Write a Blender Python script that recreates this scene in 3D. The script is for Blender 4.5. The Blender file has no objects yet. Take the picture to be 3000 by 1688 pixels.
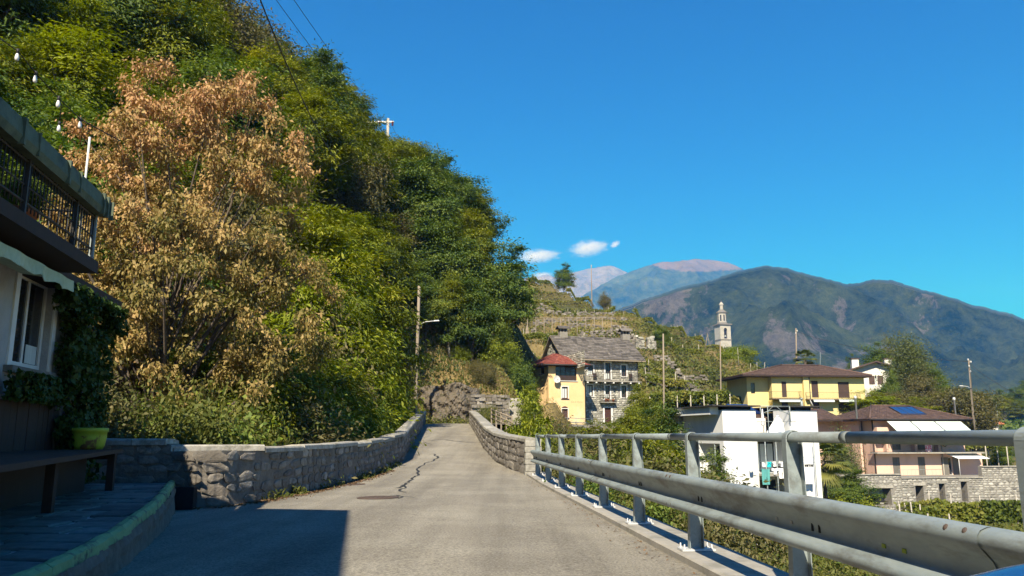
import bpy, math, random
import numpy as np
from mathutils import Vector, Matrix

# ------------------------------------------------------------------ camera, light, exposure
SC = bpy.context.scene
COL = SC.collection
FPX, PITCH, CZ = 2300.0, math.atan(433 / 2300.0), 1.2
cam_data = bpy.data.cameras.new('camera')
cam = bpy.data.objects.new('camera', cam_data)
COL.objects.link(cam)
cam.location = (0, 0, CZ)
cam.rotation_euler = (math.pi / 2 + PITCH, 0, 0)
cam_data.sensor_width = 36.0
cam_data.lens = 36.0 * FPX / 3000.0
cam_data.clip_start, cam_data.clip_end = 0.05, 40000
SC.camera = cam

SUN_AZ, SUN_EL = math.radians(12), math.radians(42)      # light travels towards azimuth 12 deg right of +Y
world = bpy.data.worlds.new('World')
SC.world = world
world.use_nodes = True
wn = world.node_tree.nodes
wl = world.node_tree.links
bg = wn['Background']
sky = wn.new('ShaderNodeTexSky')
sky.sky_type = 'NISHITA'
sky.sun_disc = False
sky.sun_elevation = SUN_EL
sky.sun_rotation = math.pi + SUN_AZ
sky.altitude = 600
sky.air_density = 1.1
sky.dust_density = 0.1
sky.ozone_density = 2.6
hs = wn.new('ShaderNodeHueSaturation')
hs.inputs['Saturation'].default_value = 1.85
hs.inputs['Hue'].default_value = 0.514
hs.inputs['Value'].default_value = 0.70
gm_ = wn.new('ShaderNodeGamma')
gm_.inputs['Gamma'].default_value = 1.2
wl.new(sky.outputs[0], gm_.inputs['Color'])
wl.new(gm_.outputs[0], hs.inputs['Color'])
wl.new(hs.outputs[0], bg.inputs['Color'])
bg.inputs['Strength'].default_value = 0.07

sun_data = bpy.data.lights.new('sun', 'SUN')
sun_data.energy = 4.8
sun_data.angle = math.radians(0.5)
sun_data.color = (1.0, 0.92, 0.78)
sun = bpy.data.objects.new('sun', sun_data)
COL.objects.link(sun)
sd = Vector((math.sin(SUN_AZ) * math.cos(SUN_EL), math.cos(SUN_AZ) * math.cos(SUN_EL), -math.sin(SUN_EL)))
sun.rotation_euler = sd.to_track_quat('-Z', 'Y').to_euler()
sun.location = (-20, -40, 60)

SC.view_settings.view_transform = 'Standard'
SC.view_settings.look = 'None'
SC.view_settings.exposure = 0.95
SC.view_settings.gamma = 1.0
SC.view_settings.use_curve_mapping = False
SC.render.engine = 'CYCLES'
cy = SC.cycles
cy.max_bounces = 6
cy.diffuse_bounces = 3
cy.glossy_bounces = 2
cy.transmission_bounces = 2
cy.volume_bounces = 2
cy.transparent_max_bounces = 6
cy.use_denoising = True
cy.sample_clamp_indirect = 4.0

# ------------------------------------------------------------------ geometry helpers
SP, CP = math.sin(PITCH), math.cos(PITCH)


def ray(px, py):
    u, v = (px - 1500) / FPX, -(py - 844) / FPX
    return np.array([u, CP - v * SP, SP + v * CP])


def at(px, py, Y):
    r = ray(px, py)
    return np.array([r[0] / r[1] * Y, Y, CZ + r[2] / r[1] * Y])


def at_z(px, py, z):
    r = ray(px, py)
    t = (z - CZ) / r[2]
    return np.array([r[0] * t, r[1] * t, z])


def hash01(ix, iy, seed):
    h = (ix.astype(np.int64) * 374761393 + iy.astype(np.int64) * 668265263 + seed * 1442695041) & 0x7fffffff
    h = ((h ^ (h >> 13)) * 1274126177) & 0x7fffffff
    return ((h ^ (h >> 16)) & 0xffff) / 65535.0


def vnoise(x, y, seed=0):
    ix, iy = np.floor(x), np.floor(y)
    fx, fy = x - ix, y - iy
    fx, fy = fx * fx * (3 - 2 * fx), fy * fy * (3 - 2 * fy)
    a, b = hash01(ix, iy, seed), hash01(ix + 1, iy, seed)
    c, d = hash01(ix, iy + 1, seed), hash01(ix + 1, iy + 1, seed)
    return (a + (b - a) * fx) * (1 - fy) + (c + (d - c) * fx) * fy


def fbm(x, y, octv=5, seed=0, ridged=False):
    x, y = np.asarray(x, float), np.asarray(y, float)
    s, a, t = np.zeros(np.broadcast(x, y).shape), 0.5, 0.0
    for k in range(octv):
        n = vnoise(x, y, seed + k * 17)
        if ridged:
            n = 1 - np.abs(2 * n - 1)
        s = s + a * n
        t += a
        a *= 0.5
        x, y = x * 2.03 + 11.3, y * 2.03 + 4.7
    return s / t


class MB:
    """collects faces of one mesh"""

    def __init__(self):
        self.v, self.f, self.m, self.s = [], [], [], []

    def add(self, verts, faces, mi=0, smooth=False):
        o = len(self.v)
        self.v += [tuple(map(float, p)) for p in verts]
        self.f += [tuple(i + o for i in f) for f in faces]
        self.m += [mi] * len(faces)
        self.s += [smooth] * len(faces)
        return self

    def box(self, c, s, rz=0.0, mi=0, top=1.0):
        cx, cy_, cz = c
        hx, hy, hz = s[0] / 2, s[1] / 2, s[2] / 2
        ca, sa = math.cos(rz), math.sin(rz)
        vs = []
        for dz in (-hz, hz):
            k = top if dz > 0 else 1.0
            for dx, dy in ((-hx, -hy), (hx, -hy), (hx, hy), (-hx, hy)):
                dx, dy = dx * k, dy * k
                vs.append((cx + dx * ca - dy * sa, cy_ + dx * sa + dy * ca, cz + dz))
        return self.add(vs, [(3, 2, 1, 0), (4, 5, 6, 7), (0, 1, 5, 4), (1, 2, 6, 5), (2, 3, 7, 6), (3, 0, 4, 7)], mi)

    def b(self, x0, x1, y0, y1, z0, z1, mi=0):
        return self.box(((x0 + x1) / 2, (y0 + y1) / 2, (z0 + z1) / 2), (x1 - x0, y1 - y0, z1 - z0), 0, mi)

    def quad(self, a, b, c, d, mi=0):
        return self.add([a, b, c, d], [(0, 1, 2, 3)], mi)

    def prism(self, poly, z0, z1, mi=0):
        n = len(poly)
        vs = [(p[0], p[1], z0) for p in poly] + [(p[0], p[1], z1) for p in poly]
        fs = [tuple(range(n - 1, -1, -1)), tuple(range(n, 2 * n))]
        fs += [(i, (i + 1) % n, n + (i + 1) % n, n + i) for i in range(n)]
        return self.add(vs, fs, mi)

    def tube(self, path, r, n=6, mi=0, smooth=True, cap=True):
        path = [Vector(p) for p in path]
        k = len(path)
        rs = [r] * k if isinstance(r, (int, float)) else list(r)
        vs, prev = [], None
        for i, p in enumerate(path):
            d = (path[min(i + 1, k - 1)] - path[max(i - 1, 0)])
            d = d.normalized() if d.length > 1e-9 else Vector((0, 0, 1))
            a = prev if prev is not None else (Vector((1, 0, 0)) if abs(d.x) < 0.9 else Vector((0, 1, 0)))
            a = (a - d * a.dot(d))
            a = a.normalized() if a.length > 1e-6 else d.orthogonal().normalized()
            prev = a
            b = d.cross(a)
            for j in range(n):
                t = 2 * math.pi * j / n
                vs.append(p + (a * math.cos(t) + b * math.sin(t)) * rs[i])
        fs = []
        for i in range(k - 1):
            for j in range(n):
                fs.append((i * n + j, i * n + (j + 1) % n, (i + 1) * n + (j + 1) % n, (i + 1) * n + j))
        self.add(vs, fs, mi, smooth)
        if cap:
            o = len(self.v) - len(vs)
            self.f += [tuple(o + j for j in range(n - 1, -1, -1)), tuple(o + (k - 1) * n + j for j in range(n))]
            self.m += [mi, mi]
            self.s += [False, False]
        return self

    def lathe(self, prof, c=(0, 0, 0), n=12, mi=0, smooth=True):
        vs = []
        for r, z in prof:
            for j in range(n):
                t = 2 * math.pi * (j + 0.5) / n
                vs.append((c[0] + r * math.cos(t), c[1] + r * math.sin(t), c[2] + z))
        fs = []
        for i in range(len(prof) - 1):
            for j in range(n):
                fs.append((i * n + j, i * n + (j + 1) % n, (i + 1) * n + (j + 1) % n, (i + 1) * n + j))
        fs.append(tuple(range(n - 1, -1, -1)))
        fs.append(tuple((len(prof) - 1) * n + j for j in range(n)))
        return self.add(vs, fs, mi, smooth)

    def mesh(self, name, mats):
        me = bpy.data.meshes.new(name)
        me.from_pydata(self.v, [], self.f)
        for m in (mats if isinstance(mats, (list, tuple)) else [mats]):
            me.materials.append(m)
        me.polygons.foreach_set('material_index', self.m)
        me.polygons.foreach_set('use_smooth', self.s)
        me.update()
        return me

    def obj(self, name, mats, parent=None, loc=None, **props):
        return link(name, self.mesh(name, mats), parent, loc, **props)


def link(name, data, parent=None, loc=None, rz=0.0, scale=None, **props):
    o = bpy.data.objects.new(name, data)
    COL.objects.link(o)
    if parent is not None:
        o.parent = parent
    if loc is not None:
        o.location = tuple(float(q) for q in loc)
    if rz:
        o.rotation_euler = (0, 0, rz)
    if scale is not None:
        o.scale = scale if isinstance(scale, (tuple, list)) else (scale,) * 3
    for k, v in props.items():
        if v is not None:
            o[k] = v
    return o


def thing(name, label, cat, loc=(0, 0, 0), rz=0.0, group=None):
    return link(name, None, None, loc, rz, label=label, category=cat, group=group)


def tag(o, label, cat, group=None):
    o['label'], o['category'] = label, cat
    if group:
        o['group'] = group
    return o


def np_mesh(name, V, Fq, mats, attr=None, smooth=False):
    """fast mesh from numpy: V (n,3), Fq (m,k)"""
    me = bpy.data.meshes.new(name)
    V = np.asarray(V, np.float32)
    Fq = np.asarray(Fq, np.int32)
    m, k = Fq.shape
    me.vertices.add(len(V))
    me.vertices.foreach_set('co', V.ravel())
    me.loops.add(m * k)
    me.loops.foreach_set('vertex_index', Fq.ravel())
    me.polygons.add(m)
    me.polygons.foreach_set('loop_start', np.arange(0, m * k, k, dtype=np.int32))
    if smooth:
        me.polygons.foreach_set('use_smooth', np.ones(m, bool))
    for mt in (mats if isinstance(mats, (list, tuple)) else [mats]):
        me.materials.append(mt)
    if attr is not None:
        dom = 'FACE' if len(attr) == m and len(attr) != len(V) else 'POINT'
        a = me.attributes.new('var', 'FLOAT_COLOR', dom)
        col = np.ones((len(attr), 4), np.float32)
        col[:, :attr.shape[1]] = attr
        a.data.foreach_set('color', col.ravel())
    me.update(calc_edges=True)
    me.validate()
    return me


# ------------------------------------------------------------------ materials
def srgb(h):
    h = h.lstrip('#')
    return tuple((c / 12.92 if c <= 0.04045 else ((c + 0.055) / 1.055) ** 2.4) for c in (int(h[i:i + 2], 16) / 255 for i in (0, 2, 4)))


def new_mat(name):
    m = bpy.data.materials.new(name)
    m.use_nodes = True
    nt = m.node_tree
    return m, nt.nodes, nt.links, nt.nodes['Principled BSDF']


def mat(name, c1, c2=None, scale=4.0, rough=0.85, bump=0.0, bscale=None, detail=5.0, metal=0.0, c3=None, s3=0.6, t3=(0.5, 0.65),
        coord='Object', stretch=None, spec=0.3):
    """principled material with a two-tone noise, an optional third tone in larger blotches, and bump"""
    m, N, L, P = new_mat(name)
    P.inputs['Roughness'].default_value = rough
    P.inputs['Metallic'].default_value = metal
    P.inputs['Specular IOR Level'].default_value = spec
    tc = N.new('ShaderNodeTexCoord')
    src = tc.outputs[coord]
    if stretch:
        mp = N.new('ShaderNodeMapping')
        mp.inputs['Scale'].default_value = stretch
        L.new(src, mp.inputs['Vector'])
        src = mp.outputs[0]
    if c2 is None:
        c2 = tuple(0.8 * q for q in c1)
    nz = N.new('ShaderNodeTexNoise')
    nz.inputs['Scale'].default_value = scale
    nz.inputs['Detail'].default_value = detail
    nz.inputs['Roughness'].default_value = 0.65
    L.new(src, nz.inputs['Vector'])
    rp = N.new('ShaderNodeValToRGB')
    rp.color_ramp.elements[0].position, rp.color_ramp.elements[1].position = 0.32, 0.68
    rp.color_ramp.elements[0].color = (*c1, 1)
    rp.color_ramp.elements[1].color = (*c2, 1)
    L.new(nz.outputs[0], rp.inputs[0])
    out = rp.outputs[0]
    if c3 is not None:
        n3 = N.new('ShaderNodeTexNoise')
        n3.inputs['Scale'].default_value = s3
        n3.inputs['Detail'].default_value = 6
        n3.inputs['Roughness'].default_value = 0.7
        L.new(src, n3.inputs['Vector'])
        r3 = N.new('ShaderNodeValToRGB')
        r3.color_ramp.elements[0].position, r3.color_ramp.elements[1].position = t3
        r3.color_ramp.elements[0].color = (0, 0, 0, 1)
        r3.color_ramp.elements[1].color = (1, 1, 1, 1)
        L.new(n3.outputs[0], r3.inputs[0])
        mx = N.new('ShaderNodeMixRGB')
        L.new(r3.outputs[0], mx.inputs[0])
        L.new(out, mx.inputs[1])
        mx.inputs[2].default_value = (*c3, 1)
        out = mx.outputs[0]
    L.new(out, P.inputs['Base Color'])
    if bump:
        nb = N.new('ShaderNodeTexNoise')
        nb.inputs['Scale'].default_value = bscale or scale * 3
        nb.inputs['Detail'].default_value = 6
        nb.inputs['Roughness'].default_value = 0.7
        L.new(src, nb.inputs['Vector'])
        bp = N.new('ShaderNodeBump')
        bp.inputs['Strength'].default_value = bump
        bp.inputs['Distance'].default_value = 0.03
        L.new(nb.outputs[0], bp.inputs['Height'])
        L.new(bp.outputs[0], P.inputs['Normal'])
    return m


def leaf_mat(name, cols, trans=0.35, rough=0.6, dead=None):
    """two sided leaf: hue per leaf (var.r) and per spray (var.g)"""
    m, N, L, P = new_mat(name)
    at_ = N.new('ShaderNodeAttribute')
    at_.attribute_name = 'var'
    sp = N.new('ShaderNodeSeparateColor')
    L.new(at_.outputs['Color'], sp.inputs[0])
    oi = N.new('ShaderNodeObjectInfo')
    ad = N.new('ShaderNodeMath')
    ad.operation = 'MULTIPLY_ADD'
    L.new(sp.outputs[1], ad.inputs[0])
    ad.inputs[1].default_value = 0.62
    mu = N.new('ShaderNodeMath')
    mu.operation = 'MULTIPLY_ADD'
    L.new(sp.outputs[0], mu.inputs[0])
    mu.inputs[1].default_value = 0.33
    mo = N.new('ShaderNodeMath')
    mo.operation = 'MULTIPLY'
    L.new(oi.outputs['Random'], mo.inputs[0])
    mo.inputs[1].default_value = 0.22
    L.new(mo.outputs[0], mu.inputs[2])
    L.new(mu.outputs[0], ad.inputs[2])
    rp = N.new('ShaderNodeValToRGB')
    cr = rp.color_ramp
    while len(cr.elements) < len(cols):
        cr.elements.new(0.5)
    for i, c in enumerate(cols):
        cr.elements[i].position = 0.08 + 0.95 * i / (len(cols) - 1)
        cr.elements[i].color = (*c, 1)
    L.new(ad.outputs[0], rp.inputs[0])
    col = rp.outputs[0]
    if dead is not None:                       # a share of withered leaves, by spray (var.b)
        mx = N.new('ShaderNodeMixRGB')
        mx.inputs[2].default_value = (*dead, 1)
        L.new(sp.outputs[2], mx.inputs[0])
        L.new(col, mx.inputs[1])
        col = mx.outputs[0]
    L.new(col, P.inputs['Base Color'])
    P.inputs['Roughness'].default_value = rough
    P.inputs['Specular IOR Level'].default_value = 0.25
    tr = N.new('ShaderNodeBsdfTranslucent')
    hs_ = N.new('ShaderNodeHueSaturation')
    hs_.inputs['Saturation'].default_value = 1.15
    hs_.inputs['Value'].default_value = 1.3
    L.new(col, hs_.inputs['Color'])
    L.new(hs_.outputs[0], tr.inputs['Color'])
    ms = N.new('ShaderNodeMixShader')
    ms.inputs[0].default_value = trans
    L.new(P.outputs[0], ms.inputs[1])
    L.new(tr.outputs[0], ms.inputs[2])
    L.new(ms.outputs[0], N['Material Output'].inputs['Surface'])
    return m


M = {}


def asphalt():
    m, N, L, P = new_mat('asphalt')
    P.inputs['Roughness'].default_value = .92
    P.inputs['Specular IOR Level'].default_value = .2
    g = N.new('ShaderNodeNewGeometry')

    def noise(scale, detail, rough, stretch=None):
        src = g.outputs['Position']
        if stretch:
            mp = N.new('ShaderNodeMapping')
            mp.inputs['Scale'].default_value = stretch
            mp.inputs['Rotation'].default_value = (0, 0, -.08)
            L.new(src, mp.inputs['Vector'])
            src = mp.outputs[0]
        n = N.new('ShaderNodeTexNoise')
        n.inputs['Scale'].default_value, n.inputs['Detail'].default_value, n.inputs['Roughness'].default_value = scale, detail, rough
        L.new(src, n.inputs['Vector'])
        return n.outputs[0]

    def ramp(v, a, b, ca, cb):
        r = N.new('ShaderNodeValToRGB')
        r.color_ramp.elements[0].position, r.color_ramp.elements[1].position = a, b
        r.color_ramp.elements[0].color, r.color_ramp.elements[1].color = (*ca, 1), (*cb, 1)
        L.new(v, r.inputs[0])
        return r.outputs[0]

    def mul(a, b, f=1.0):
        x = N.new('ShaderNodeMixRGB')
        x.blend_type = 'MULTIPLY'
        x.inputs[0].default_value = f
        L.new(a, x.inputs[1])
        L.new(b, x.inputs[2])
        return x.outputs[0]
    grain = noise(38, 4, .8)
    c = ramp(grain, .36, .66, (0.155, 0.141, 0.112), (0.415, 0.382, 0.305))
    c = mul(c, ramp(noise(1.0, 5, .6, (1.3, .05, 1)), .35, .62, (.74, .73, .72), (1.05, 1.04, 1.02)))     # worn lanes along the road
    c = mul(c, ramp(noise(.55, 7, .7), .42, .60, (.86, .85, .84), (1.05, 1.05, 1.04)))                     # old patches
    c = mul(c, ramp(noise(3.2, 6, .75), .60, .72, (1, 1, 1), (.80, .78, .76)))                            # oil and damp stains
    L.new(c, P.inputs['Base Color'])
    bp = N.new('ShaderNodeBump')
    bp.inputs['Strength'].default_value = .8
    bp.inputs['Distance'].default_value = .02
    L.new(grain, bp.inputs['Height'])
    L.new(bp.outputs[0], P.inputs['Normal'])
    return m


M['asphalt'] = asphalt()
M['seal'] = mat('tar_seal', (0.02, 0.02, 0.02), (0.04, 0.04, 0.038), 20, 0.6)
M['concrete'] = mat('concrete', (0.36, 0.33, 0.27), (0.27, 0.25, 0.21), 6, 0.9, 0.2, 40, c3=(0.2, 0.19, 0.15), s3=1.2)
M['iron'] = mat('cast_iron', (0.11, 0.075, 0.055), (0.075, 0.055, 0.045), 30, 0.7, 0.3, 80)
M['galv'] = mat('galvanised_steel', (0.22, 0.26, 0.255), (0.31, 0.35, 0.335), 9, 0.5, 0.05, 40, metal=0.2, c3=(0.13, 0.125, 0.105), s3=4.0, t3=(0.50, 0.70), stretch=(1, 0.35, 1))
M['galv_plate'] = mat('galvanised_plate', (0.5, 0.5, 0.47), (0.6, 0.6, 0.57), 9, 0.5, metal=0.2)
M['mortar'] = mat('mortar', (0.13, 0.115, 0.095), (0.21, 0.185, 0.15), 7, 0.95, 0.8, 22)
M['mortar_pale'] = mat('mortar_pale', (0.26, 0.24, 0.20), (0.19, 0.175, 0.15), 5, 0.95, 0.5, 20)


def obj_random_mat(name, cols, scale=9, bump=0.5, rough=0.9, moss=None):
    """stone whose tone differs from piece to piece"""
    m, N, L, P = new_mat(name)
    P.inputs['Roughness'].default_value = rough
    P.inputs['Specular IOR Level'].default_value = 0.2
    oi = N.new('ShaderNodeObjectInfo')
    gi = N.new('ShaderNodeNewGeometry')
    ad = N.new('ShaderNodeMath')
    ad.operation = 'ADD'
    L.new(oi.outputs['Random'], ad.inputs[0])
    L.new(gi.outputs['Random Per Island'], ad.inputs[1])
    fr = N.new('ShaderNodeMath')
    fr.operation = 'FRACT'
    L.new(ad.outputs[0], fr.inputs[0])
    rp = N.new('ShaderNodeValToRGB')
    cr = rp.color_ramp
    while len(cr.elements) < len(cols):
        cr.elements.new(0.5)
    for i, c in enumerate(cols):
        cr.elements[i].position = i / (len(cols) - 1)
        cr.elements[i].color = (*c, 1)
    L.new(fr.outputs[0], rp.inputs[0])
    geo = gi.outputs['Position']
    nz = N.new('ShaderNodeTexNoise')
    nz.inputs['Scale'].default_value = scale
    nz.inputs['Detail'].default_value = 7
    nz.inputs['Roughness'].default_value = 0.7
    L.new(geo, nz.inputs['Vector'])
    mx = N.new('ShaderNodeMixRGB')
    mx.blend_type = 'OVERLAY'
    mx.inputs[0].default_value = 0.85
    L.new(rp.outputs[0], mx.inputs[1])
    L.new(nz.outputs[0], mx.inputs[2])
    out = mx.outputs[0]
    if moss is not None:
        n3 = N.new('ShaderNodeTexNoise')
        n3.inputs['Scale'].default_value = 2.2
        n3.inputs['Detail'].default_value = 8
        n3.inputs['Roughness'].default_value = 0.75
        L.new(geo, n3.inputs['Vector'])
        r3 = N.new('ShaderNodeValToRGB')
        r3.color_ramp.elements[0].position, r3.color_ramp.elements[1].position = 0.5, 0.62
        L.new(n3.outputs[0], r3.inputs[0])
        m2 = N.new('ShaderNodeMixRGB')
        L.new(r3.outputs[0], m2.inputs[0])
        L.new(out, m2.inputs[1])
        m2.inputs[2].default_value = (*moss, 1)
        out = m2.outputs[0]
    L.new(out, P.inputs['Base Color'])
    bp = N.new('ShaderNodeBump')
    bp.inputs['Strength'].default_value = bump
    bp.inputs['Distance'].default_value = 0.04
    L.new(nz.outputs[0], bp.inputs['Height'])
    L.new(bp.outputs[0], P.inputs['Normal'])
    return m


M['stone'] = obj_random_mat('wall_stone', [(0.13, 0.115, 0.095), (0.18, 0.16, 0.13), (0.25, 0.225, 0.185), (0.15, 0.13, 0.105), (0.34, 0.31, 0.26)], 9, 0.8, moss=(0.115, 0.10, 0.08))
M['stone_house'] = obj_random_mat('house_stone', [(0.16, 0.155, 0.125), (0.32, 0.31, 0.25), (0.50, 0.48, 0.40), (0.24, 0.235, 0.19), (0.42, 0.40, 0.33)], 5, 0.5)
M['stone_terrace'] = obj_random_mat('terrace_stone', [(0.12, 0.115, 0.10), (0.27, 0.26, 0.22), (0.42, 0.40, 0.34), (0.2, 0.19, 0.165), (0.34, 0.325, 0.275)], 3, 0.5)
M['coping'] = obj_random_mat('coping_stone', [(0.34, 0.32, 0.265), (0.26, 0.245, 0.205), (0.42, 0.39, 0.32)], 8, 0.5, moss=(0.22, 0.205, 0.16))
M['slab'] = obj_random_mat('paving_slab', [(0.14, 0.13, 0.115), (0.20, 0.185, 0.16), (0.11, 0.105, 0.095), (0.24, 0.225, 0.195)], 6, 0.4)
M['joint'] = mat('paving_joint', (0.55, 0.52, 0.47), (0.22, 0.21, 0.19), 4, 0.95, 0.3)
M['slate'] = obj_random_mat('roof_slate', [(0.075, 0.067, 0.06), (0.12, 0.108, 0.095), (0.175, 0.155, 0.135), (0.09, 0.08, 0.07)], 3, 0.4)
M['tile_red'] = obj_random_mat('roof_tile_red', [(0.22, 0.06, 0.042), (0.28, 0.08, 0.055), (0.18, 0.05, 0.036), (0.32, 0.12, 0.085)], 3, 0.2)
M['tile_brown'] = obj_random_mat('roof_tile_brown', [(0.085, 0.055, 0.045), (0.115, 0.075, 0.06), (0.07, 0.047, 0.04), (0.14, 0.09, 0.07)], 3, 0.2)
M['rock'] = obj_random_mat('rock', [(0.12, 0.098, 0.07), (0.24, 0.20, 0.15)], 2.2, 1.0, moss=(0.055, 0.052, 0.028))
M['wood'] = mat('weathered_wood', (0.30, 0.25, 0.18), (0.20, 0.16, 0.115), 5, 0.9, 0.2, stretch=(6, 6, 0.5))
M['bark'] = mat('bark', (0.14, 0.11, 0.08), (0.07, 0.055, 0.04), 6, 0.95, 0.6, stretch=(3, 3, 0.8))
M['bark_pale'] = mat('bark_pale', (0.42, 0.37, 0.28), (0.24, 0.20, 0.15), 5, 0.95, 0.4, stretch=(3, 3, 0.8))
M['post_pale'] = mat('vine_post', (0.46, 0.42, 0.34), (0.33, 0.30, 0.245), 5, 0.9)
M['brown_wood'] = mat('brown_wood', (0.045, 0.028, 0.022), (0.028, 0.019, 0.016), 4, 0.75, 0.2, stretch=(8, 8, 0.6))
M['dark_metal'] = mat('dark_metal', (0.03, 0.03, 0.03), (0.045, 0.04, 0.035), 10, 0.6)
M['white_metal'] = mat('white_metal', (0.62, 0.62, 0.58), (0.52, 0.52, 0.49), 6, 0.6)
M['render_grey'] = mat('grey_render', (0.45, 0.44, 0.42), (0.36, 0.355, 0.345), 3, 0.95, 0.5, 45, c3=(0.28, 0.275, 0.27), s3=0.8)
M['white'] = mat('white_render', (0.70, 0.70, 0.665), (0.64, 0.645, 0.615), 0.8, 0.9, 0.05, 20, c3=(0.50, 0.51, 0.48), s3=0.7, t3=(0.5, 0.78), stretch=(1, 1, .35))
M['cream_white'] = mat('cream_render', (0.72, 0.69, 0.60), (0.64, 0.61, 0.53), 1.2, 0.9, 0.1, 20, c3=(0.5, 0.48, 0.43), s3=0.8, t3=(0.58, 0.75))
M['peach'] = mat('peach_render', (0.74, 0.53, 0.27), (0.68, 0.46, 0.22), 0.9, 0.9, 0.1, 20, c3=(0.70, 0.55, 0.33), s3=0.5)
M['yellow'] = mat('yellow_render', (0.66, 0.55, 0.25), (0.62, 0.51, 0.225), 0.8, 0.9, 0.05, 20, c3=(0.50, 0.41, 0.16), s3=0.8, t3=(0.56, 0.8), stretch=(1, 1, .35))
M['pink'] = mat('pink_render', (0.70, 0.47, 0.35), (0.66, 0.44, 0.33), 0.8, 0.9, 0.05, 20, c3=(0.54, 0.37, 0.28), s3=0.8, t3=(0.56, 0.8), stretch=(1, 1, .35))
M['glass'] = mat('window_glass', (0.02, 0.022, 0.025), (0.03, 0.032, 0.035), 1, 0.08, spec=0.5)
M['frame_brown'] = mat('window_wood', (0.075, 0.03, 0.022), (0.055, 0.024, 0.018), 6, 0.6)
M['frame_white'] = mat('window_surround', (0.70, 0.69, 0.64), (0.6, 0.59, 0.55), 4, 0.8)
M['curtain'] = mat('curtain', (0.58, 0.62, 0.58), (0.42, 0.46, 0.44), 3, 0.9, stretch=(8, 8, 0.3))
M['shutter_brown'] = mat('brown_shutter', (0.085, 0.055, 0.042), (0.075, 0.047, 0.037), 6, 0.7)
M['shutter_grey'] = mat('grey_shutter', (0.16, 0.15, 0.125), (0.14, 0.13, 0.11), 6, 0.7)
M['awning'] = mat('awning_cloth', (0.58, 0.66, 0.61), (0.52, 0.60, 0.56), 2, 0.8)
M['copper_green'] = mat('green_painted_sheet', (0.12, 0.145, 0.09), (0.075, 0.10, 0.06), 9, 0.7, 0.2, c3=(0.045, 0.06, 0.04), s3=2.5, t3=(0.52, 0.66))
M['kerb_green'] = mat('green_kerb_paint', (0.26, 0.38, 0.17), (0.19, 0.30, 0.13), 6, 0.8, 0.3, c3=(0.12, 0.12, 0.09), s3=3.5, t3=(0.52, 0.6))
M['awning_green'] = mat('pale_green_awning', (0.50, 0.62, 0.47), (0.34, 0.46, 0.34), 5, 0.85)
M['pot_green'] = mat('yellow_green_pot', (0.34, 0.42, 0.035), (0.30, 0.36, 0.03), 4, 0.5, c3=(0.16, 0.075, 0.03), s3=2.2, t3=(0.56, 0.6))
M['terracotta'] = mat('terracotta', (0.42, 0.15, 0.065), (0.36, 0.12, 0.055), 8, 0.85)
M['solar'] = mat('solar_panel', (0.012, 0.025, 0.09), (0.018, 0.035, 0.12), 2, 0.15, spec=0.5)
M['car_blue'] = mat('car_paint', (0.006, 0.035, 0.15), (0.006, 0.033, 0.14), 1, 0.2, spec=0.6)
M['black'] = mat('black_rubber', (0.012, 0.012, 0.012), (0.02, 0.02, 0.02), 8, 0.8)
M['teal'] = mat('teal_cloth', (0.10, 0.33, 0.31), (0.085, 0.29, 0.27), 5, 0.9)
M['turq'] = mat('turquoise_cloth', (0.02, 0.52, 0.55), (0.02, 0.46, 0.5), 5, 0.9)
M['white_cloth'] = mat('white_cloth', (0.80, 0.80, 0.78), (0.74, 0.74, 0.73), 5, 0.9)
M['red_cloth'] = mat('red_white_cloth', (0.62, 0.06, 0.09), (0.72, 0.66, 0.62), 9, 0.9, detail=0)
M['black_cloth'] = mat('black_cloth', (0.015, 0.015, 0.018), (0.02, 0.02, 0.022), 5, 0.9)
M['red_ceramic'] = mat('red_insulator', (0.20, 0.02, 0.015), (0.15, 0.018, 0.012), 5, 0.3)
M['bulb'] = mat('white_bulb', (0.75, 0.72, 0.66), (0.7, 0.67, 0.6), 5, 0.3)
M['brick'] = mat('brick_render', (0.25, 0.14, 0.10), (0.19, 0.11, 0.08), 3, 0.9, 0.3)
M['door_blue'] = mat('pale_blue_door', (0.36, 0.48, 0.48), (0.31, 0.42, 0.43), 5, 0.7)

# foliage
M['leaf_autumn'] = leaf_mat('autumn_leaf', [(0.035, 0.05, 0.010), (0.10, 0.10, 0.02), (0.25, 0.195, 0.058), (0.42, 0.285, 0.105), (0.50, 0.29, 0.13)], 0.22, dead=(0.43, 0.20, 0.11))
M['leaf_locust'] = leaf_mat('locust_leaf', [(0.055, 0.08, 0.010), (0.115, 0.145, 0.016), (0.215, 0.235, 0.022), (0.32, 0.315, 0.036)], 0.3)
M['leaf_lime'] = leaf_mat('lime_leaf', [(0.11, 0.15, 0.013), (0.20, 0.24, 0.02), (0.30, 0.32, 0.032)], 0.35)
M['leaf_dark'] = leaf_mat('dark_leaf', [(0.03, 0.06, 0.011), (0.065, 0.11, 0.018), (0.12, 0.17, 0.028), (0.19, 0.23, 0.04)], 0.28)
M['leaf_olive'] = leaf_mat('olive_leaf', [(0.055, 0.06, 0.018), (0.095, 0.095, 0.03), (0.14, 0.125, 0.045), (0.18, 0.145, 0.055)], 0.25)
M['leaf_shrub'] = leaf_mat('shrub_leaf', [(0.045, 0.065, 0.012), (0.085, 0.105, 0.02), (0.14, 0.145, 0.03), (0.20, 0.19, 0.045)], 0.3)
M['leaf_vine'] = leaf_mat('vine_leaf', [(0.06, 0.09, 0.014), (0.11, 0.14, 0.02), (0.18, 0.19, 0.028), (0.24, 0.20, 0.04)], 0.3)
M['leaf_ivy'] = leaf_mat('ivy_leaf', [(0.02, 0.045, 0.010), (0.04, 0.075, 0.014), (0.07, 0.10, 0.02)], 0.25)
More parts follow.
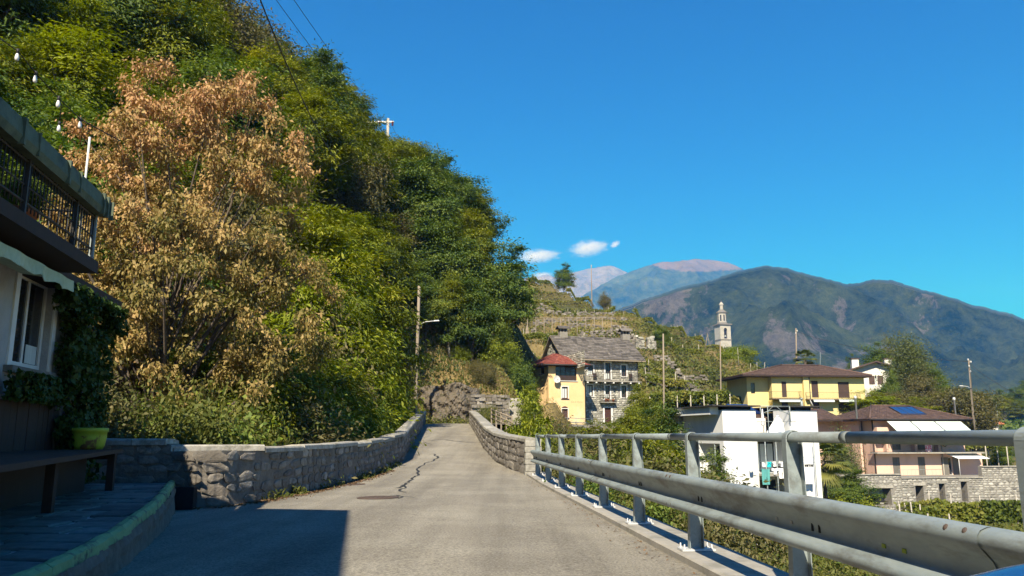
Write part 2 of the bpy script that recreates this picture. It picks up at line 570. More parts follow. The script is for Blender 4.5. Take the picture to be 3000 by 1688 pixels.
M['leaf_palm'] = leaf_mat('palm_leaf', [(0.05, 0.08, 0.015), (0.12, 0.14, 0.03), (0.24, 0.22, 0.05)], 0.3)
M['leaf_willow'] = leaf_mat('willow_leaf', [(0.06, 0.085, 0.025), (0.11, 0.135, 0.04), (0.17, 0.19, 0.065)], 0.3)
M['straw'] = leaf_mat('dry_grass', [(0.14, 0.13, 0.035), (0.26, 0.20, 0.075), (0.36, 0.27, 0.11)], 0.25)
M['litter'] = leaf_mat('leaf_litter', [(0.09, 0.055, 0.03), (0.16, 0.10, 0.05), (0.24, 0.15, 0.08)], 0.1)
# ================================================================== TERRAIN
SKY_LINE = [(300, -420), (500, -200), (652, 0), (681, 29), (732, 87), (760, 118), (815, 122), (856, 175), (920, 192), (967, 227), (1025, 250), (1040, 300), (1050, 392), (1125, 396),
            (1160, 398), (1211, 402), (1258, 448), (1316, 478), (1375, 524), (1415, 582), (1456, 640), (1503, 664), (1520, 699), (1524, 745), (1549, 800)]


def skyline_py(px):
    return np.interp(px, [p[0] for p in SKY_LINE], [p[1] for p in SKY_LINE])


def skyline_Y(px):
    return np.interp(px, [0, 650, 1000, 1300, 1549], [60, 72, 84, 88, 90])


CTRL = [(-3, -25, -.6), (4, -25, -.6), (-9, -25, .1), (-18, -25, 3), (12, -25, -1),
        (-3, -8, -.6), (1, -8, -.6), (-9, -8, .1), (-16, -8, 2.5), (5, -8, -2),
        (-3, 5, -.6), (0, 5, -.6), (2.0, 5, -.7), (-8, 5, .1), (-14, 5, 2.5), (4, 5, -2.4), (7, 5, -4),
        (-3, 13, -.6), (0, 15, -.6), (1.5, 13, -.8), (-8, 12.5, .0), (-13, 13, 2), (4, 13, -3), (8, 14, -4.5), (-4, 20, -.7), (-1, 20, -.7), (.8, 20, -.9),
        (3, 22, -3.5), (7, 22, -5), (-6.2, 17, -1.2), (-7.5, 20, -2.6), (-9, 23, -3.4), (-6.2, 25, -2.8), (-13, 19, 0.5), (-13, 27, -2.5),
        (-3, 27, -1.2), (-1, 27, -1.4), (2, 30, -5), (-6, 33, -6), (-2, 35, -8), (-9, 36, -6), (-4, 44, -9), (0, 42, -9), (-8, 44, -6.5), (4, 44, -8.5), (-4, 52, -5),
        (-7.5, 53, -3.5), (-2, 52, -4.5), (-4.5, 59, .2), (-7.5, 60, -.6), (-2.5, 59, .2), (.5, 59, -1.2), (-5.5, 64, 1.7), (-3, 66, 1.75), (0, 66, 1.6), (4, 70, 1.2),
        (6, 62, -2), (8, 54, -5), (10, 46, -7), (12, 36, -6.5), (12, 24, -5.5), (18, 16, -6), (20, 30, -5.6), (17, 41, -5.2), (25, 40, -5.3), (32, 42, -5.4), (24, 52, -5.5),
        (36, 55, -5.6), (44, 62, -5.8), (30, 20, -7), (50, 30, -7), (70, 50, -8), (90, 20, -12), (70, 80, -8), (100, 90, -10), (100, -20, -15), (40, -20, -8),
        # around the houses
        (14, 60, -5.6), (20, 58, -6), (26, 62, -6), (14, 70, -4.5), (20, 74, -4), (30, 72, -5.5), (9, 76, -.5), (4, 82, 1.5), (9, 86, 1.9), (14, 90, 2.2), (7, 92, 2.5), (12, 97, 3.5), (17, 84, -.5),
        (22, 84, -2), (18, 95, 2.5), (24, 98, 2.5), (29, 92, -1), (29, 108, 2.5), (36, 112, 2.6), (44, 108, 1.2), (54, 112, 1.0), (56, 122, 3), (40, 128, 5), (30, 122, 5),
        (30, 88, -5), (35, 90, -7.2), (50, 88, -7.6), (66, 92, -7.6), (44, 97, -3.2), (60, 99, -3.2), (70, 102, -3), (84, 110, -4), (62, 112, -1),
        (60, 136, 6), (68, 146, 7.5), (80, 142, 3), (74, 124, 2), (90, 150, 1.5), (100, 170, 0), (66, 165, 9),
        # rock bank beyond the bridge
        (-7, 73.5, 5.8), (-5, 74.5, 6.8), (-2.5, 74.5, 6.6), (-.5, 75, 5.6), (-10, 70, 6), (-4, 80, 8.5), (-1, 82, 8), (-5, 67.5, 1.4), (-3, 68.7, 1.4), (-1, 68.7, 1.4), (1.5, 70, 1.2), (-3, 70.5, 1.8), (-1, 71, 1.8), (-8, 66, 1.2),
        (3, 76, 1.0), (5, 79, 1.0), (2, 73, 1.2), (3.5, 84, 1.5), (5, 89, 2.0), (1.5, 79, 3.5)]
CTRL = [tuple(c) for c in CTRL]
# slope under the wood: below the skyline by a tree's height, and the flank towards the ravine
for px in range(480, 1550, 60):
    Y = float(skyline_Y(px))
    p = at(px, float(skyline_py(px)), Y)
    hgt = 11.5 if px < 1400 else 13.0
    g = p[2] - hgt
    CTRL.append((p[0], Y, g))
    CTRL.append((p[0] * 1.35, Y * 1.35, 1.2 + (g - 1.2) * 1.2))
    CTRL.append((p[0] * 2.0, Y * 2.0, 1.2 + (g - 1.2) * 1.5))
    if px <= 1100:
        CTRL.append((p[0] * .75 - 1.5, Y * .75, max(1.2 + (g - 1.2) * .52, 2)))
for x, y, z in [(-18, 24, 3.5), (-22, 34, 8), (-16, 36, 1.5), (-20, 46, 8), (-13, 46, -2), (-14, 56, 3.5), (-13, 62, 5.5), (-20, 58, 11), (-30, 40, 17), (-28, 28, 11), (-36, 24, 16), (-24, 14, 8),
                (-36, 8, 14), (-45, 40, 28), (-50, 20, 25), (-60, 60, 48), (-90, 30, 55), (-80, 0, 35), (-50, -10, 15), (-40, -25, 12), (-90, 90, 80)]:
    if min(math.hypot(x - c[0], y - c[1]) for c in CTRL) > 8:
        CTRL.append((x, y, z))
# vineyard hill seen to the right of the wood
for px, py, Y, dz in [(1560, 832, 230, 0), (1640, 858, 225, 0), (1700, 872, 220, 0), (1760, 895, 215, 0), (1850, 918, 200, 0), (1890, 948, 190, 0), (1960, 965, 185, 0), (2040, 1002, 178, 0), (2120, 1042, 170, 0),
                      (2200, 1072, 163, 0), (2260, 1095, 158, 0), (2340, 1112, 155, 0), (1560, 912, 180, 0), (1640, 932, 175, 0), (1740, 932, 172, 0), (1830, 940, 168, 0), (1560, 995, 140, 0), (1650, 985, 142, 0), (1750, 975, 148, 0),
                      (1850, 980, 146, 0), (1950, 1010, 150, 0), (2060, 1052, 148, 0), (1580, 1070, 115, 0), (1700, 1030, 116, 0), (1900, 1070, 118, 0), (1960, 1105, 115, 0), (2050, 1115, 128, 0),
                      (2140, 1115, 138, 0), (1440, 850, 225, 0), (1500, 838, 226, 0), (1520, 862, 205, 0), (1580, 868, 208, 0), (1640, 884, 206, 0), (1700, 898, 203, 0), (1760, 910, 200, 0), (1540, 888, 193, 0), (1640, 905, 190, 0), (1740, 918, 187, 0), (1820, 925, 187, 0), (1900, 1175, 101, 0), (1985, 1225, 98, 0), (2080, 1205, 108, 0), (2130, 1165, 118, 0), (1900, 1230, 92, 0)]:
    if py < 930 and Y > 170 and px < 1800:
        py += 24 if py < 900 else 14
    p = at(px, py, Y)
    CTRL.append((p[0], Y, p[2] + dz))
    if Y > 150 and py < 1120:
        CTRL.append((p[0] * 1.35, Y * 1.35, p[2] - 6))
for px, py, Y in [(2860, 1262, 300), (2930, 1235, 330), (3000, 1195, 350), (3100, 1150, 360), (3250, 1100, 380)]:
    p = at(px, py, Y)
    CTRL.append((p[0], Y, p[2]))
    CTRL.append((p[0] * 1.3, Y * 1.3, p[2] - 5))
for x, y, z in [(120, 220, -20), (160, 250, -20), (80, 230, -5), (120, 320, -15), (200, 150, -20), (200, 60, -20), (60, 340, 10), (40, 480, 15), (84, 600, 38), (100, 700, 40), (150, 600, 10),
                (60, 700, 40), (250, 500, 30), (350, 700, 20), (-100, 300, 50), (-100, 600, 40), (0, 400, 10), (0, 300, 25), (30, 300, 22), (-40, 300, 35), (250, 300, 20), (-200, 200, 120), (-200, 0, 70)]:
    CTRL.append((x, y, z))
CT = np.array(CTRL, float)


def _warp(P):                                   # compress distance so that near and far control points weigh alike
    d = np.maximum(np.hypot(P[..., 0], P[..., 1]), 1e-6)
    k = 60 * np.log1p(d / 60) / d
    return P * k[..., None]


def _phi(A, B):
    d = A[:, None, :] - B[None, :, :]
    return np.sqrt((d ** 2).sum(-1) + 1.0)


_CW = _warp(CT[:, :2])
_K = -_phi(_CW, _CW) - np.eye(len(CT)) * 0.12
_n = len(CT)
_A = np.zeros((_n + 1, _n + 1))
_A[:_n, :_n] = _K
_A[:_n, _n] = _A[_n, :_n] = 1
_w = np.linalg.solve(_A, np.append(CT[:, 2], 0))


def ground_raw(x, y):
    x, y = np.asarray(x, float), np.asarray(y, float)
    P = _warp(np.stack([x.ravel(), y.ravel()], -1))
    out = np.empty(len(P))
    for i in range(0, len(P), 20000):
        out[i:i + 20000] = -_phi(P[i:i + 20000], _CW) @ _w[:_n] + _w[_n]
    return out.reshape(x.shape)


def hill_mask(x, y):
    """1 on the terraced vineyard hill"""
    return np.clip((y - 104) / 12, 0, 1) * np.clip((262 - y) / 20, 0, 1) * np.clip((x + 3) / 6, 0, 1) * np.clip((60 - x) / 10, 0, 1)


def ground_z(x, y):
    x, y = np.asarray(x, float), np.asarray(y, float)
    z = ground_raw(x, y)
    m = hill_mask(x, y)
    st = 3.1
    q = z / st + 0.15 * fbm(x * .05, y * .05, 2, 5)
    fr = q - np.floor(q)
    stp = (np.floor(q) + np.clip((fr - .72) / .28, 0, 1)) * st
    z = z * (1 - .9 * m) + stp * .9 * m
    far = np.clip((np.hypot(x, y) - 15) / 50, 0, 1)
    z = z + (fbm(x * .22, y * .22, 4, 3) - .5) * (.35 + .9 * far) * np.clip(np.abs(x + 2) / 4, 0.2, 1)
    return z


def axis(lo, hi, step, far, grow):
    a = list(np.arange(lo, hi, step))
    s = step
    while a[-1] < far[1]:
        s *= grow
        a.append(a[-1] + s)
    s, b = step, [lo]
    while b[-1] > far[0]:
        s *= grow
        b.append(b[-1] - s)
    return np.array(b[:0:-1] + a)


gx, gy = axis(-45, 90, .9, (-420, 520), 1.06), axis(-12, 130, .9, (-90, 900), 1.025)
GX, GY = np.meshgrid(gx, gy)
GZ = ground_z(GX, GY)
nx, ny = len(gx), len(gy)
idx = np.arange(nx * ny).reshape(ny, nx)
quads = np.stack([idx[:-1, :-1], idx[:-1, 1:], idx[1:, 1:], idx[1:, :-1]], -1).reshape(-1, 4)
# tint: r = dry grass share, g = vegetation tone
dry = np.clip(fbm(GX * .09, GY * .09, 4, 9) * 2.6 - .95 + .12 * hill_mask(GX, GY), 0, 1)
bank = np.clip(1 - np.hypot((GX + 3) / 9, (GY - 76) / 9), 0, 1)
dry = np.clip(dry + 1.1 * bank, 0, 1)


def ground_material():
    m, N, L, P = new_mat('ground_cover')
    P.inputs['Roughness'].default_value = 0.95
    P.inputs['Specular IOR Level'].default_value = 0.1
    a = N.new('ShaderNodeAttribute')
    a.attribute_name = 'var'
    sp = N.new('ShaderNodeSeparateColor')
    L.new(a.outputs['Color'], sp.inputs[0])
    g = N.new('ShaderNodeNewGeometry')
    n1 = N.new('ShaderNodeTexNoise')
    n1.inputs['Scale'].default_value = 0.9
    n1.inputs['Detail'].default_value = 8
    n1.inputs['Roughness'].default_value = 0.75
    L.new(g.outputs['Position'], n1.inputs['Vector'])
    r1 = N.new('ShaderNodeValToRGB')
    r1.color_ramp.elements[0].position, r1.color_ramp.elements[1].position = .35, .7
    r1.color_ramp.elements[0].color = (0.03, 0.035, 0.012, 1)
    r1.color_ramp.elements[1].color = (0.085, 0.085, 0.03, 1)
    L.new(n1.outputs[0], r1.inputs[0])
    r2 = N.new('ShaderNodeValToRGB')
    r2.color_ramp.elements[0].position, r2.color_ramp.elements[1].position = .35, .7
    r2.color_ramp.elements[0].color = (0.14, 0.105, 0.045, 1)
    r2.color_ramp.elements[1].color = (0.29, 0.22, 0.095, 1)
    L.new(n1.outputs[0], r2.inputs[0])
    mx = N.new('ShaderNodeMixRGB')
    L.new(sp.outputs[0], mx.inputs[0])
    L.new(r1.outputs[0], mx.inputs[1])
    L.new(r2.outputs[0], mx.inputs[2])
    L.new(mx.outputs[0], P.inputs['Base Color'])
    bp = N.new('ShaderNodeBump')
    bp.inputs['Strength'].default_value = .8
    bp.inputs['Distance'].default_value = .2
    L.new(n1.outputs[0], bp.inputs['Height'])
    L.new(bp.outputs[0], P.inputs['Normal'])
    return m


M['ground'] = ground_material()
link('ground', np_mesh('ground', np.stack([GX, GY, GZ], -1).reshape(-1, 3), quads, M['ground'],
                       np.stack([dry, dry * 0, dry * 0], -1).reshape(-1, 3), True), kind='structure')

# ================================================================== MOUNTAINS


def mountain_mat(name, forest1, forest2, brown_from, rock):
    m, N, L, P = new_mat(name)
    P.inputs['Roughness'].default_value = 0.95
    P.inputs['Specular IOR Level'].default_value = 0.05
    a = N.new('ShaderNodeAttribute')
    a.attribute_name = 'var'
    sp = N.new('ShaderNodeSeparateColor')
    L.new(a.outputs['Color'], sp.inputs[0])
    g = N.new('ShaderNodeNewGeometry')
    vo = N.new('ShaderNodeTexVoronoi')
    vo.inputs['Scale'].default_value = 0.045
    L.new(g.outputs['Position'], vo.inputs['Vector'])
    nz = N.new('ShaderNodeTexNoise')
    nz.inputs['Scale'].default_value = 0.0065
    nz.inputs['Detail'].default_value = 12
    nz.inputs['Roughness'].default_value = .86
    L.new(g.outputs['Position'], nz.inputs['Vector'])
    r1 = N.new('ShaderNodeValToRGB')
    r1.color_ramp.elements[0].position, r1.color_ramp.elements[1].position = .40, .62
    r1.color_ramp.elements[0].color = (*forest1, 1)
    r1.color_ramp.elements[1].color = (*forest2, 1)
    L.new(nz.outputs[0], r1.inputs[0])
    r2 = N.new('ShaderNodeValToRGB')
    r2.color_ramp.elements[0].position, r2.color_ramp.elements[1].position = .42, .6
    r2.color_ramp.elements[0].color = (*[q * .4 for q in rock], 1)
    r2.color_ramp.elements[1].color = (*rock, 1)
    L.new(nz.outputs[0], r2.inputs[0])
    mx = N.new('ShaderNodeMixRGB')
    # ragged boundary between wood and rock
    ad = N.new('ShaderNodeMath')
    ad.operation = 'MULTIPLY_ADD'
    nf = N.new('ShaderNodeTexNoise')
    nf.inputs['Scale'].default_value = 0.014
    nf.inputs['Detail'].default_value = 8
    nf.inputs['Roughness'].default_value = .75
    mpf = N.new('ShaderNodeMapping')
    mpf.inputs['Scale'].default_value = (1, 1, .4)
    mpf.inputs['Rotation'].default_value = (0, .5, 0)
    L.new(g.outputs['Position'], mpf.inputs['Vector'])
    L.new(mpf.outputs[0], nf.inputs['Vector'])
    L.new(nf.outputs[0], ad.inputs[0])
    ad.inputs[1].default_value = 2.6
    L.new(sp.outputs[0], ad.inputs[2])
    rr = N.new('ShaderNodeValToRGB')
    rr.color_ramp.elements[0].position, rr.color_ramp.elements[1].position = .0, 1.0
    mr = N.new('ShaderNodeMapRange')
    mr.inputs['From Min'].default_value, mr.inputs['From Max'].default_value = 1.70, 1.86
    L.new(ad.outputs[0], mr.inputs['Value'])
    L.new(mr.outputs[0], mx.inputs[0])
    L.new(r1.outputs[0], mx.inputs[1])
    L.new(r2.outputs[0], mx.inputs[2])
    m2 = N.new('ShaderNodeMixRGB')
    ad2 = N.new('ShaderNodeMath')
    ad2.operation = 'MULTIPLY_ADD'
    L.new(nz.outputs[0], ad2.inputs[0])
    ad2.inputs[1].default_value = .9
    L.new(sp.outputs[1], ad2.inputs[2])
    mr2 = N.new('ShaderNodeMapRange')
    mr2.inputs['From Min'].default_value, mr2.inputs['From Max'].default_value = .9, 1.0
    L.new(ad2.outputs[0], mr2.inputs['Value'])
    L.new(mr2.outputs[0], m2.inputs[0])
    L.new(mx.outputs[0], m2.inputs[1])
    r3 = N.new('ShaderNodeValToRGB')
    r3.color_ramp.elements[0].position, r3.color_ramp.elements[1].position = .35, .65
    r3.color_ramp.elements[0].color = (0.12, 0.09, 0.05, 1)
    r3.color_ramp.elements[1].color = (0.25, 0.18, 0.105, 1)
    L.new(nz.outputs[0], r3.inputs[0])
    L.new(r3.outputs[0], m2.inputs[2])
    L.new(m2.outputs[0], P.inputs['Base Color'])
    bp = N.new('ShaderNodeBump')
    bp.inputs['Strength'].default_value = 1.0
    bp.inputs['Distance'].default_value = 30.0
    ms = N.new('ShaderNodeMath')
    ms.operation = 'MULTIPLY_ADD'
    L.new(vo.outputs['Distance'], ms.inputs[0])
    ms.inputs[1].default_value = -0.02
    L.new(nz.outputs[0], ms.inputs[2])
    L.new(ms.outputs[0], bp.inputs['Height'])
    L.new(bp.outputs[0], P.inputs['Normal'])
    return m


def mountain(name, line, D, d0, amp, seed, material, rockfn, rows=150, foot=-60, power=.85, wl_=900.):
    pxs = np.arange(line[0][0], line[-1][0] + 1, 7.0)
    pys = np.interp(pxs, [p[0] for p in line], [p[1] for p in line])
    pys = pys + (fbm(pxs * .02, pxs * 0 + seed, 4, seed) - .5) * 12 + (fbm(pxs * .12, pxs * 0 + seed, 3, seed + 1) - .5) * 4
    u = (pxs - 1500) / FPX
    v = -(pys - 844) / FPX
    den = CP - v * SP
    az, tz = u / den, (SP + v * CP) / den
    T = np.concatenate([np.linspace(0, 1, rows) ** .9, [1.1, 1.3, 1.7]])
    Dv = D * (1 + .10 * (fbm(pxs * .004, pxs * 0 + 3.3, 3, seed + 2) - .5))
    Yg = d0 + (Dv[None, :] - d0) * T[:, None]
    Xg = az[None, :] * Yg
    H = CZ + tz * Dv
    tt = np.minimum(T, 1)[:, None]
    n1 = fbm(Xg / wl_, Yg / wl_, 6, seed, True)
    n2 = fbm(Xg / (wl_ * .25), Yg / (wl_ * .25), 5, seed + 5)
    env = (4 * tt * (1 - tt)) ** .8 * np.where(T[:, None] > 1, 0, 1)
    Zg = foot + (H[None, :] - foot) * tt ** power + (n1 - .55) * amp * env + (n2 - .5) * amp * .25 * env
    # never rise above the line of sight to the ridge
    lim = CZ + tz[None, :] * Yg - (1 - tt) * 12
    Zg = np.minimum(Zg, lim)
    Zg = np.where(T[:, None] > 1, H[None, :] - (T[:, None] - 1) * (H[None, :] - foot) * 1.2, Zg)
    nr, nc = Zg.shape
    ii = np.arange(nr * nc).reshape(nr, nc)
    q = np.stack([ii[:-1, :-1], ii[:-1, 1:], ii[1:, 1:], ii[1:, :-1]], -1).reshape(-1, 4)
    zfrac = (CZ + tz[None, :] * Yg)  # unused height of sight line
    rk, br = rockfn(np.broadcast_to(pxs, Zg.shape), 844 - ((Zg - CZ) / Yg * CP - SP) / (CP + (Zg - CZ) / Yg * SP) * FPX, n1, n2)
    link(name, np_mesh(name, np.stack([Xg, Yg, Zg], -1).reshape(-1, 3), q, material, np.stack([rk, br, br * 0], -1).reshape(-1, 3), True), kind='structure')


def g2(px, py, cx, cy_, sx, sy):
    return np.exp(-((px - cx) / sx) ** 2 - ((py - cy_) / sy) ** 2)


M['mount_far'] = mountain_mat('far_rock', (0.07, 0.075, 0.05), (0.12, 0.11, 0.085), 0, (0.30, 0.27, 0.245))
M['mount'] = mountain_mat('mountain_forest', (0.008, 0.02, 0.008), (0.115, 0.145, 0.05), 0, (0.25, 0.235, 0.205))
mountain('distant_mountain', [(1100, 850), (1450, 825), (1560, 812), (1600, 803), (1630, 815), (1690, 795), (1735, 783), (1790, 781), (1835, 797), (1900, 840), (2000, 880), (2200, 960)],
         9000, 6900, 900, 11, M['mount_far'], lambda px, py, a, b: (np.clip(.55 - (py - 800) / 400 + (a - .5), 0, 1) + .2, px * 0), rows=70, foot=300, wl_=1300)
mountain('brown_summit_mountain', [(1250, 1010), (1500, 960), (1650, 905), (1740, 846), (1800, 814), (1860, 789), (1890, 784), (1930, 773), (1969, 769), (2004, 761), (2060, 762), (2110, 767), (2150, 780), (2178, 790), (2260, 832), (2420, 905), (2700, 960)],
         6800, 4600, 700, 21, M['mount'],
         lambda px, py, a, b: (g2(px, py, 1700, 880, 120, 60) * .25, np.clip(g2(px, py, 2060, 765, 190, 36) * 1.6 - .25, 0, 1)), rows=110, foot=150)
mountain('wooded_mountain', [(900, 1090), (1300, 1020), (1560, 985), (1760, 925), (1900, 868), (2000, 840), (2080, 818), (2180, 787), (2248, 778), (2330, 793), (2400, 808), (2481, 832), (2520, 827), (2551, 818), (2610, 817), (2680, 840), (2773, 868), (2878, 897), (3000, 932), (3300, 1010), (3800, 1090)],
         4600, 900, 820, 31, M['mount'],
         lambda px, py, a, b: (np.clip(.34 * g2(px, py, 2330, 1010, 170, 75) + .30 * g2(px, py, 2230, 960, 60, 50) + .34 * g2(px, py, 2560, 1030, 130, 60) + .30 * g2(px, py, 1860, 905, 140, 50) + .12 * g2(px, py, 2500, 1000, 500, 130) + .16 * g2(px, py, 2700, 1080, 150, 50) + (b - .5) * 1.5 + (a - .5) * .5 - .12, 0, 1), px * 0),
         rows=230, foot=-70, power=1.0, wl_=750)

# ================================================================== SKY CLOUDS, HAZE


def volume_mat(name, color, density, noise=None):
    m = bpy.data.materials.new(name)
    m.use_nodes = True
    N, L = m.node_tree.nodes, m.node_tree.links
    N.remove(N['Principled BSDF'])
    pv = N.new('ShaderNodeVolumePrincipled')
    pv.inputs['Color'].default_value = (*color, 1)
    pv.inputs['Absorption Color'].default_value = (1, 1, 1, 1)
    pv.inputs['Density'].default_value = density
    if noise:
        pv.inputs['Anisotropy'].default_value = -0.5
    L.new(pv.outputs[0], N['Material Output'].inputs['Volume'])
    if noise:
        tc = N.new('ShaderNodeTexCoord')
        nz = N.new('ShaderNodeTexNoise')
        nz.inputs['Scale'].default_value = 2.6
        nz.inputs['Detail'].default_value = 9
        nz.inputs['Roughness'].default_value = .72
        L.new(tc.outputs['Object'], nz.inputs['Vector'])
        ln = N.new('ShaderNodeVectorMath')
        ln.operation = 'LENGTH'
        L.new(tc.outputs['Object'], ln.inputs[0])
        a = N.new('ShaderNodeMath')
        a.operation = 'MULTIPLY_ADD'
        L.new(ln.outputs['Value'], a.inputs[0])
        a.inputs[1].default_value = -0.62
        L.new(nz.outputs[0], a.inputs[2])
        mr = N.new('ShaderNodeMapRange')
        mr.inputs['From Min'].default_value, mr.inputs['From Max'].default_value = .02, .34
        mr.inputs['To Min'].default_value, mr.inputs['To Max'].default_value = 0, density
        L.new(a.outputs[0], mr.inputs['Value'])
        L.new(mr.outputs[0], pv.inputs['Density'])
    return m


M['cloud'] = volume_mat('cloud_vapour', (1, 1, 1), .0055, True)
for k, (px, py, w, h, rot, lab) in enumerate([(1575, 751, 88, 27, .06, 'larger white cloud just right of the wood above the ridge'),
                                              (1725, 728, 78, 32, .12, 'smaller thin white cloud above the grey far peak'),
                                              (1802, 716, 20, 9, .2, 'tiny faint wisp of cloud at the right end of the pair'),
                                              (1590, 806, 42, 7, .0, 'low thin cloud lying on the far grey ridge')]):
    Y = 13000
    c = at(px, py, Y)
    s = Y / FPX
    mb = MB().lathe([(math.sin(math.pi * i / 10) + .001, -math.cos(math.pi * i / 10)) for i in range(11)], n=20)
    o = link('cloud', mb.mesh('cloud', M['cloud']), None, c, scale=(w * s, 300, h * s), label=lab, category='cloud', group='small clouds in the blue sky')
    o.rotation_euler = (0, -rot, 0)
M['haze'] = volume_mat('haze_air', (0.07, 0.36, 1.0), 1.3e-4)
HAZE = MB().b(-9000, 12000, -400, 11800, -420, 2180).obj('haze', M['haze'], kind='stuff')

# ================================================================== ROAD


def road_z(y):
    y = np.asarray(y, float)
    return np.interp(y, [-50, 20, 24.4, 29.5, 45, 58, 62, 66, 80], [0, 0, .06, .27, 1.2, 1.95, 2.1, 2.12, 2.12])


WALL = [(-6.0, 14.05), (-5.45, 13.85), (-5.05, 14.1), (-4.8, 14.9), (-4.5, 17.0), (-4.2, 22), (-4.0, 29.5)]     # inner foot of the left wall
LB = [(-4.0, 29.5), (at(1247, 1240, 62)[0], 62.0)]
RB = [(.41, 24.4), (-.72, 29.5), (at(1374, 1245, 62)[0], 62.0)]
RB = [(.43, 24.3), (-.10, 26.4), (-.62, 29.5), (-1.3, 36), (at(1374, 1245, 62)[0], 62.0)]
KERB = [at_z(px, py, .27 + .13 * (1688 - py) / 268.) for px, py in [(90, 1688), (160, 1656), (250, 1612), (340, 1560), (400, 1515), (440, 1487), (475, 1452), (492, 1428), (503, 1414)]]
KERB = [np.array([KERB[0][0] + 1.7, -3.0, .27]), np.array([KERB[0][0] + .55, 2.6, .27])] + KERB


def poly_x(poly, y):
    return np.interp(y, [p[1] for p in poly], [p[0] for p in poly])


POST0, PDIR = np.array([1.865, 8.3]), np.array([-.0776, 1.0])


def post_x(y):
    return POST0[0] + PDIR[0] * (y - POST0[1])


ys = np.concatenate([np.arange(-45, 24, .5), np.arange(24, 70.1, .5)])
V, NC = [], 15
for y in ys:
    if y < 13.9:
        xl = min(poly_x(KERB, y) - .5, -3) if y > -3 else -4
        xl = -6.3 if y > 9 else -5.0
    elif y < 29.5:
        xl = poly_x(WALL[2:], y) - .15
    else:
        xl = poly_x(LB, y) - .15
    xr = post_x(y) - .20 if y < 24.3 else poly_x(RB, y) + .15
    if y > 62:
        xl, xr = xl - (y - 62) * .5, xr + (y - 62) * 2.5
    for j in range(NC):
        t = j / (NC - 1)
        x = xl + (xr - xl) * t
        V.append((x, y, float(road_z(y)) + .05 * (1 - (2 * t - 1) ** 2) - .02 * float(fbm(x * .6, y * .6, 2, 4)) + (-.05 if y < 14 and x < -4.5 else 0)))
n = len(ys)
ii = np.arange(n * NC).reshape(n, NC)
road = link('road', np_mesh('road', V, np.stack([ii[:-1, :-1], ii[:-1, 1:], ii[1:, 1:], ii[1:, :-1]], -1).reshape(-1, 4), M['asphalt'], None, True), kind='structure')


def road_surf(x, y):
    """height of the road sheet (camber included) at a point"""
    xl = poly_x(WALL[2:], y) if y < 29.5 else poly_x(LB, y)
    xr = post_x(y) - .20 if y < 24.3 else poly_x(RB, y) + .15
    t = np.clip((x - xl) / (xr - xl), 0, 1)
    return float(road_z(y)) + .05 * (1 - (2 * t - 1) ** 2) - .02 * float(fbm(x * .6, y * .6, 2, 4))


def ground_hit(px, py):
    p = at_z(px, py, 0.03)
    for _ in range(8):
        p = at_z(px, py, road_surf(p[0], p[1]))
    return p


def seam(pix, w0, sub=6, jig=.03, seed=1):
    """a line of tar on the road through image points"""
    rr = random.Random(seed)
    P = [ground_hit(*q)[:2] for q in pix]
    pts = []
    for a, b in zip(P[:-1], P[1:]):
        for k in range(sub):
            t = k / sub
            pts.append(a + (b - a) * t + np.array([rr.uniform(-jig, jig), rr.uniform(-jig, jig)]))
    pts.append(P[-1])
    mb, vs = MB(), []
    for i, p in enumerate(pts):
        d = pts[min(i + 1, len(pts) - 1)] - pts[max(i - 1, 0)]
        d = d / (np.linalg.norm(d) + 1e-9)
        nrm = np.array([-d[1], d[0]])
        w = w0 * rr.uniform(.5, 1.3) * (.3 if i in (0, len(pts) - 1) else 1)
        for s in (-1, 1):
            q = p + nrm * w * s
            vs.append((q[0], q[1], road_surf(q[0], q[1]) + .005))
    mb.add(vs, [(2 * i, 2 * i + 1, 2 * i + 3, 2 * i + 2) for i in range(len(pts) - 1)])
    return mb.obj('tar_seam', M['seal'], road)


seam([(1206, 1343), (1240, 1346), (1300, 1345), (1330, 1347), (1380, 1348), (1443, 1346)], .05, 5, .04, 3)
seam([(1240, 1347), (1265, 1351)], .03, 4, .03, 4)
seam([(1268, 1362), (1283, 1366), (1262, 1369), (1245, 1371), (1225, 1380), (1222, 1394), (1205, 1406), (1192, 1418), (1183, 1422), (1170, 1430), (1157, 1430)], .035, 6, .05, 5)
seam([(1183, 1422), (1190, 1430), (1170, 1434), (1172, 1440), (1188, 1443)], .03, 5, .02, 6)
seam([(1158, 1453), (1180, 1455), (1220, 1458)], .015, 4, .01, 8)
seam([(1140, 1451), (1165, 1452), (1181, 1456), (1166, 1462)], .02, 5, .01, 9)
# manhole covers
for px, py, r, lab in [(1107, 1459, .40, 'larger brown iron manhole cover in the road, nearer the camera beside the tar crack'), (1030, 1421, .34, 'smaller faded manhole cover in the road, farther off beside the left wall')]:
    c = ground_hit(px, py)
    sl = (road_surf(c[0], c[1] + .3) - road_surf(c[0], c[1] - .3)) / .6
    t = thing('manhole_cover', lab, 'manhole cover', (c[0], c[1], c[2] + .006), 0, 'manhole covers in the road')
    sx_ = (road_surf(c[0] + .3, c[1]) - road_surf(c[0] - .3, c[1])) / .6
    t.rotation_euler = (math.atan(sl), -math.atan(sx_), 0)
    MB().lathe([(r, 0), (r, .006), (r - .035, .007), (r - .04, .003)], n=28).obj('rim', M['iron'], t)
    mb = MB().lathe([(r - .05, 0.001), (r - .055, .006)], n=28)
    for i in range(-3, 4):
        for j in range(-3, 4):
            if i * i + j * j < 11:
                mb.box((i * r * .22, j * r * .22, .008), (r * .13, r * .13, .005))
    mb.obj('lid', M['iron'], t)

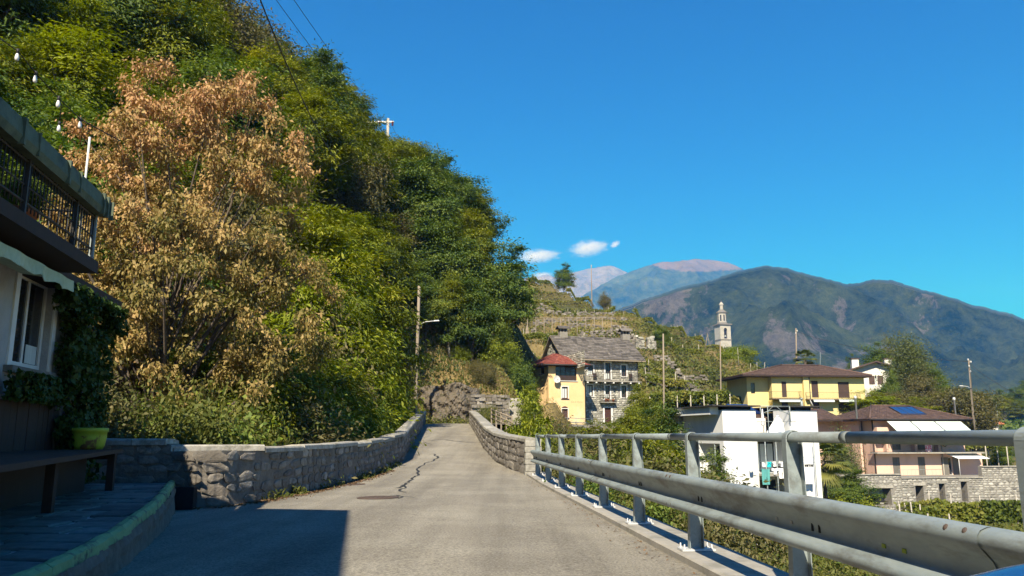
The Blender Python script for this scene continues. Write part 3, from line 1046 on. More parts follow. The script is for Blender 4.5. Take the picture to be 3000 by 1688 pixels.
# kerb strip carrying the guardrail
mb, L_ = MB(), np.arange(-6, 24.6, .6)
vs = []
for k, y in enumerate(L_):
    z = float(road_z(y))
    e = .34 + .06 * float(fbm(y * .8, 0.0, 3, 8))
    x = post_x(y)
    vs += [(x - .22, y, z - .25), (x - .22, y, z + .045), (x - .19, y, z + .06), (x + e, y, z + .06), (x + e + .02, y, z - .6)]
mb.add(vs, [(5 * i + j, 5 * i + j + 1, 5 * i + j + 6, 5 * i + j + 5) for i in range(len(L_) - 1) for j in range(4)])
mb.obj('kerb_strip', M['concrete'], kind='structure')

# ================================================================== STONE WALLS
rs = random.Random(7)


def stone_mesh(seed, name='stone'):
    r = random.Random(seed)
    n = 7
    ang = sorted((2 * math.pi * (i + r.uniform(-.28, .28)) / n) for i in range(n))
    ring = []
    for t in ang:
        c, s = math.cos(t), math.sin(t)
        k = .5 / max(abs(c), abs(s)) * r.uniform(.9, 1.0)
        k = min(k, .62)
        ring.append((c * k, s * k))
    vs = [(x, .25, z) for x, z in ring]
    vs += [(x, -.45 - r.uniform(0, .2), z) for x, z in ring]
    vs += [(x * .74, -.85 - r.uniform(0, .3), z * .70) for x, z in ring]
    vs.append((r.uniform(-.1, .1), -1.0 - r.uniform(0, .25), r.uniform(-.1, .1)))
    fs = []
    for i in range(n):
        j = (i + 1) % n
        fs += [(i, j, n + j, n + i), (n + i, n + j, 2 * n + j, 2 * n + i), (2 * n + i, 2 * n + j, 3 * n)]
    return MB().add(vs, fs)


STONE_M = {k: [stone_mesh(100 + s).mesh('stone', M[k]) for s in range(9)] for k in ('stone', 'stone_terrace', 'stone_house')}


def along(poly, s):
    """point, direction at arc length s of a 2-d polyline"""
    for a, b in zip(poly[:-1], poly[1:]):
        a, b = np.array(a[:2], float), np.array(b[:2], float)
        l = np.linalg.norm(b - a)
        if s <= l or np.allclose(b, poly[-1][:2]):
            return a + (b - a) * (s / l), (b - a) / l
        s -= l


def poly_len(poly):
    return sum(np.linalg.norm(np.array(b[:2]) - np.array(a[:2])) for a, b in zip(poly[:-1], poly[1:]))


def stone_parapet(name, label, poly, h, th, base, sw, sh, side, cap=.9, key='stone', limit=300, group=None, ragged=.0, skip=None):
    """wall along poly; side=+1: the stones face right of the direction of travel, -1: left"""
    root = thing(name, label, 'wall', (0, 0, 0), 0, group)
    Ltot = poly_len(poly)
    N_ = max(2, int(Ltot / .5))
    vs = []
    for k in range(N_ + 1):
        p, d = along(poly, Ltot * k / N_ * .9999)
        nr = np.array([d[1], -d[0]]) * side
        z = float(base(p[1], p[0]))
        hh = h(Ltot * k / N_)
        a, b = p - nr * .015, p - nr * th
        vs += [(a[0], a[1], z - .5), (a[0], a[1], z + hh - .06), (b[0], b[1], z + hh - .06), (b[0], b[1], z - 1.6)]
    mb = MB().add(vs, [(4 * i + j, 4 * i + j + 1, 4 * i + j + 5, 4 * i + j + 4) for i in range(N_) for j in range(3)])
    mb.add(vs[:4], [(0, 1, 2, 3)])
    mb.add(vs[-4:], [(3, 2, 1, 0)])
    mb.obj('mortar_core', M['mortar'], root)
    cnt = 0
    hmax = h(0)
    rows = max(2, int(round(hmax / sh)))
    for r in range(rows):
        s = rs.uniform(-sw * .5, 0)
        while s < Ltot - .03 and cnt < limit:
            w = sw * rs.uniform(.6, 1.45)
            sc = min(max(s + w / 2, .02), Ltot - .02)
            p, d = along(poly, sc)
            nr = np.array([d[1], -d[0]]) * side
            hh = h(sc) - .07
            rh = hh / rows
            z = float(base(p[1], p[0])) + rh * (r + .5) + rs.uniform(-.02, .02)
            s += w
            if skip and skip(sc, rh * (r + .5)):
                continue
            o = link('stone', rs.choice(STONE_M[key]), root, (p[0] - nr[0] * .012, p[1] - nr[1] * .012, z))
            yaw = math.atan2(nr[1], nr[0]) + math.pi / 2
            o.rotation_euler = (0, rs.uniform(-.16, .16), yaw + rs.uniform(-.05, .05))
            if rs.random() < .5:
                o.scale = (-w * .97, rs.uniform(.012, .032), rh * rs.uniform(.7, 1.1))
            else:
                o.scale = (w * .97, rs.uniform(.012, .032), rh * rs.uniform(.7, 1.1))
            cnt += 1
    s = 0
    while s < Ltot - .05:
        w = min(cap * rs.uniform(.7, 1.25), Ltot - s)
        p0, _ = along(poly, s + .008)
        p1, _ = along(poly, s + w - .008)
        d = (p1 - p0) / np.linalg.norm(p1 - p0)
        nr = np.array([d[1], -d[0]]) * side
        vs = []
        for p in (p0, p1):
            for off, dz in ((.035, -.05), (.03, .035), (.0, .06), (-th * .6, .065), (-th - .04, .03), (-th - .04, -.05)):
                q = p + nr * off
                vs.append((q[0], q[1], float(base(p[1], p[0])) + h(min(s + w / 2, Ltot)) + dz - .03 + rs.uniform(-.008, .008)))
        f = [(j, (j + 1) % 6, 6 + (j + 1) % 6, 6 + j) for j in range(6)] + [(5, 4, 3, 2, 1, 0), (6, 7, 8, 9, 10, 11)]
        MB().add(vs, f).obj('coping_stone', M['coping'], root)
        s += w
    return root


rz = lambda y, x=0: float(road_z(y))
stone_parapet('parapet_wall', 'rough rubble approach wall left of the road, between the paved corner and the bridge', WALL, lambda s: .98 + .03 * math.sin(s * 1.7), .45, rz, .40, .19, 1, 2.4, skip=lambda s, z: (s < .75 and z < .35) or rs.random() < .08)
stone_parapet('parapet_wall', 'left bridge parapet running uphill beyond the bend in the left wall', LB, lambda s: .97, .42, rz, .56, .25, 1, 2.2)
stone_parapet('parapet_wall', 'right bridge parapet starting beside the end of the steel guardrail', RB, lambda s: 1.05 - .08 * min(s / 10, 1), .45, rz, .58, .26, -1, 2.0)
stone_parapet('garden_wall', 'low dark stone wall in house shade behind the paved corner and bench', [(-9.2, 14.15), (-6.02, 14.05)], lambda s: 1.12, .45, lambda y, x: 0.0, .36, .2, 1, .7)
# quoin blocks closing the right parapet towards the camera
q = thing('wall_pier', 'pale squared stone pier closing the right bridge parapet beside the guardrail', 'pier', (.62, 24.15, 0))
zz = .0
for k in range(6):
    hh = (.16, .21, .15, .2, .17, .2)[k]
    MB().box((0, 0, zz + hh / 2), (.5 - .03 * (k % 2), .36, hh - .015), .1 + rs.uniform(-.03, .03)).obj('quoin_stone', M['coping'], q)
    zz += hh

# drain opening in the left wall
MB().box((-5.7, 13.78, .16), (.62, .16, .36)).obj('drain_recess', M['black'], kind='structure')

# ================================================================== RAISED PAVEMENT
HX, HY, HA = -7.13, 13.2, math.atan2(.194, 1.0)         # corner of the roadside house, its facade normal turned 11 deg
hn, hd = np.array([math.cos(HA), math.sin(HA)]), np.array([-math.sin(HA), math.cos(HA)])


def hw(x, y, z=0):
    """house frame (x out of the facade, y forward along it) to world"""
    p = np.array([HX, HY]) + hn * x + hd * y
    return np.array([p[0], p[1], z])


kpts = [np.array(k) for k in KERB]
PAVE_Z = .30
pave_z = lambda y: float(np.interp(y, [k[1] for k in KERB], [k[2] for k in KERB]))
vs, fs = [], []
for y in np.arange(-3, 14.1, .35):
    xk = float(poly_x(KERB, y))
    vs += [(-9.2, y, pave_z(y) - .02), (xk - .04, y, pave_z(y) - .02), (xk - .04, y, -.3)]
k = len(vs) // 3
pv = MB().add(vs, [(3 * i + j, 3 * i + j + 1, 3 * i + j + 4, 3 * i + j + 3) for i in range(k - 1) for j in range(2)]).obj('pavement', M['joint'], kind='structure')
y, row = 2.6, 0
while y < 13.9:
    rowh = rs.uniform(.30, .52) * (1 + .02 * y)
    x = float(poly_x(KERB, y + rowh / 2)) - .09
    first = True
    while x > -8.6:
        w = rs.uniform(.32, .95)
        c = np.array([x - w / 2, y + rowh / 2])
        loc = c - np.array([HX, HY])
        if loc @ hn > -.1:
            g = rs.uniform(.022, .04)
            pts = [(x - w + g, y + g), (x - w * .5, y + g + rs.uniform(-.03, .03)), (x - g, y + g), (x - g + rs.uniform(-.04, .04), y + rowh * .55), (x - g, y + rowh - g), (x - w * .45, y + rowh - g + rs.uniform(-.03, .03)), (x - w + g, y + rowh - g), (x - w + g + rs.uniform(-.04, .04), y + rowh * .5)]
            sk = .10 * math.sin(x * 1.3 + row * .4)
            P_ = []
            for px_, py_ in pts:
                yy = py_ + .16 * math.sin(px_ * 1.1 + .5) + .05 * math.sin(px_ * 3.3 + 1)
                xm = float(poly_x(KERB, np.clip(yy, 2.4, 13.7))) - .075
                P_.append((min(px_ + rs.uniform(-.03, .03), xm), min(yy, 13.8)))
            if max(p[0] for p in P_) - min(p[0] for p in P_) > .12:
                dz_ = rs.uniform(-.004, .008)
                zt = 0.0
                cx_, cy_ = np.mean([p[0] for p in P_]), np.mean([p[1] for p in P_])
                n8 = len(P_)
                vv = [(p[0], p[1], zt - .04) for p in P_] + [(p[0], p[1], zt - .008) for p in P_] + [(cx_ + (p[0] - cx_) * .95, cy_ + (p[1] - cy_) * .95, zt) for p in P_]
                vv = [(a_, b_, c_ + dz_ + pave_z(b_)) for a_, b_, c_ in vv]
                ff = [(i, (i + 1) % n8, n8 + (i + 1) % n8, n8 + i) for i in range(n8)] + [(n8 + i, n8 + (i + 1) % n8, 2 * n8 + (i + 1) % n8, 2 * n8 + i) for i in range(n8)] + [tuple(range(2 * n8, 3 * n8))]
                if (P_[1][0] - P_[0][0]) * (P_[2][1] - P_[1][1]) - (P_[1][1] - P_[0][1]) * (P_[2][0] - P_[1][0]) < 0 or True:
                    MB().add(vv, ff).obj('paving_stone', M['slab'], pv)
        x -= w
    y += rowh
    row += 1
# green painted kerb, in cast lengths
kp = thing('painted_kerb', 'green painted rounded kerb edging the raised paved corner', 'kerb')
segs = []
dense = []
for a, b in zip(kpts[:-1], kpts[1:]):
    for t in np.linspace(0, 1, 8, endpoint=False):
        dense.append(a + (b - a) * t)
dense.append(kpts[-1])
dense = np.array(dense)
for k in range(2):
    dense[1:-1] = (dense[:-2] + dense[1:-1] * 2 + dense[2:]) / 4
stp = 10
for s in range(0, len(dense) - 1, stp):
    seg = dense[s:s + stp + 1]
    if len(seg) < 2:
        continue
    vs = []
    for i, p in enumerate(seg):
        d = seg[min(i + 1, len(seg) - 1)] - seg[max(i - 1, 0)]
        d = d / np.linalg.norm(d)
        nr = np.array([d[1], -d[0], 0])
        gap = d * (.006 if i == 0 else (-.006 if i == len(seg) - 1 else 0))
        for off, dz in ((-.065, -.06), (-.055, .025), (-.02, .045), (.02, .042), (.055, .018), (.065, -.06)):
            q_ = p + nr * off + gap
            vs.append((q_[0] + rs.uniform(-.008, .008), q_[1] + rs.uniform(-.008, .008), q_[2] + dz + rs.uniform(-.006, .006)))
    m_ = len(seg)
    MB().add(vs, [(6 * i + j, 6 * i + 6 + j, 6 * i + 7 + j, 6 * i + 1 + j) for i in range(m_ - 1) for j in range(5)] + [(0, 1, 2, 3, 4, 5), tuple(6 * (m_ - 1) + j for j in (5, 4, 3, 2, 1, 0))], smooth=False).obj('kerb_length', M['kerb_green'], kp)
# rubble face of the kerb towards the road
vs = []
for i, p in enumerate(dense):
    d = dense[min(i + 1, len(dense) - 1)] - dense[max(i - 1, 0)]
    d = d / np.linalg.norm(d)
    nr = np.array([d[1], -d[0], 0])
    for off, dz in ((.07, -.04), (.09, -.12), (.075, -.22), (.11, -.46)):
        q_ = p + nr * (off + rs.uniform(-.02, .02))
        vs.append((q_[0], q_[1], q_[2] + dz))
MB().add(vs, [(4 * i + j, 4 * i + 4 + j, 4 * i + 5 + j, 4 * i + 1 + j) for i in range(len(dense) - 1) for j in range(3)]).obj('kerb_face', M['mortar'], kp)

# ================================================================== GUARDRAIL
gr = thing('guardrail', 'galvanised steel guardrail with round handrail along the right edge of the road', 'guardrail', (0, 0, 0))
GA = math.atan2(-PDIR[0], PDIR[1])                     # turn of the rail about z
pd = PDIR / np.linalg.norm(PDIR)
pn = np.array([pd[1], -pd[0]])                         # to the outer side


def gpt(y, off, z):
    b = np.array([post_x(y), y]) + pn * off
    return (b[0], b[1], z)


def strip(mb, path, w, t):
    """flat bar following path (x,z), width w along y, thickness t"""
    vs = []
    for i, (x, z) in enumerate(path):
        a, b = path[max(i - 1, 0)], path[min(i + 1, len(path) - 1)]
        dx, dz = b[0] - a[0], b[1] - a[1]
        l = math.hypot(dx, dz)
        nx_, nz_ = dz / l * t, -dx / l * t
        vs += [(x, -w / 2, z), (x, w / 2, z), (x + nx_, w / 2, z + nz_), (x + nx_, -w / 2, z + nz_)]
    n_ = len(path)
    mb.add(vs, [(4 * i + j, 4 * i + (j + 1) % 4, 4 * i + 4 + (j + 1) % 4, 4 * i + 4 + j) for i in range(n_ - 1) for j in range(4)] + [(3, 2, 1, 0), tuple(4 * (n_ - 1) + j for j in range(4))])


PZ = .085
loop = [(-.075, PZ)] + [(-.062, z) for z in (.4, .7, 1.0, 1.18)] + [(-.062 * math.cos(a), 1.178 + .062 * math.sin(a)) for a in np.linspace(0, math.pi, 11)] + [(.062, 1.17), (.062, 1.0), (.075, .6), (.075, PZ)]
mbl = MB()
strip(mbl, loop, .075, .008)
loop_me = mbl.mesh('post_loop', M['galv'])
web = MB()
web.add([(-.066, .012, PZ), (.066, .012, PZ), (.066, .012, .6), (.054, .012, 1.0), (.054, .012, 1.155), (-.054, .012, 1.155), (-.054, .012, 1.0), (-.06, .012, .6)] +
        [(-.066, .022, PZ), (.066, .022, PZ), (.066, .022, .6), (.054, .022, 1.0), (.054, .022, 1.155), (-.054, .022, 1.155), (-.054, .022, 1.0), (-.06, .022, .6)],
        [tuple(range(8)), tuple(range(15, 7, -1))] + [(j, j + 8, (j + 1) % 8 + 8, (j + 1) % 8) for j in range(8)])
web_me = web.mesh('post_web', M['galv'])
plate_me = MB().box((0, 0, .0), (.34, .20, .018)).mesh('base_plate', M['galv_plate'])
bolt_me = MB().lathe([(.016, 0), (.016, .012), (.008, .013), (.008, .045), (.006, .048)], n=6).mesh('bolt', M['galv_plate'])
for k in range(-3, 7):
    y = POST0[1] + 2.43 * k
    p = link('post', loop_me, gr, (post_x(y), y, float(road_z(y)) * .7), GA)
    link('web', web_me, p)
    link('base_plate', plate_me, p, (0, 0, PZ - .012))
    for dx, dy in ((-.14, -.07), (-.14, .07), (.14, -.07), (.14, .07)):
        link('bolt', bolt_me, p, (dx, dy, PZ - .004))
y0, y1 = POST0[1] + 2.43 * -3 - .6, POST0[1] + 2.43 * 6 + .15
joints = [y0] + [y for y in np.arange(5.05 - 8, y1 - 1, 4.0) if y > y0 + 1] + [y1]
for a, b in zip(joints[:-1], joints[1:]):
    MB().tube([gpt(a + .002, 0, 1.19), gpt((a + b) / 2, 0, 1.19), gpt(b - .002, 0, 1.19)], .0365, 20).obj('handrail_tube', M['galv'], gr)
    MB().tube([gpt(a - .04, 0, 1.19), gpt(a + .04, 0, 1.19)], .0385, 20).obj('tube_sleeve', M['galv'], gr)
prof = [(.02, .802), (.045, .80), (.075, .788), (.092, .765), (.096, .74), (.088, .715), (.06, .685), (.03, .65), (.014, .61), (.012, .575), (.02, .553), (.05, .533), (.08, .515), (.094, .495), (.092, .472), (.075, .452), (.045, .441), (.02, .439)]
jb = [y0 + .3] + [POST0[1] + 2.43 * k + .5 for k in (-2, 0, 2, 4)] + [y1 + .25]
for si, (a, b) in enumerate(zip(jb[:-1], jb[1:])):
    vs, NN = [], len(prof)
    sts = np.linspace(a - .32 if si else a, b, 9)
    for yy in sts:
        for o, z in prof:
            lift = .005 if (si and yy < a + .05) else 0.0
            vs.append(gpt(yy, -.075 - o - (.004 if si % 2 else 0) - lift, z + (.002 if si % 2 else 0)))
    ns = len(sts)
    mb = MB().add(vs, [(NN * i + j, NN * i + j + 1, NN * i + NN + j + 1, NN * i + NN + j) for i in range(ns - 1) for j in range(NN - 1)], smooth=True)
    back = [gpt(yy, -.075 - o + .006, z) for yy in sts for o, z in prof]
    mb.add(back, [(NN * i + j, NN * i + NN + j, NN * i + NN + j + 1, NN * i + j + 1) for i in range(ns - 1) for j in range(NN - 1)], smooth=True)
    bm_ = mb.obj('rail_beam', M['galv'], gr)
    for yy in (a - .22, a - .08):
        for o, z in ((.10, .775), (.10, .49)):
            c = gpt(yy, -.075 - o + .012, z)
            mbb = MB().lathe([(.017, 0), (.017, .005), (.010, .010), (.002, .011)], n=10)
            ob = mbb.obj('rail_bolt', M['iron'], bm_, c)
            ob.rotation_euler = (.0, -1.1 if z > .6 else -1.57, GA)
for k in range(-3, 7):
    y = POST0[1] + 2.43 * k
    for dy in (-.05, .05):
        ob = MB().box((0, 0, 0), (.012, .018, .05)).obj('slot', M['black'], gr, gpt(y - .5 + dy, -.094, .605))
        ob.rotation_euler = (0, 0, GA)
for y, m_ in ((6.0, 'post_pale'), (5.75, 'post_pale'), (4.55, 'pot_green'), (4.35, 'pot_green'), (12.2, 'post_pale'), (16.5, 'post_pale')):
    ob = MB().box((0, 0, 0), (.012, .035, .022)).obj('dish_or_hole_light', M[m_], gr, gpt(y, -.092, .60))  # bright chips painted for the sunlit leaves seen through holes in the beam
    ob.rotation_euler = (0, 0, GA)
# ================================================================== FOLIAGE
def unit(v):
    return v / np.maximum(np.linalg.norm(v, axis=-1, keepdims=True), 1e-9)


def leaf_quads(C, Nrm, size, aspect, rng, droop=0.0, bend=.12, axis_=None):
    """rhombic leaves: centres C, normals Nrm, lengths size; returns V, F"""
    n = len(C)
    if axis_ is None:
        axis_ = rng.normal(size=(n, 3))
    axis_ = axis_ - droop * np.array([0, 0, 1.0])
    T = unit(axis_ - (axis_ * Nrm).sum(-1, keepdims=True) * Nrm)
    B = np.cross(Nrm, T)
    s = size[:, None]
    V = np.empty((n, 4, 3))
    V[:, 0] = C - T * s * .5
    V[:, 1] = C + B * s * aspect * .5 + Nrm * s * bend + T * s * .05
    V[:, 2] = C + T * s * .5
    V[:, 3] = C - B * s * aspect * .5 + Nrm * s * bend + T * s * .05
    return V.reshape(-1, 3), np.arange(n * 4).reshape(n, 4)


def foliage_mesh(name, C, Nrm, size, aspect, rng, m, g, dead=None, droop=0., bend=.12, axis_=None):
    V, F = leaf_quads(C, Nrm, size, aspect, rng, droop, bend, axis_)
    n = len(C)
    A = np.stack([rng.random(n), g, dead if dead is not None else np.zeros(n)], -1)
    return np_mesh(name, V, F, m, A)


def crown_points(rng, R, H0, H1, ncl, per, rcl, flat=.55, shell=.55, lobes=5, top=.8, skew=0.0):
    """sprays spread through an uneven crown; returns leaf centres, outward normals, spray tone and spray centres"""
    ph = rng.random(6) * 6.28
    cs = []
    while len(cs) < ncl:
        d = unit(rng.normal(size=3))
        if d[2] < -.75:
            continue
        az = math.atan2(d[1], d[0])
        lob = 1 + .22 * math.sin(lobes * az + ph[0]) * math.cos(2.3 * d[2] + ph[1]) + .16 * math.sin(3 * az + ph[2] + 4 * d[2]) + .12 * rng.normal()
        r = (shell + (1 - shell) * rng.random() ** .6) * lob
        hz = (H0 + H1) / 2 + d[2] * r * (H1 - H0) / 2
        t = np.clip((hz - H0) / (H1 - H0), 0, 1)
        wd = (1 - t) * 1.0 + t * top
        cs.append((d[0] * r * R * wd + skew * t, d[1] * r * R * wd, hz))
    cs = np.array(cs)
    k = rng.integers(0, ncl, ncl * per)
    off = rng.normal(size=(len(k), 3)) * np.array([1, 1, flat]) * rcl * (.55 + .9 * rng.random((ncl,)))[k][:, None] * .5
    C = cs[k] + off
    mid = np.array([0, 0, H0 * .6 + H1 * .4])
    out = unit(C - mid)
    return C, out, rng.random(ncl)[k], cs, k


def limbs(mb, rng, H, base_r, targets, split=.25, wob=.04, n=6):
    """tapered trunk and limbs reaching the spray centres"""
    top = np.array([0, 0, H * .78])
    pts = [np.array([0, 0, -1.0])]
    for t in np.linspace(0, 1, 8):
        pts.append(np.array([math.sin(t * 5 + rng.random()) * wob * H * t, math.cos(t * 4 + rng.random()) * wob * H * t, top[2] * t]))
    rr = [base_r * 1.15] + [base_r * (1 - .85 * t) for t in np.linspace(0, 1, 8)]
    mb.tube(pts, rr, n + 2)
    for tg in targets:
        t = np.clip((tg[2] / H - .12) * rng.uniform(.5, .85) + .05, split * .7, .92)
        i = t * 7
        a = pts[1 + int(i)] + (pts[min(2 + int(i), 8)] - pts[1 + int(i)]) * (i - int(i))
        mid = (a + tg) / 2 + np.array([0, 0, .10 * np.linalg.norm(tg - a)]) + rng.normal(size=3) * .05 * np.linalg.norm(tg - a)
        r0 = base_r * (1 - .8 * t) * .5
        mb.tube([a, a * .6 + mid * .4 + rng.normal(size=3) * .04, mid, tg * .6 + mid * .4, tg], [r0, r0 * .8, r0 * .6, r0 * .4, r0 * .15], n - 1, cap=False)


def tree_proto(seed, R, H0, H1, ncl, per, rcl, leaf, aspect, mleaf, mbark='bark', flat=.5, shell=.5, droop=0., up=.6, base_r=None, nl=16, top=.8, jit=.7, frond=False, dead=None, bend=.12):
    rng = np.random.default_rng(seed)
    C, out, g, cs, k = crown_points(rng, R, H0, H1, ncl, per, rcl, flat, shell, top=top)
    Nrm = unit(out * .55 + np.array([0, 0, up]) + rng.normal(size=C.shape) * jit)
    size = leaf * (.65 + .7 * rng.random(len(C)))
    ax = None
    if frond:                                  # fronds point away from the middle of their spray
        ax = unit(C - cs[k]) + rng.normal(size=C.shape) * .25
    dd = None
    if dead is not None:
        base = np.clip((C[:, 2] - H0) / (H1 - H0), 0, 1)
        dd = np.clip(dead(base, C) + .25 * rng.normal(size=len(C)) + .35 * (rng.random(ncl)[k] - .5), 0, 1)
    crown = foliage_mesh('crown', C, Nrm, size, aspect, rng, M[mleaf], g, dd, droop, bend, ax)
    mb = MB()
    sel = cs[rng.permutation(len(cs))[:nl]]
    limbs(mb, rng, H1, base_r or H1 * .017, sel)
    return crown, mb.mesh('trunk', M[mbark]), H1


P_ = {}
P_['locust'] = [tree_proto(10 + s, 3.6, 3.4, 12.0, 105, 190, 1.3, .38, .25, 'leaf_locust', 'bark_pale', flat=.32, shell=.5, droop=.5, up=.8, frond=True, jit=.45, nl=22) for s in range(3)]
P_['lime'] = [tree_proto(20 + s, 3.0, 2.2, 9.5, 85, 170, 1.2, .34, .27, 'leaf_lime', 'bark_pale', flat=.32, shell=.5, droop=.5, up=.8, frond=True, jit=.45, nl=18) for s in range(2)]
P_['dark'] = [tree_proto(30 + s, 4.0, 2.5, 13.0, 120, 210, 1.4, .36, .36, 'leaf_dark', 'bark', flat=.5, shell=.5, up=.55, frond=True, droop=.3, jit=.5, nl=20) for s in range(3)]
P_['olive'] = [tree_proto(40 + s, 3.2, 2.4, 10.5, 75, 200, 1.6, .30, .45, 'leaf_olive', 'bark_pale', flat=.6, shell=.4, up=.45, nl=24) for s in range(2)]
P_['shrub'] = [tree_proto(50 + s, 1.5, .15, 2.6, 60, 260, .7, .115, .45, 'leaf_shrub', 'bark', flat=.7, shell=.45, up=.5, nl=14, base_r=.04, top=.9) for s in range(4)]
P_['shrub_lime'] = [tree_proto(60 + s, 1.4, .15, 2.3, 52, 240, .65, .12, .5, 'leaf_lime', 'bark', flat=.6, shell=.45, up=.6, nl=10, base_r=.04, top=.9) for s in range(2)]
P_['shrub_dark'] = [tree_proto(66 + s, 1.5, .1, 2.6, 60, 250, .7, .115, .5, 'leaf_dark', 'bark', flat=.7, shell=.5, up=.5, nl=10, base_r=.04, top=.9) for s in range(2)]
P_['shrub_olive'] = [tree_proto(70 + s, 1.4, .1, 2.2, 52, 230, .65, .11, .45, 'leaf_olive', 'bark', flat=.7, shell=.45, up=.5, nl=14, base_r=.04, top=.9) for s in range(2)]
P_['willow'] = [tree_proto(80, 3.0, 1.2, 10.5, 110, 210, 1.2, .26, .3, 'leaf_willow', 'bark_pale', flat=1.1, shell=.35, up=.1, jit=1.0, nl=24, top=.55)]
rp = random.Random(11)


def plant(kind, name, label, cat, loc, s=1.0, sz=None, group=None, rz_=None, var=None):
    cr, tr, H = P_[kind][rp.randrange(len(P_[kind])) if var is None else var]
    root = thing(name, label, cat, loc, rp.uniform(0, 6.28) if rz_ is None else rz_, group)
    root.scale = (s, s, sz if sz else s)
    link('crown', cr, root)
    link('trunk' if 'tree' in name else 'stem', tr, root)
    return root


TALL = {'shrub': 'locust', 'shrub_lime': 'lime', 'shrub_dark': 'dark', 'shrub_olive': 'olive'}


def plant_top(kind, name, label, cat, px, py, Y, s=1.0, group=None, sink=.3, smin=.35, smax=1.9):
    """a plant whose crown top is seen at (px,py) at depth Y, standing on the ground there"""
    p = at(px, py, Y)
    gz = float(ground_z(p[0], Y)) - sink
    if (p[2] - gz) / P_[kind][0][2] > 1.9 and kind in TALL:      # too tall for a bush: the tree of that colour
        kind, s = TALL[kind], s * 1.1
        smin, smax = .3, 1.9
    H = P_[kind][0][2]
    k = (p[2] - gz) / H
    k = min(max(k, smin), smax)
    kz = max(k, (p[2] - gz) / H)                 # always rooted in the ground, drawn up tall where it must be
    return plant(kind, name, label, cat, (p[0], Y, gz), s * min(max(k, .6), 1.35), kz, group)


# ---- the autumn tree behind the left wall
rng = np.random.default_rng(5)
AB = at(455, 1200, 21.5)
az0 = float(ground_z(AB[0], 21.5))


def autumn():
    lob = [(-.3, 0, 11.2, 1.7), (-2.3, .2, 9.7, 1.8), (2.1, -.2, 10.7, 1.7), (.9, 0, 11.0, 1.5), (3.3, 0, 9.6, 1.4), (-3.2, .4, 7.9, 1.8), (.2, -1.4, 8.6, 2.2), (3.2, .3, 8.1, 1.9), (-2.0, -1.2, 6.6, 2.1), (1.6, -1.6, 6.3, 2.3), (3.6, 0, 5.7, 1.7), (-3.6, -.2, 5.4, 1.7), (.0, -2.0, 4.2, 2.0), (2.8, -1.2, 3.9, 1.8), (-2.4, -1.4, 3.6, 1.7),
           (0, 1.4, 7.5, 2.6), (0, 1.2, 4.6, 2.4), (-4.4, 0.6, 6.9, 1.5), (-5.2, .4, 8.4, 1.3), (-5.4, .2, 6.0, 1.3), (4.2, .2, 7.2, 1.2)]
    Cs, gs, outs, axs = [], [], [], []
    heads = []
    for x, y, z, r in lob:
        ncl = int(26 * (r / 2) ** 2)
        d = unit(rng.normal(size=(ncl, 3)))
        c = np.array([x, y, z]) + d * (r * (.55 + .5 * rng.random((ncl, 1)))) * np.array([1, 1, .85])
        heads.append(c[rng.integers(0, ncl, 3)])
        per = 225
        k = np.repeat(np.arange(ncl), per)
        o = rng.normal(size=(len(k), 3)) * np.array([.21, .21, .13])
        Cs.append(c[k] + o)
        outs.append(unit(c[k] + o - np.array([0, .8, z - .8])))
        gs.append(rng.random(ncl)[k])
        axs.append(unit(o) + rng.normal(size=o.shape) * .4)
    C, out, g, ax = np.concatenate(Cs), np.concatenate(outs), np.concatenate(gs), np.concatenate(axs)
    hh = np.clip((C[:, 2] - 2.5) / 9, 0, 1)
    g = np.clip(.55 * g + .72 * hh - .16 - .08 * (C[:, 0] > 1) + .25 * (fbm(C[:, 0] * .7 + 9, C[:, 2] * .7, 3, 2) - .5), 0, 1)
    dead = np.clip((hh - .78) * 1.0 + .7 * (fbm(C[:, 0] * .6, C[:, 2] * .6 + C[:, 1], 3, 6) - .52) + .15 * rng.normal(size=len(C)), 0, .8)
    Nrm = unit(out * .4 + np.array([0, -.15, .35]) + rng.normal(size=C.shape) * .8)
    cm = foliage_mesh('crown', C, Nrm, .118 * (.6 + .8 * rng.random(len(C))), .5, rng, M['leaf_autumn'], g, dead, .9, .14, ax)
    mb = MB()
    hd_ = np.concatenate(heads)
    limbs(mb, rng, 11.5, .22, hd_, split=.12, wob=.03, n=6)
    for j in range(4):
        b = np.array([rng.uniform(-.7, .7), rng.uniform(-.5, .3), 0])
        t = hd_[rng.integers(0, len(hd_))]
        mb.tube([b - [0, 0, 1], b * .8 + t * .2 + rng.normal(size=3) * .2, b * .4 + t * .6, t], [.13, .11, .07, .02], 6)
    return cm, mb.mesh('trunk', M['bark'])


cm, tm = autumn()
t = thing('autumn_tree', 'large tree with orange brown withered leaves behind the left wall', 'tree', (AB[0] + .1, 21.5, az0))
t.scale = (.84, 1.0, (at(500, 175, 21.5)[2] - az0) / 12.6)
link('crown', cm, t)
link('trunk', tm, t)

# ---- wood on the steep slope
GROUP_W = 'trees of the wood on the steep slope'
KINDS = {'locust': ('locust_tree', 'feathery mid green locust tree in the wood on the steep slope'),
         'lime': ('young_locust_tree', 'small bright yellow green locust tree in the wood on the steep slope'),
         'dark': ('broadleaf_tree', 'tall dark green broadleaf tree in the wood on the steep slope'),
         'olive': ('thinning_tree', 'dull olive brown thinning tree in the wood on the steep slope')}
placed = []


def kind_at(px, py):
    r = rp.random()
    if px < 330:
        return 'dark' if r < .55 else ('locust' if r < .9 else 'lime')
    if px > 1230:
        return 'dark' if r < .8 else 'locust'
    if px > 900:
        return 'locust' if r < .62 else ('dark' if r < .8 else ('lime' if r < .92 else 'olive'))
    if py < 330 and px > 480:
        return 'olive' if r < .6 else 'locust'
    return 'locust' if r < .5 else ('olive' if r < .66 else ('dark' if r < .82 else 'lime'))


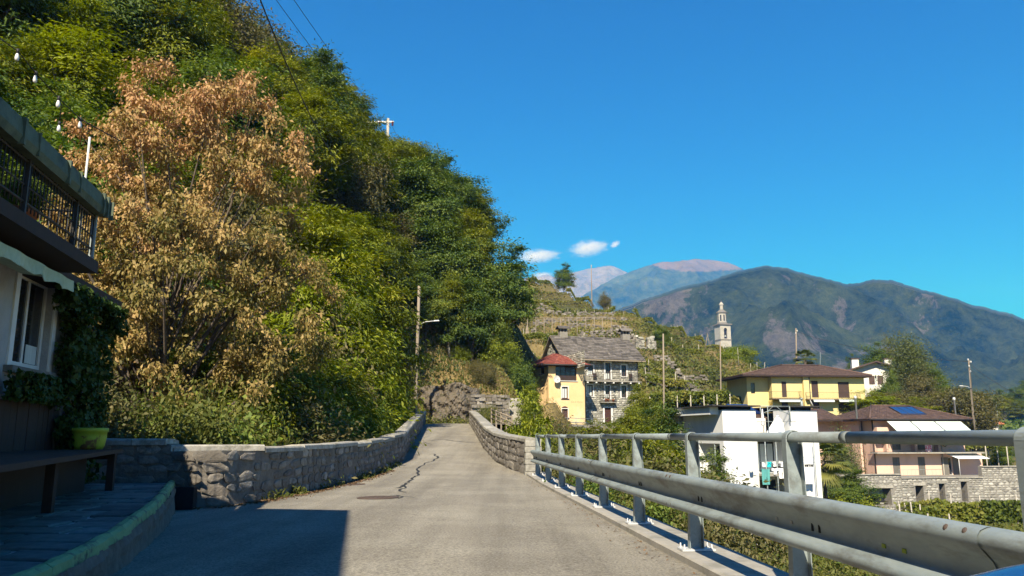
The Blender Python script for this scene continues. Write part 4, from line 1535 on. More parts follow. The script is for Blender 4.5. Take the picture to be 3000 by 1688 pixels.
# on the skyline
px = 330.0
while px < 1540:
    Y = float(skyline_Y(px)) + rp.uniform(-3, 3)
    k = kind_at(px, float(skyline_py(px)))
    nm, lb = KINDS[k]
    o = plant_top(k, nm, lb, 'tree', px - float(np.interp(px, [900, 1250, 1400, 1540], [0, 30, 85, 145])), float(skyline_py(px)) + rp.uniform(0, 16), Y, rp.uniform(.9, 1.1), GROUP_W, smin=.75, smax=1.45)
    placed.append((o.location.x, o.location.y))
    px += rp.uniform(40, 62) if px < 1380 else rp.uniform(24, 34)
# filling the slope below
for _ in range(5000):
    x, y = rp.uniform(-52, 0), rp.uniform(27, 92)
    u = x / y
    sx = 1500 + FPX * u * .97
    if sx < -160 or sx > 1480:
        continue
    gz = float(ground_z(x, y))
    if gz < -1.0 and y < 58:
        continue
    if math.hypot(x + 3.0, y - 73) < 9.5 or (x > -8.5 and y < 66) or (sx > 1110 and y < 74):
        continue
    if (x + 9) ** 2 + (y - 60) ** 2 < 30:
        continue
    if min((math.hypot(x - a, y - b) for a, b in placed), default=9) < (3.9 if sx > 350 else 4.9):
        continue
    # crown top must stay below the skyline
    k = kind_at(sx, 600)
    H = P_[k][0][2]
    s = rp.uniform(.75, 1.15)
    if y < 40:
        s *= .85
    lim = at(sx, float(skyline_py(sx)) + 14, y)[2]
    if gz + H * s > lim:
        s = (lim - gz) / H
    if s < .55:
        continue
    nm, lb = KINDS[k]
    o = plant(k, nm, lb, 'tree', (x, y, gz - .3), s * rp.uniform(.92, 1.1), s, GROUP_W)
    placed.append((x, y))
# dense dark edge of the wood above the rock bank
for px, py, Y, s, k in [(1100, 700, 80, 1.05, 'dark'), (1180, 640, 82, 1.1, 'dark'), (1255, 640, 80, 1.1, 'dark'), (1325, 680, 81, 1.1, 'dark'), (1385, 750, 83, 1.0, 'dark'), (1425, 815, 85, .85, 'dark'),
                        (1170, 800, 77, .95, 'dark'), (1250, 800, 77, 1.0, 'dark'), (1320, 820, 77.5, 1.0, 'locust'), (1385, 850, 78, 1.0, 'dark'), (1415, 900, 80, .85, 'dark'), (1090, 880, 76, .8, 'dark'), (1462, 950, 82, .65, 'locust')]:
    nm, lb = KINDS[k]
    plant_top(k, nm, lb, 'tree', px, py, Y, s, GROUP_W, smin=.5)
for px, py, Y, k, lab in [(1345, 1018, 78, 'shrub_lime', 'rounded bright green bush on the grassy bank right of the lamp pole'), (1462, 990, 79, 'shrub_lime', 'tall light green bush at the right end of the bank beside the peach house'),
                          (1185, 1110, 70, 'shrub_olive', 'dusty bush on the bank behind the foot of the lamp pole'), (1420, 1070, 74, 'shrub_olive', 'brownish bush on the bank above the retaining wall'), (1500, 1050, 79, 'shrub_dark', 'dark bush against the left corner of the peach house')]:
    plant_top(k, 'bush', lab, 'bush', px, py, Y, .9, smin=.8, smax=2.6)
for px, py, Y, k, s, lab in [(1400, 1125, 75, 'shrub_olive', 1.2, 'olive bush on the top of the low retaining wall beyond the bridge'), (1455, 1100, 77, 'shrub', 1.2, 'round bush behind the right end of the low retaining wall'), (1430, 1190, 67.5, 'shrub', .7, 'leafy bush before the low retaining wall beyond the bridge'),
                             (1520, 1085, 84, 'shrub_dark', .8, 'dark pointed bush touching the left wall of the peach house'), (1545, 1190, 78, 'shrub', .7, 'bush at the foot of the peach house side wall'), (1520, 1150, 77, 'shrub_dark', 1.1, 'dark bush beside the stone steps')]:
    plant_top(k, 'bush', lab, 'bush', px, py, Y, s, smin=.5, smax=2.6)
for px, py, Y, k, s, lab in [(905, 640, 46, 'locust', .9, 'tall feathery locust with pale stems just right of the orange tree'), (985, 690, 48, 'lime', .9, 'bright yellow green locust right of the orange tree, midway to the street lamp'), (1060, 760, 50, 'locust', .8, 'feathery locust left of the street lamp, upper one'),
                             (880, 800, 38, 'lime', .8, 'yellow green young locust leaning out beside the orange tree'), (960, 850, 40, 'locust', .7, 'twiggy locust in front of the slope, left of the lamp pole'), (1045, 880, 44, 'lime', .75, 'yellow green locust over the bend of the left wall'), (1105, 850, 52, 'olive', .6, 'thin olive brown tree left of the lamp pole'),
                             (900, 980, 32, 'lime', .7, 'small bright locust behind the middle of the left wall'), (1010, 1010, 38, 'lime', .7, 'small yellow green locust before the bridge'), (1110, 1000, 50, 'locust', .5, 'small bushy locust beside the grassy bank left of the lamp pole')]:
    o = plant_top(k, 'locust_tree' if k != 'olive' else 'thinning_tree', lab, 'tree', px - 20, py, Y, s, smin=.5, smax=2.1)
    placed.append((o.location.x, o.location.y))
# ---- shrubs between the left wall and the wood
SH = 'bushes behind the left wall'
n_ = 0
for _ in range(2500):
    if n_ > 115:
        break
    y = rp.uniform(15.5, 62)
    x0 = float(poly_x(WALL[2:] + LB[1:], y)) - 1.9
    x = rp.uniform(x0 - (9 if y > 26 else 5.5), x0)
    if min((math.hypot(x - a, y - b) for a, b in placed), default=9) < (1.6 if y > 26 else 1.25):
        continue
    gz = float(ground_z(x, y))
    sx = 1500 + FPX * x / y
    if sx < 180 or (sx > 1120 and y > 40) or (sx > 1175 and y > 30):
        continue
    # tops rise with distance from the wall, as the bank of leaves in the photograph does
    want = np.interp(sx, [200, 480, 700, 900, 1060, 1180, 1240], [1180, 1120, 1030, 990, 1010, 1130, 1185])
    tp = at(sx, want + rp.uniform(-50, 130), y)[2]
    if y < 22:
        tp = min(tp, 1.25 + rp.uniform(-.2, .8))
    hgt = tp - gz
    if hgt < 1.0:
        continue
    r = rp.random()
    k = 'shrub' if r < .45 else ('shrub_olive' if r < .62 else ('shrub_lime' if r < .82 else 'shrub_dark'))
    H = P_[k][0][2]
    lab = {'shrub': 'mid green leafy bush in the thicket behind the left wall', 'shrub_olive': 'brownish bush in the thicket behind the left wall', 'shrub_lime': 'bright yellow green bush in the thicket behind the left wall', 'shrub_dark': 'dark green bush in the thicket behind the left wall'}[k]
    sc_ = min(hgt / H, 2.4)
    wd_ = max(.55, min(sc_, 1.5)) * (.75 if y < 22 else 1)
    if x + 1.75 * wd_ > x0 + 1.35:
        continue
    if hgt / H > 1.8:
        plant(TALL[k], 'bush', lab, 'bush', (x, y, gz - .2), max(.38, min(hgt / P_[TALL[k]][0][2], .62)) * (.8 if y < 22 else 1), (hgt + .2) / P_[TALL[k]][0][2], SH)
    else:
        plant(k, 'bush', lab, 'bush', (x, y, gz - .2), max(.55, min(sc_, 1.5)) * (.75 if y < 22 else 1), (hgt + .2) / H, SH)
    placed.append((x, y))
    n_ += 1
for px, py, Y, k, lab in [(760, 1245, 24, 'shrub_lime', 'sunlit bright green bush just over the left wall near its bend'), (640, 1250, 19.5, 'shrub_lime', 'low sunlit sprig of green leaves over the left wall behind the drain'),
                          (560, 1215, 17.5, 'shrub_dark', 'dark leafy bush under the autumn tree over the wall step'), (1060, 1215, 36, 'shrub_lime', 'light green bush hanging over the left wall before the bridge'), (950, 1225, 28, 'shrub', 'leafy bush over the middle of the left approach wall'),
                          (370, 1230, 16.2, 'shrub_dark', 'dark bush in the shade behind the garden wall'), (850, 1225, 23, 'shrub_olive', 'olive bush over the left wall beneath the orange tree')]:
    plant_top(k, 'bush', lab, 'bush', px, py, Y, .8, smin=.5, smax=2.2)

# ---- thicket right of the guardrail, in the ravine
for px, py, Y, k, s, lab in [
        (1552, 1130, 70, 'shrub_lime', .62, 'yellowish tall bush left of the peach house, over the right parapet'), (1560, 1175, 42, 'shrub_lime', .45, 'yellow green bush just over the right bridge parapet'),
        (1535, 1240, 46, 'shrub_lime', .45, 'low yellow green bush behind the right parapet end'), (1640, 1252, 60, 'shrub_olive', .9, 'twiggy bush below the railing of the peach house'),
        (1700, 1262, 56, 'shrub', 1.0, 'mid green bush below the stone house terrace'), (1790, 1240, 60, 'shrub', 1.0, 'broad green bush below the stone house terrace'),
        (1868, 1140, 70, 'locust', .5, 'bushy tree right of the stone house door'), (1920, 1180, 66, 'locust', .5, 'bushy tree left of the white modern building'), (1850, 1205, 62, 'shrub', 1.2, 'large bush in front of the stone house ground floor'),
        (1925, 1225, 60, 'shrub_dark', 1.1, 'dark bush against the side of the white modern building'), (1840, 1270, 48, 'shrub', 1.2, 'big mid green bush seen under the handrail near its middle'),
        (1925, 1300, 48, 'shrub', 1.1, 'leafy bush below the left balcony of the white building'), (2075, 1362, 50, 'shrub_dark', .75, 'rose bush with dark leaves before the white building'),
        (1720, 1310, 30, 'shrub_olive', 1.3, 'brownish twiggy bush behind the far guardrail posts'), (1660, 1330, 28, 'shrub', 1.1, 'green bush close behind the far guardrail posts'), (1800, 1350, 26, 'shrub', 1.3, 'green bush behind the middle guardrail posts'),
        (1880, 1370, 24, 'shrub', 1.3, 'leafy bush in the ravine right of the middle guardrail post'), (1960, 1400, 22, 'shrub_olive', 1.2, 'dry bush in the ravine behind the near guardrail'), (1740, 1400, 21, 'shrub_dark', 1.0, 'dark bush low behind the middle guardrail'),
        (1830, 1455, 18, 'shrub', 1.0, 'bush just below the kerb behind the guardrail'), (1930, 1480, 17.5, 'shrub_dark', 1.1, 'dark green bush below the kerb by the second near post'), (2020, 1500, 17, 'shrub', 1.0, 'mid green bush below the kerb right of the second near post'),
        (2090, 1560, 16, 'shrub_olive', .9, 'olive bush below the kerb under the lower rail edge'), (2090, 1600, 18, 'shrub', .7, 'bush below the near guardrail post'), (2260, 1560, 23, 'shrub_olive', 1.1, 'dry twiggy bush left of the nearest full post'),
        (2060, 1470, 27, 'shrub', .8, 'tall bush left of the shed below the road'), (1620, 1380, 25.5, 'shrub_olive', .8, 'low bush behind the first far posts')]:
    nm = 'bushy_tree' if k == 'locust' else 'bush'
    plant_top(k, nm, lab, 'tree' if k == 'locust' else 'bush', px, py, Y, s * (.75 if k != 'locust' else 1), smin=.3, smax=3.4 if k != 'locust' else 1.2)
for q in range(46):
    y = rp.uniform(14, 50)
    x = rp.uniform(float(post_x(min(y, 24))) + 1.6, 2.5 + y * .33)
    gz = float(ground_z(x, y))
    if math.hypot(x - 11, y - 39) < 3:
        continue
    k = rp.choice(['shrub', 'shrub', 'shrub_olive', 'shrub_dark'])
    s = rp.uniform(.6, 1.2)
    s = min(s, max(.35, (CZ - .072 * y - .4 - gz) / 2.6))
    plant(k, 'bush', {'shrub': 'mid green bush on the ravine side right of the guardrail', 'shrub_olive': 'dry olive bush on the ravine side right of the guardrail', 'shrub_dark': 'dark green bush on the ravine side right of the guardrail'}[k], 'bush', (x, y, gz - .15), s, s, 'bushes in the ravine right of the road')

# ---- trees near the houses on the right
plant_top('willow', 'willow_tree', 'tall narrow leaved tree beside the white gabled house', 'tree', 2655, 995, 128, 1.1, sink=.2, smax=1.7)
plant_top('dark', 'broadleaf_tree', 'dark round tree right of the white gabled house, in front of the tall willow', 'tree', 2735, 1085, 124, .75, smax=1.0)
plant_top('olive', 'broadleaf_tree', 'brownish green tree at the foot of the tall willow', 'tree', 2690, 1090, 120, .9, smax=1.0)
for px, py, Y, k, s, lab in [(2570, 1025, 165, 'dark', .9, 'dark tree behind the roof of the white gabled house'), (2590, 1010, 170, 'olive', .6, 'slim brown green tree between the two chimneys'), (2500, 1052, 160, 'dark', .6, 'dark round tree left of the gabled roof'),
                             (2610, 1105, 118, 'dark', .5, 'small dark tree before the white gabled wall'), (2560, 1150, 112, 'shrub_lime', 1.5, 'light green bush right of the yellow house'),
                             (2790, 1140, 118, 'shrub', 1.6, 'bush left of the street lamp pole beyond the pink house'), (2830, 1200, 112, 'shrub_olive', 1.4, 'straggly bush at the foot of the street lamp pole')]:
    plant_top(k, 'small_tree' if k in ('dark', 'olive') else 'bush', lab, 'tree' if k in ('dark', 'olive') else 'bush', px, py, Y, s, smin=.3, smax=2)
for i in range(14):
    px = 2480 + i * 28 + rp.uniform(-8, 8)
    Y = rp.uniform(112, 118)
    plant_top(rp.choice(['shrub', 'shrub_lime', 'shrub_dark', 'shrub_olive']), 'bush', 'garden bush in the hedge row behind the pink house roof', 'bush', px, 1165 + rp.uniform(-14, 24), Y, 1.2, 'garden bushes behind the pink house', smin=.5, smax=2.2)
p = at(1652, 880, 228)
plant_top('dark', 'lone_tree', 'round lone tree on the crest of the vineyard hill', 'tree', 1652, 783, 222, .9, sink=.5, smax=1.2)
plant_top('olive', 'small_tree', 'small round tree on the hill crest right of the thin pole', 'tree', 1773, 860, 214, .7, smin=.2)
plant_top('shrub_dark', 'bush', 'dark bush at the foot of the bell tower', 'bush', 2142, 1018, 172, 2.2, smin=.5, smax=3)
plant_top('shrub_lime', 'bush', 'rounded green bush on the hill right of the bell tower', 'bush', 2150, 1020, 165, 2.0, smin=.5, smax=3)
plant_top('dark', 'small_tree', 'dark ivy covered tree beside the ruined stone hut', 'tree', 1935, 958, 140, .6, smin=.2)
# olive tree and bushes by the pink house
plant_top('willow', 'olive_tree', 'grey green olive tree between the palm and the pink house', 'tree', 2462, 1280, 86, .95, smin=.3, smax=.75)
plant_top('shrub_dark', 'bush', 'dark bush against the stone terrace wall', 'bush', 2478, 1390, 82, .9, smin=.5, smax=3)
plant_top('shrub_lime', 'bush', 'low yellow green bush at the foot of the stone terrace wall', 'bush', 2490, 1450, 81, 1.2, smin=.3, smax=3)
plant_top('dark', 'small_tree', 'dark leafy tree right of the pink house under the vine pergola', 'tree', 2935, 1300, 99, .45, smin=.2)
plant_top('shrub', 'bush', 'bush behind the right end of the stone terrace wall', 'bush', 2880, 1350, 104, 1.5, smin=.3, smax=3)
# far wooded spur on the right edge
for q in range(44):
    px = rp.uniform(2850, 3080)
    t = rp.random()
    Y = 300 + t * 70
    gy_ = float(np.interp(px, [2850, 2930, 3000, 3080], [1262, 1235, 1195, 1160]))
    p = at(px, gy_ + (1 - t) * 50, Y)
    plant('dark' if rp.random() < .7 else 'locust', 'distant_tree', 'dark tree of the far spur wood', 'tree', (p[0], Y, float(ground_z(p[0], Y)) - .5), rp.uniform(.7, 1.0), rp.uniform(.6, .95), 'trees on the far spur')


# ---- palms
def palm(label, px, py, Y, trunk_h, fl, nfr=26, seed=1):
    p = at(px, py, Y)
    root = thing('palm_tree', label, 'palm tree', (p[0], Y, p[2] - trunk_h))
    MB().tube([(0, 0, -1), (0, 0, trunk_h * .5), (.05, 0, trunk_h)], [.18, .16, .2], 8).obj('trunk', M['bark'], root)
    r = random.Random(seed)
    for f in range(nfr):
        a, el = r.uniform(0, 6.28), r.uniform(-.9, 1.25)
        mb = MB()
        d = Vector((math.cos(a) * math.cos(el), math.sin(a) * math.cos(el), math.sin(el)))
        tip = Vector((.05, 0, trunk_h)) + d * fl * .62
        side = d.cross(Vector((0, 0, 1))).normalized()
        up = side.cross(d)
        mb.tube([(.05, 0, trunk_h), tip], .018, 4)
        for k in range(15):
            t = (k / 14 - .5) * 2.7
            dd = d * math.cos(t) + side * math.sin(t)
            e = tip + dd * fl * .5 + Vector((0, 0, -.16 * fl * r.uniform(.5, 1.2)))
            m_ = tip + dd * fl * .28
            w = d * -math.sin(t) + side * math.cos(t)
            mb.add([tip, m_ + w * .085 + up * .02, e, m_ - w * .085 + up * .02], [(0, 1, 2, 3)])
        me = mb.mesh('frond', M['leaf_palm'])
        at_ = me.attributes.new('var', 'FLOAT_COLOR', 'POINT')
        v_ = np.ones((len(me.vertices), 4), np.float32)
        v_[:, :3] = (r.random(), .8 if el < -.1 else r.uniform(.1, .6), 0)
        at_.data.foreach_set('color', v_.ravel())
        link('frond', me, root)


palm('palm tree with dark fan leaves above the yellow house roof', 2358, 1055, 132, 3.2, 2.0, 30, 2)
palm('palm tree with yellowing fan leaves between the white building and the stone terrace wall', 2412, 1350, 72, 3.4, 2.5, 34, 3)


# ---- ground cover: grass and weeds on the slopes (beyond counting)
def cover(name, n, region, size, aspect, m, seed, up=.5, tall=0.0, dens=None, lift=.05):
    rng = np.random.default_rng(seed)
    x0, x1, y0, y1 = region
    X, Y = rng.uniform(x0, x1, n * 3), rng.uniform(y0, y1, n * 3)
    if dens is not None:
        keep = rng.random(len(X)) < dens(X, Y)
        X, Y = X[keep], Y[keep]
    X, Y = X[:n], Y[:n]
    Z = ground_z(X, Y)
    C = np.stack([X, Y, Z + lift + rng.random(len(X)) * tall], -1)
    Nrm = unit(rng.normal(size=C.shape) * np.array([1, 1, .6]) + np.array([0, -.4, up]))
    s = size * (.5 + rng.random(len(X)))
    g = np.clip(fbm(X * .12, Y * .12, 3, seed) * 1.8 - .4 + .15 * rng.normal(size=len(X)), 0, 1)
    me = foliage_mesh(name, C, Nrm, s, aspect, rng, M[m], g, None, -1.2 if tall else 0.)
    link(name, me, kind='stuff')


clear = lambda X, Y: (~((np.abs(X - (at(1760, 1200, 93)[0])) < 7) & (np.abs(Y - 95) < 6.5))).astype(float)
cover('undergrowth', 60000, (-40, -5, 26, 92), .42, .35, 'leaf_shrub', 1, .6, .9, lambda X, Y: np.clip((np.abs(X) - 6) / 3, 0, 1) * (np.hypot(X + 3, Y - 74) > 9))
cover('bank_weeds', 9000, (-12, 3, 69, 84), .36, .45, 'leaf_shrub', 12, .5, .35, lambda X, Y: np.clip(fbm(X * .3, Y * .3, 3, 8) * 3 - 1, 0, 1))
cover('dry_grass', 17000, (-12, 6, 68, 84), .38, .14, 'straw', 2, .2, .25, lambda X, Y: np.clip(1.3 - np.hypot((X + 3) / 9, (Y - 76) / 8), 0, 1))
cover('hill_scrub', 105000, (0, 62, 104, 236), .5, .5, 'leaf_shrub', 3, .6, .3, lambda X, Y: clear(X, Y) * np.clip(2.1 - fbm(X * .09, Y * .09, 4, 9) * 3.2 + .9 * np.clip((X - 22) / 8, 0, 1), .05, 1) * np.clip(1.6 - Y / 200, .35, 1))
cover('hill_grass', 36000, (0, 62, 104, 236), .7, .13, 'straw', 4, .2, .25, lambda X, Y: np.clip(fbm(X * .09, Y * .09, 4, 9) * 2.6 - .75, .04, 1) * clear(X, Y))
cover('slope_scrub', 50000, (2, 36, 9, 60), .30, .45, 'leaf_shrub', 5, .6, .4, lambda X, Y: np.clip((X - post_x(np.minimum(Y, 24)) - 1.2) / 1.5, 0, 1) * (X < 3 + Y * .62))
cover('meadow_grass', 40000, (12, 70, 28, 90), .30, .14, 'straw', 6, .3, .2, None)
cover('bank_scrub', 26000, (5, 62, 97, 128), .5, .5, 'leaf_shrub', 7, .6, .5, clear)
cover('spur_scrub', 14000, (165, 250, 285, 385), 2.4, .7, 'leaf_dark', 8, .6, 1.0, None)


# ---- vine trellises on the hill and in the plot below
def trellis(label, pts, h, step, dense_, leaf, lmat='leaf_vine', group='vine trellises on the terraced hill', gappy=.3, post_w=.05, seed=1, cover_h=(.5, 1.0)):
    """posts, wires and foliage along ground points [(x,y),...]"""
    r = random.Random(seed)
    rng_ = np.random.default_rng(seed)
    root = thing('vine_trellis', label, 'vine trellis', (*pts[0], float(ground_z(*pts[0]))), 0, group)
    ox, oy, oz = root.location
    L_ = poly_len(pts)
    tops, s = [], 0.0
    while s < L_:
        p, d = along(pts, min(s, L_ - .01))
        z = float(ground_z(p[0], p[1]))
        hh = h * r.uniform(1.0, 1.5)
        a = (p[0] - ox, p[1] - oy, z - oz - .3)
        b = (p[0] - ox + r.uniform(-.12, .12) * h, p[1] - oy + r.uniform(-.1, .1), z - oz + hh)
        MB().tube([a, b], [post_w, post_w * .85], 5).obj('post', M['post_pale'], root)
        tops.append(b)
        s += step * r.uniform(.8, 1.2)
    for f in (.62, .92):
        MB().tube([(b[0], b[1], (b[2] - h) + h * f) for b in tops], .012, 3, cap=False).obj('wire', M['dark_metal'], root)
    n_l = int(L_ * dense_)
    S = rng_.random(n_l) * L_
    S = S[(fbm(S * .35, S * 0 + seed, 3, seed) > gappy * .8)]
    P3 = np.array([np.append(along(pts, min(s, L_ - .01))[0], 0) for s in S]) if len(S) else np.zeros((0, 3))
    P3[:, :2] += rng_.normal(size=(len(S), 2)) * .25
    P3[:, 2] = ground_z(P3[:, 0], P3[:, 1]) + h * (cover_h[0] + (cover_h[1] - cover_h[0]) * rng_.random(len(S)))
    C = P3 - np.array([ox, oy, oz])
    me = foliage_mesh('foliage', C, unit(rng_.normal(size=C.shape) + [0, -.6, .5]), leaf * (.6 + .8 * rng_.random(len(C))), .7, rng_, M[lmat], np.clip(fbm(S * .5, S * 0, 3, seed + 3) * 1.4 - .2, 0, 1))
    link('foliage', me, root)


def row_pts(pix):
    out = []
    for px, py, Y in pix:
        p = at(px, py, Y)
        out.append((p[0], Y))
    return out


VT = [('vine row with leaning pale posts on the highest terrace left of the lone tree', [(1545, 842, 222), (1625, 850, 224)], 1.9, 2.2, 220, .1),
      ('vine row just right of and below the lone tree', [(1660, 868, 218), (1735, 884, 214)], 1.9, 2.4, 220, .1),
      ('dense vine row along the upper terrace edge, in front of the thin pole', [(1560, 908, 185), (1660, 905, 186), (1760, 905, 187), (1850, 915, 188)], 2.0, 2.4, 420, .0),
      ('sparse vine row along the second terrace of the hill', [(1555, 880, 202), (1640, 884, 202), (1735, 890, 204)], 1.9, 2.4, 300, .05),
      ('vine row climbing along the skyline right of the hill crest', [(1860, 925, 196), (1925, 950, 190), (1990, 975, 184), (2060, 1005, 176)], 1.9, 2.2, 220, .1),
      ('fenced vine row at the lower skyline left of the bell tower', [(2066, 1008, 172), (2120, 1040, 168), (2150, 1052, 166)], 1.9, 1.8, 160, .2),
      ('vine row in the scrub left above the peach house', [(1535, 1000, 128), (1590, 1010, 126), (1640, 1000, 126)], 1.9, 2.0, 320, .0),
      ('vine row on the terrace close behind the red roof', [(1530, 1040, 112), (1585, 1045, 110), (1640, 1040, 111)], 1.9, 2.2, 300, .0),
      ('long vine row halfway between the crest rows and the dense upper row', [(1555, 895, 194), (1640, 896, 195), (1720, 900, 196), (1800, 912, 192)], 1.8, 2.4, 260, .1),
      ('vine row just below the ruined wall line, above the slate roof', [(1700, 985, 143), (1780, 985, 144), (1850, 985, 145)], 1.7, 2.4, 240, .1),
      ('vine row high on the flank right of the ruined hut', [(1930, 1010, 150), (1990, 1025, 150), (2060, 1050, 148)], 1.8, 2.6, 260, .0),
      ('vine row on the slope right of the stone house, halfway up', [(1900, 1060, 118), (1960, 1085, 117), (2020, 1095, 118)], 1.8, 2.4, 220, .1),
      ('vine row with few posts right of the stone house roof', [(1895, 1110, 106), (1960, 1130, 106), (2040, 1140, 110)], 1.8, 2.4, 240, .05)]
for k, (lab, pix, h, st_, dn, gp) in enumerate(VT):
    trellis(lab, row_pts(pix), h, st_, dn, .34 if pix[0][2] > 150 else .26, gappy=gp, seed=40 + k)
# green netting fence near the bell tower
trellis('green net fence with tall pale posts on the slope above the yellow house', row_pts([(2165, 1075, 156), (2200, 1078, 155), (2245, 1090, 150)]), 2.6, 2.0, 20, .25, gappy=.2, seed=77, group=None)
# vine plot below the stone terrace wall
for k, (lab, pix) in enumerate([('vine row directly below the stone terrace wall', [(2640, 1490, 78), (2800, 1470, 79), (2960, 1450, 80)]), ('vine row in the middle of the plot below the terrace wall', [(2660, 1520, 67), (2800, 1505, 68), (2990, 1485, 69)]),
                                ('vine row nearest the guardrail in the plot below the terrace wall', [(2700, 1545, 58), (2850, 1535, 59), (3050, 1520, 60)])]):
    trellis(lab, row_pts(pix), 1.9, 2.4, 420, .26, gappy=.0, seed=90 + k, group='vine rows in the plot below the terrace wall', cover_h=(.25, 1.05))
for k, (lab, pix) in enumerate([('vine row with a leaning white post beside the grass track, under the guardrail', [(2390, 1605, 41), (2520, 1600, 42.5), (2680, 1590, 44), (2800, 1585, 45)]), ('vine row behind the grass track, seen under the guardrail', [(2360, 1560, 49), (2520, 1555, 50), (2700, 1550, 51)])]):
    trellis(lab, row_pts(pix), 1.8, 1.7, 330, .2, gappy=.0, seed=96 + k, group='vine rows beside the grass track', cover_h=(.35, 1.1))


def pergola(label, c4, h, n, leaf, seed, post_n=5, th=.9):
    """vine pergola over the quadrilateral c4 (ground points), top at height h"""
    rng_ = np.random.default_rng(seed)
    A, B, C_, D = [np.array(q, float) for q in c4]
    root = thing('vine_pergola', label, 'vine pergola', (A[0], A[1], 0))
    U, W = rng_.random(n), rng_.random(n)
    P2 = (A[None] * (1 - U[:, None]) + B[None] * U[:, None]) * (1 - W[:, None]) + (D[None] * (1 - U[:, None]) + C_[None] * U[:, None]) * W[:, None]
    bump_ = fbm(U * 9, W * 5, 3, seed)
    Z = h[0] * (1 - U) + h[1] * U + (rng_.random(n) - .5) * th + (bump_ - .5) * 1.0
    C = np.stack([P2[:, 0] - A[0], P2[:, 1] - A[1], Z], -1)
    link('foliage', foliage_mesh('foliage', C, unit(rng_.normal(size=C.shape) + [0, -.5, .7]), leaf * (.6 + .8 * rng_.random(n)), .8, rng_, M['leaf_vine'], np.clip(bump_ * 1.6 - .3, 0, 1)), root)
    for k in range(post_n):
        u = k / (post_n - 1)
        for w in (0.02, .5, .95):
            q = (A * (1 - u) + B * u) * (1 - w) + (D * (1 - u) + C_ * u) * w
            top = h[0] * (1 - u) + h[1] * u
            MB().tube([(q[0] - A[0], q[1] - A[1], float(ground_z(q[0], q[1])) - .3), (q[0] - A[0], q[1] - A[1], top + .25)], .07, 5).obj('post', M['post_pale'], root)


pa, pb = at(1905, 1195, 97), at(2140, 1190, 100)
pergola('long vine pergola of yellow green leaves on white posts above the white building roof', [(pa[0], 97), (pb[0], 100), (pb[0] + 1, 105), (pa[0] + 1, 103)], (at(1905, 1168, 97)[2], at(2140, 1160, 100)[2]), 9000, .32, 5, 7, 1.3)
pa, pb = at(2760, 1312, 93), at(2950, 1310, 96)
pergola('vine pergola shading the terrace at the right end of the pink house', [(pa[0], 93), (pb[0], 96), (pb[0], 100), (pa[0], 97)], (at(2760, 1308, 93)[2], at(2950, 1306, 96)[2]), 3500, .26, 6, 4, .5)
# ================================================================== BUILDINGS
class Fr:
    """facade frame: local x along the facade, y into the house, z up; root is the house's Empty"""

    def __init__(self, name, label, cat, px, py, Y, yaw, group=None):
        o = at(px, py, Y)
        self.o, self.yaw = o, yaw
        self.ex, self.ey = np.array([math.cos(yaw), math.sin(yaw)]), np.array([-math.sin(yaw), math.cos(yaw)])
        self.root = thing(name, label, cat, o, yaw, group)

    def uv(self, px, py, y=0.0):
        """local (x,z) where the sight line through the image point meets the plane at local depth y"""
        r = ray(px, py)
        n = self.ey
        p0 = self.o[:2] + n * y
        t = (p0 @ n) / (r[:2] @ n)
        P = np.array([0, 0, CZ]) + r * t
        return float((P[:2] - self.o[:2]) @ self.ex), float(P[2] - self.o[2])

    def uy(self, px, py, x=0.0):
        """local (y,z) on the side plane at local x"""
        r = ray(px, py)
        p0 = self.o[:2] + self.ex * x
        t = (p0 @ self.ex) / (r[:2] @ self.ex)
        P = np.array([0, 0, CZ]) + r * t
        return float((P[:2] - self.o[:2]) @ self.ey), float(P[2] - self.o[2])

    def rect(self, px0, py0, px1, py1, y=0.0):
        x0, z1 = self.uv(px0, py0, y)
        x1, z0 = self.uv(px1, py1, y)
        return x0, x1, z0, z1

    def world(self, x, y, z):
        p = self.o[:2] + self.ex * x + self.ey * y
        return np.array([p[0], p[1], self.o[2] + z])


def wall_face(mb, x0, x1, z0, z1, opens, depth=.22, mi=0, plane='y', at_=0.0, sgn=1):
    """a wall face with real openings; plane 'y': faces -y at y=at_, reveals go +y*sgn; plane 'x': faces -x at x=at_, along y"""
    xs = sorted({x0, x1, *[o[0] for o in opens], *[o[1] for o in opens]})
    zs = sorted({z0, z1, *[o[2] for o in opens], *[o[3] for o in opens]})
    xs = [x for x in xs if x0 <= x <= x1]
    zs = [z for z in zs if z0 <= z <= z1]
    T = (lambda a, d, z: (a, at_ + d, z)) if plane == 'y' else (lambda a, d, z: (at_ + d, a, z))

    def q(a, b, c, d):
        mb.add([a, b, c, d] if plane == 'y' else [d, c, b, a], [(0, 1, 2, 3)], mi)
    for a, b in zip(xs[:-1], xs[1:]):
        for c, d in zip(zs[:-1], zs[1:]):
            mx_, mz_ = (a + b) / 2, (c + d) / 2
            if any(o[0] < mx_ < o[1] and o[2] < mz_ < o[3] for o in opens):
                continue
            q(T(a, 0, c), T(b, 0, c), T(b, 0, d), T(a, 0, d))
    for a, b, c, d in opens:
        e = depth
        q(T(a, 0, c), T(a, 0, d), T(a, e, d), T(a, e, c))
        q(T(b, e, c), T(b, e, d), T(b, 0, d), T(b, 0, c))
        q(T(a, 0, d), T(b, 0, d), T(b, e, d), T(a, e, d))
        q(T(a, e, c), T(b, e, c), T(b, 0, c), T(a, 0, c))
    return mb


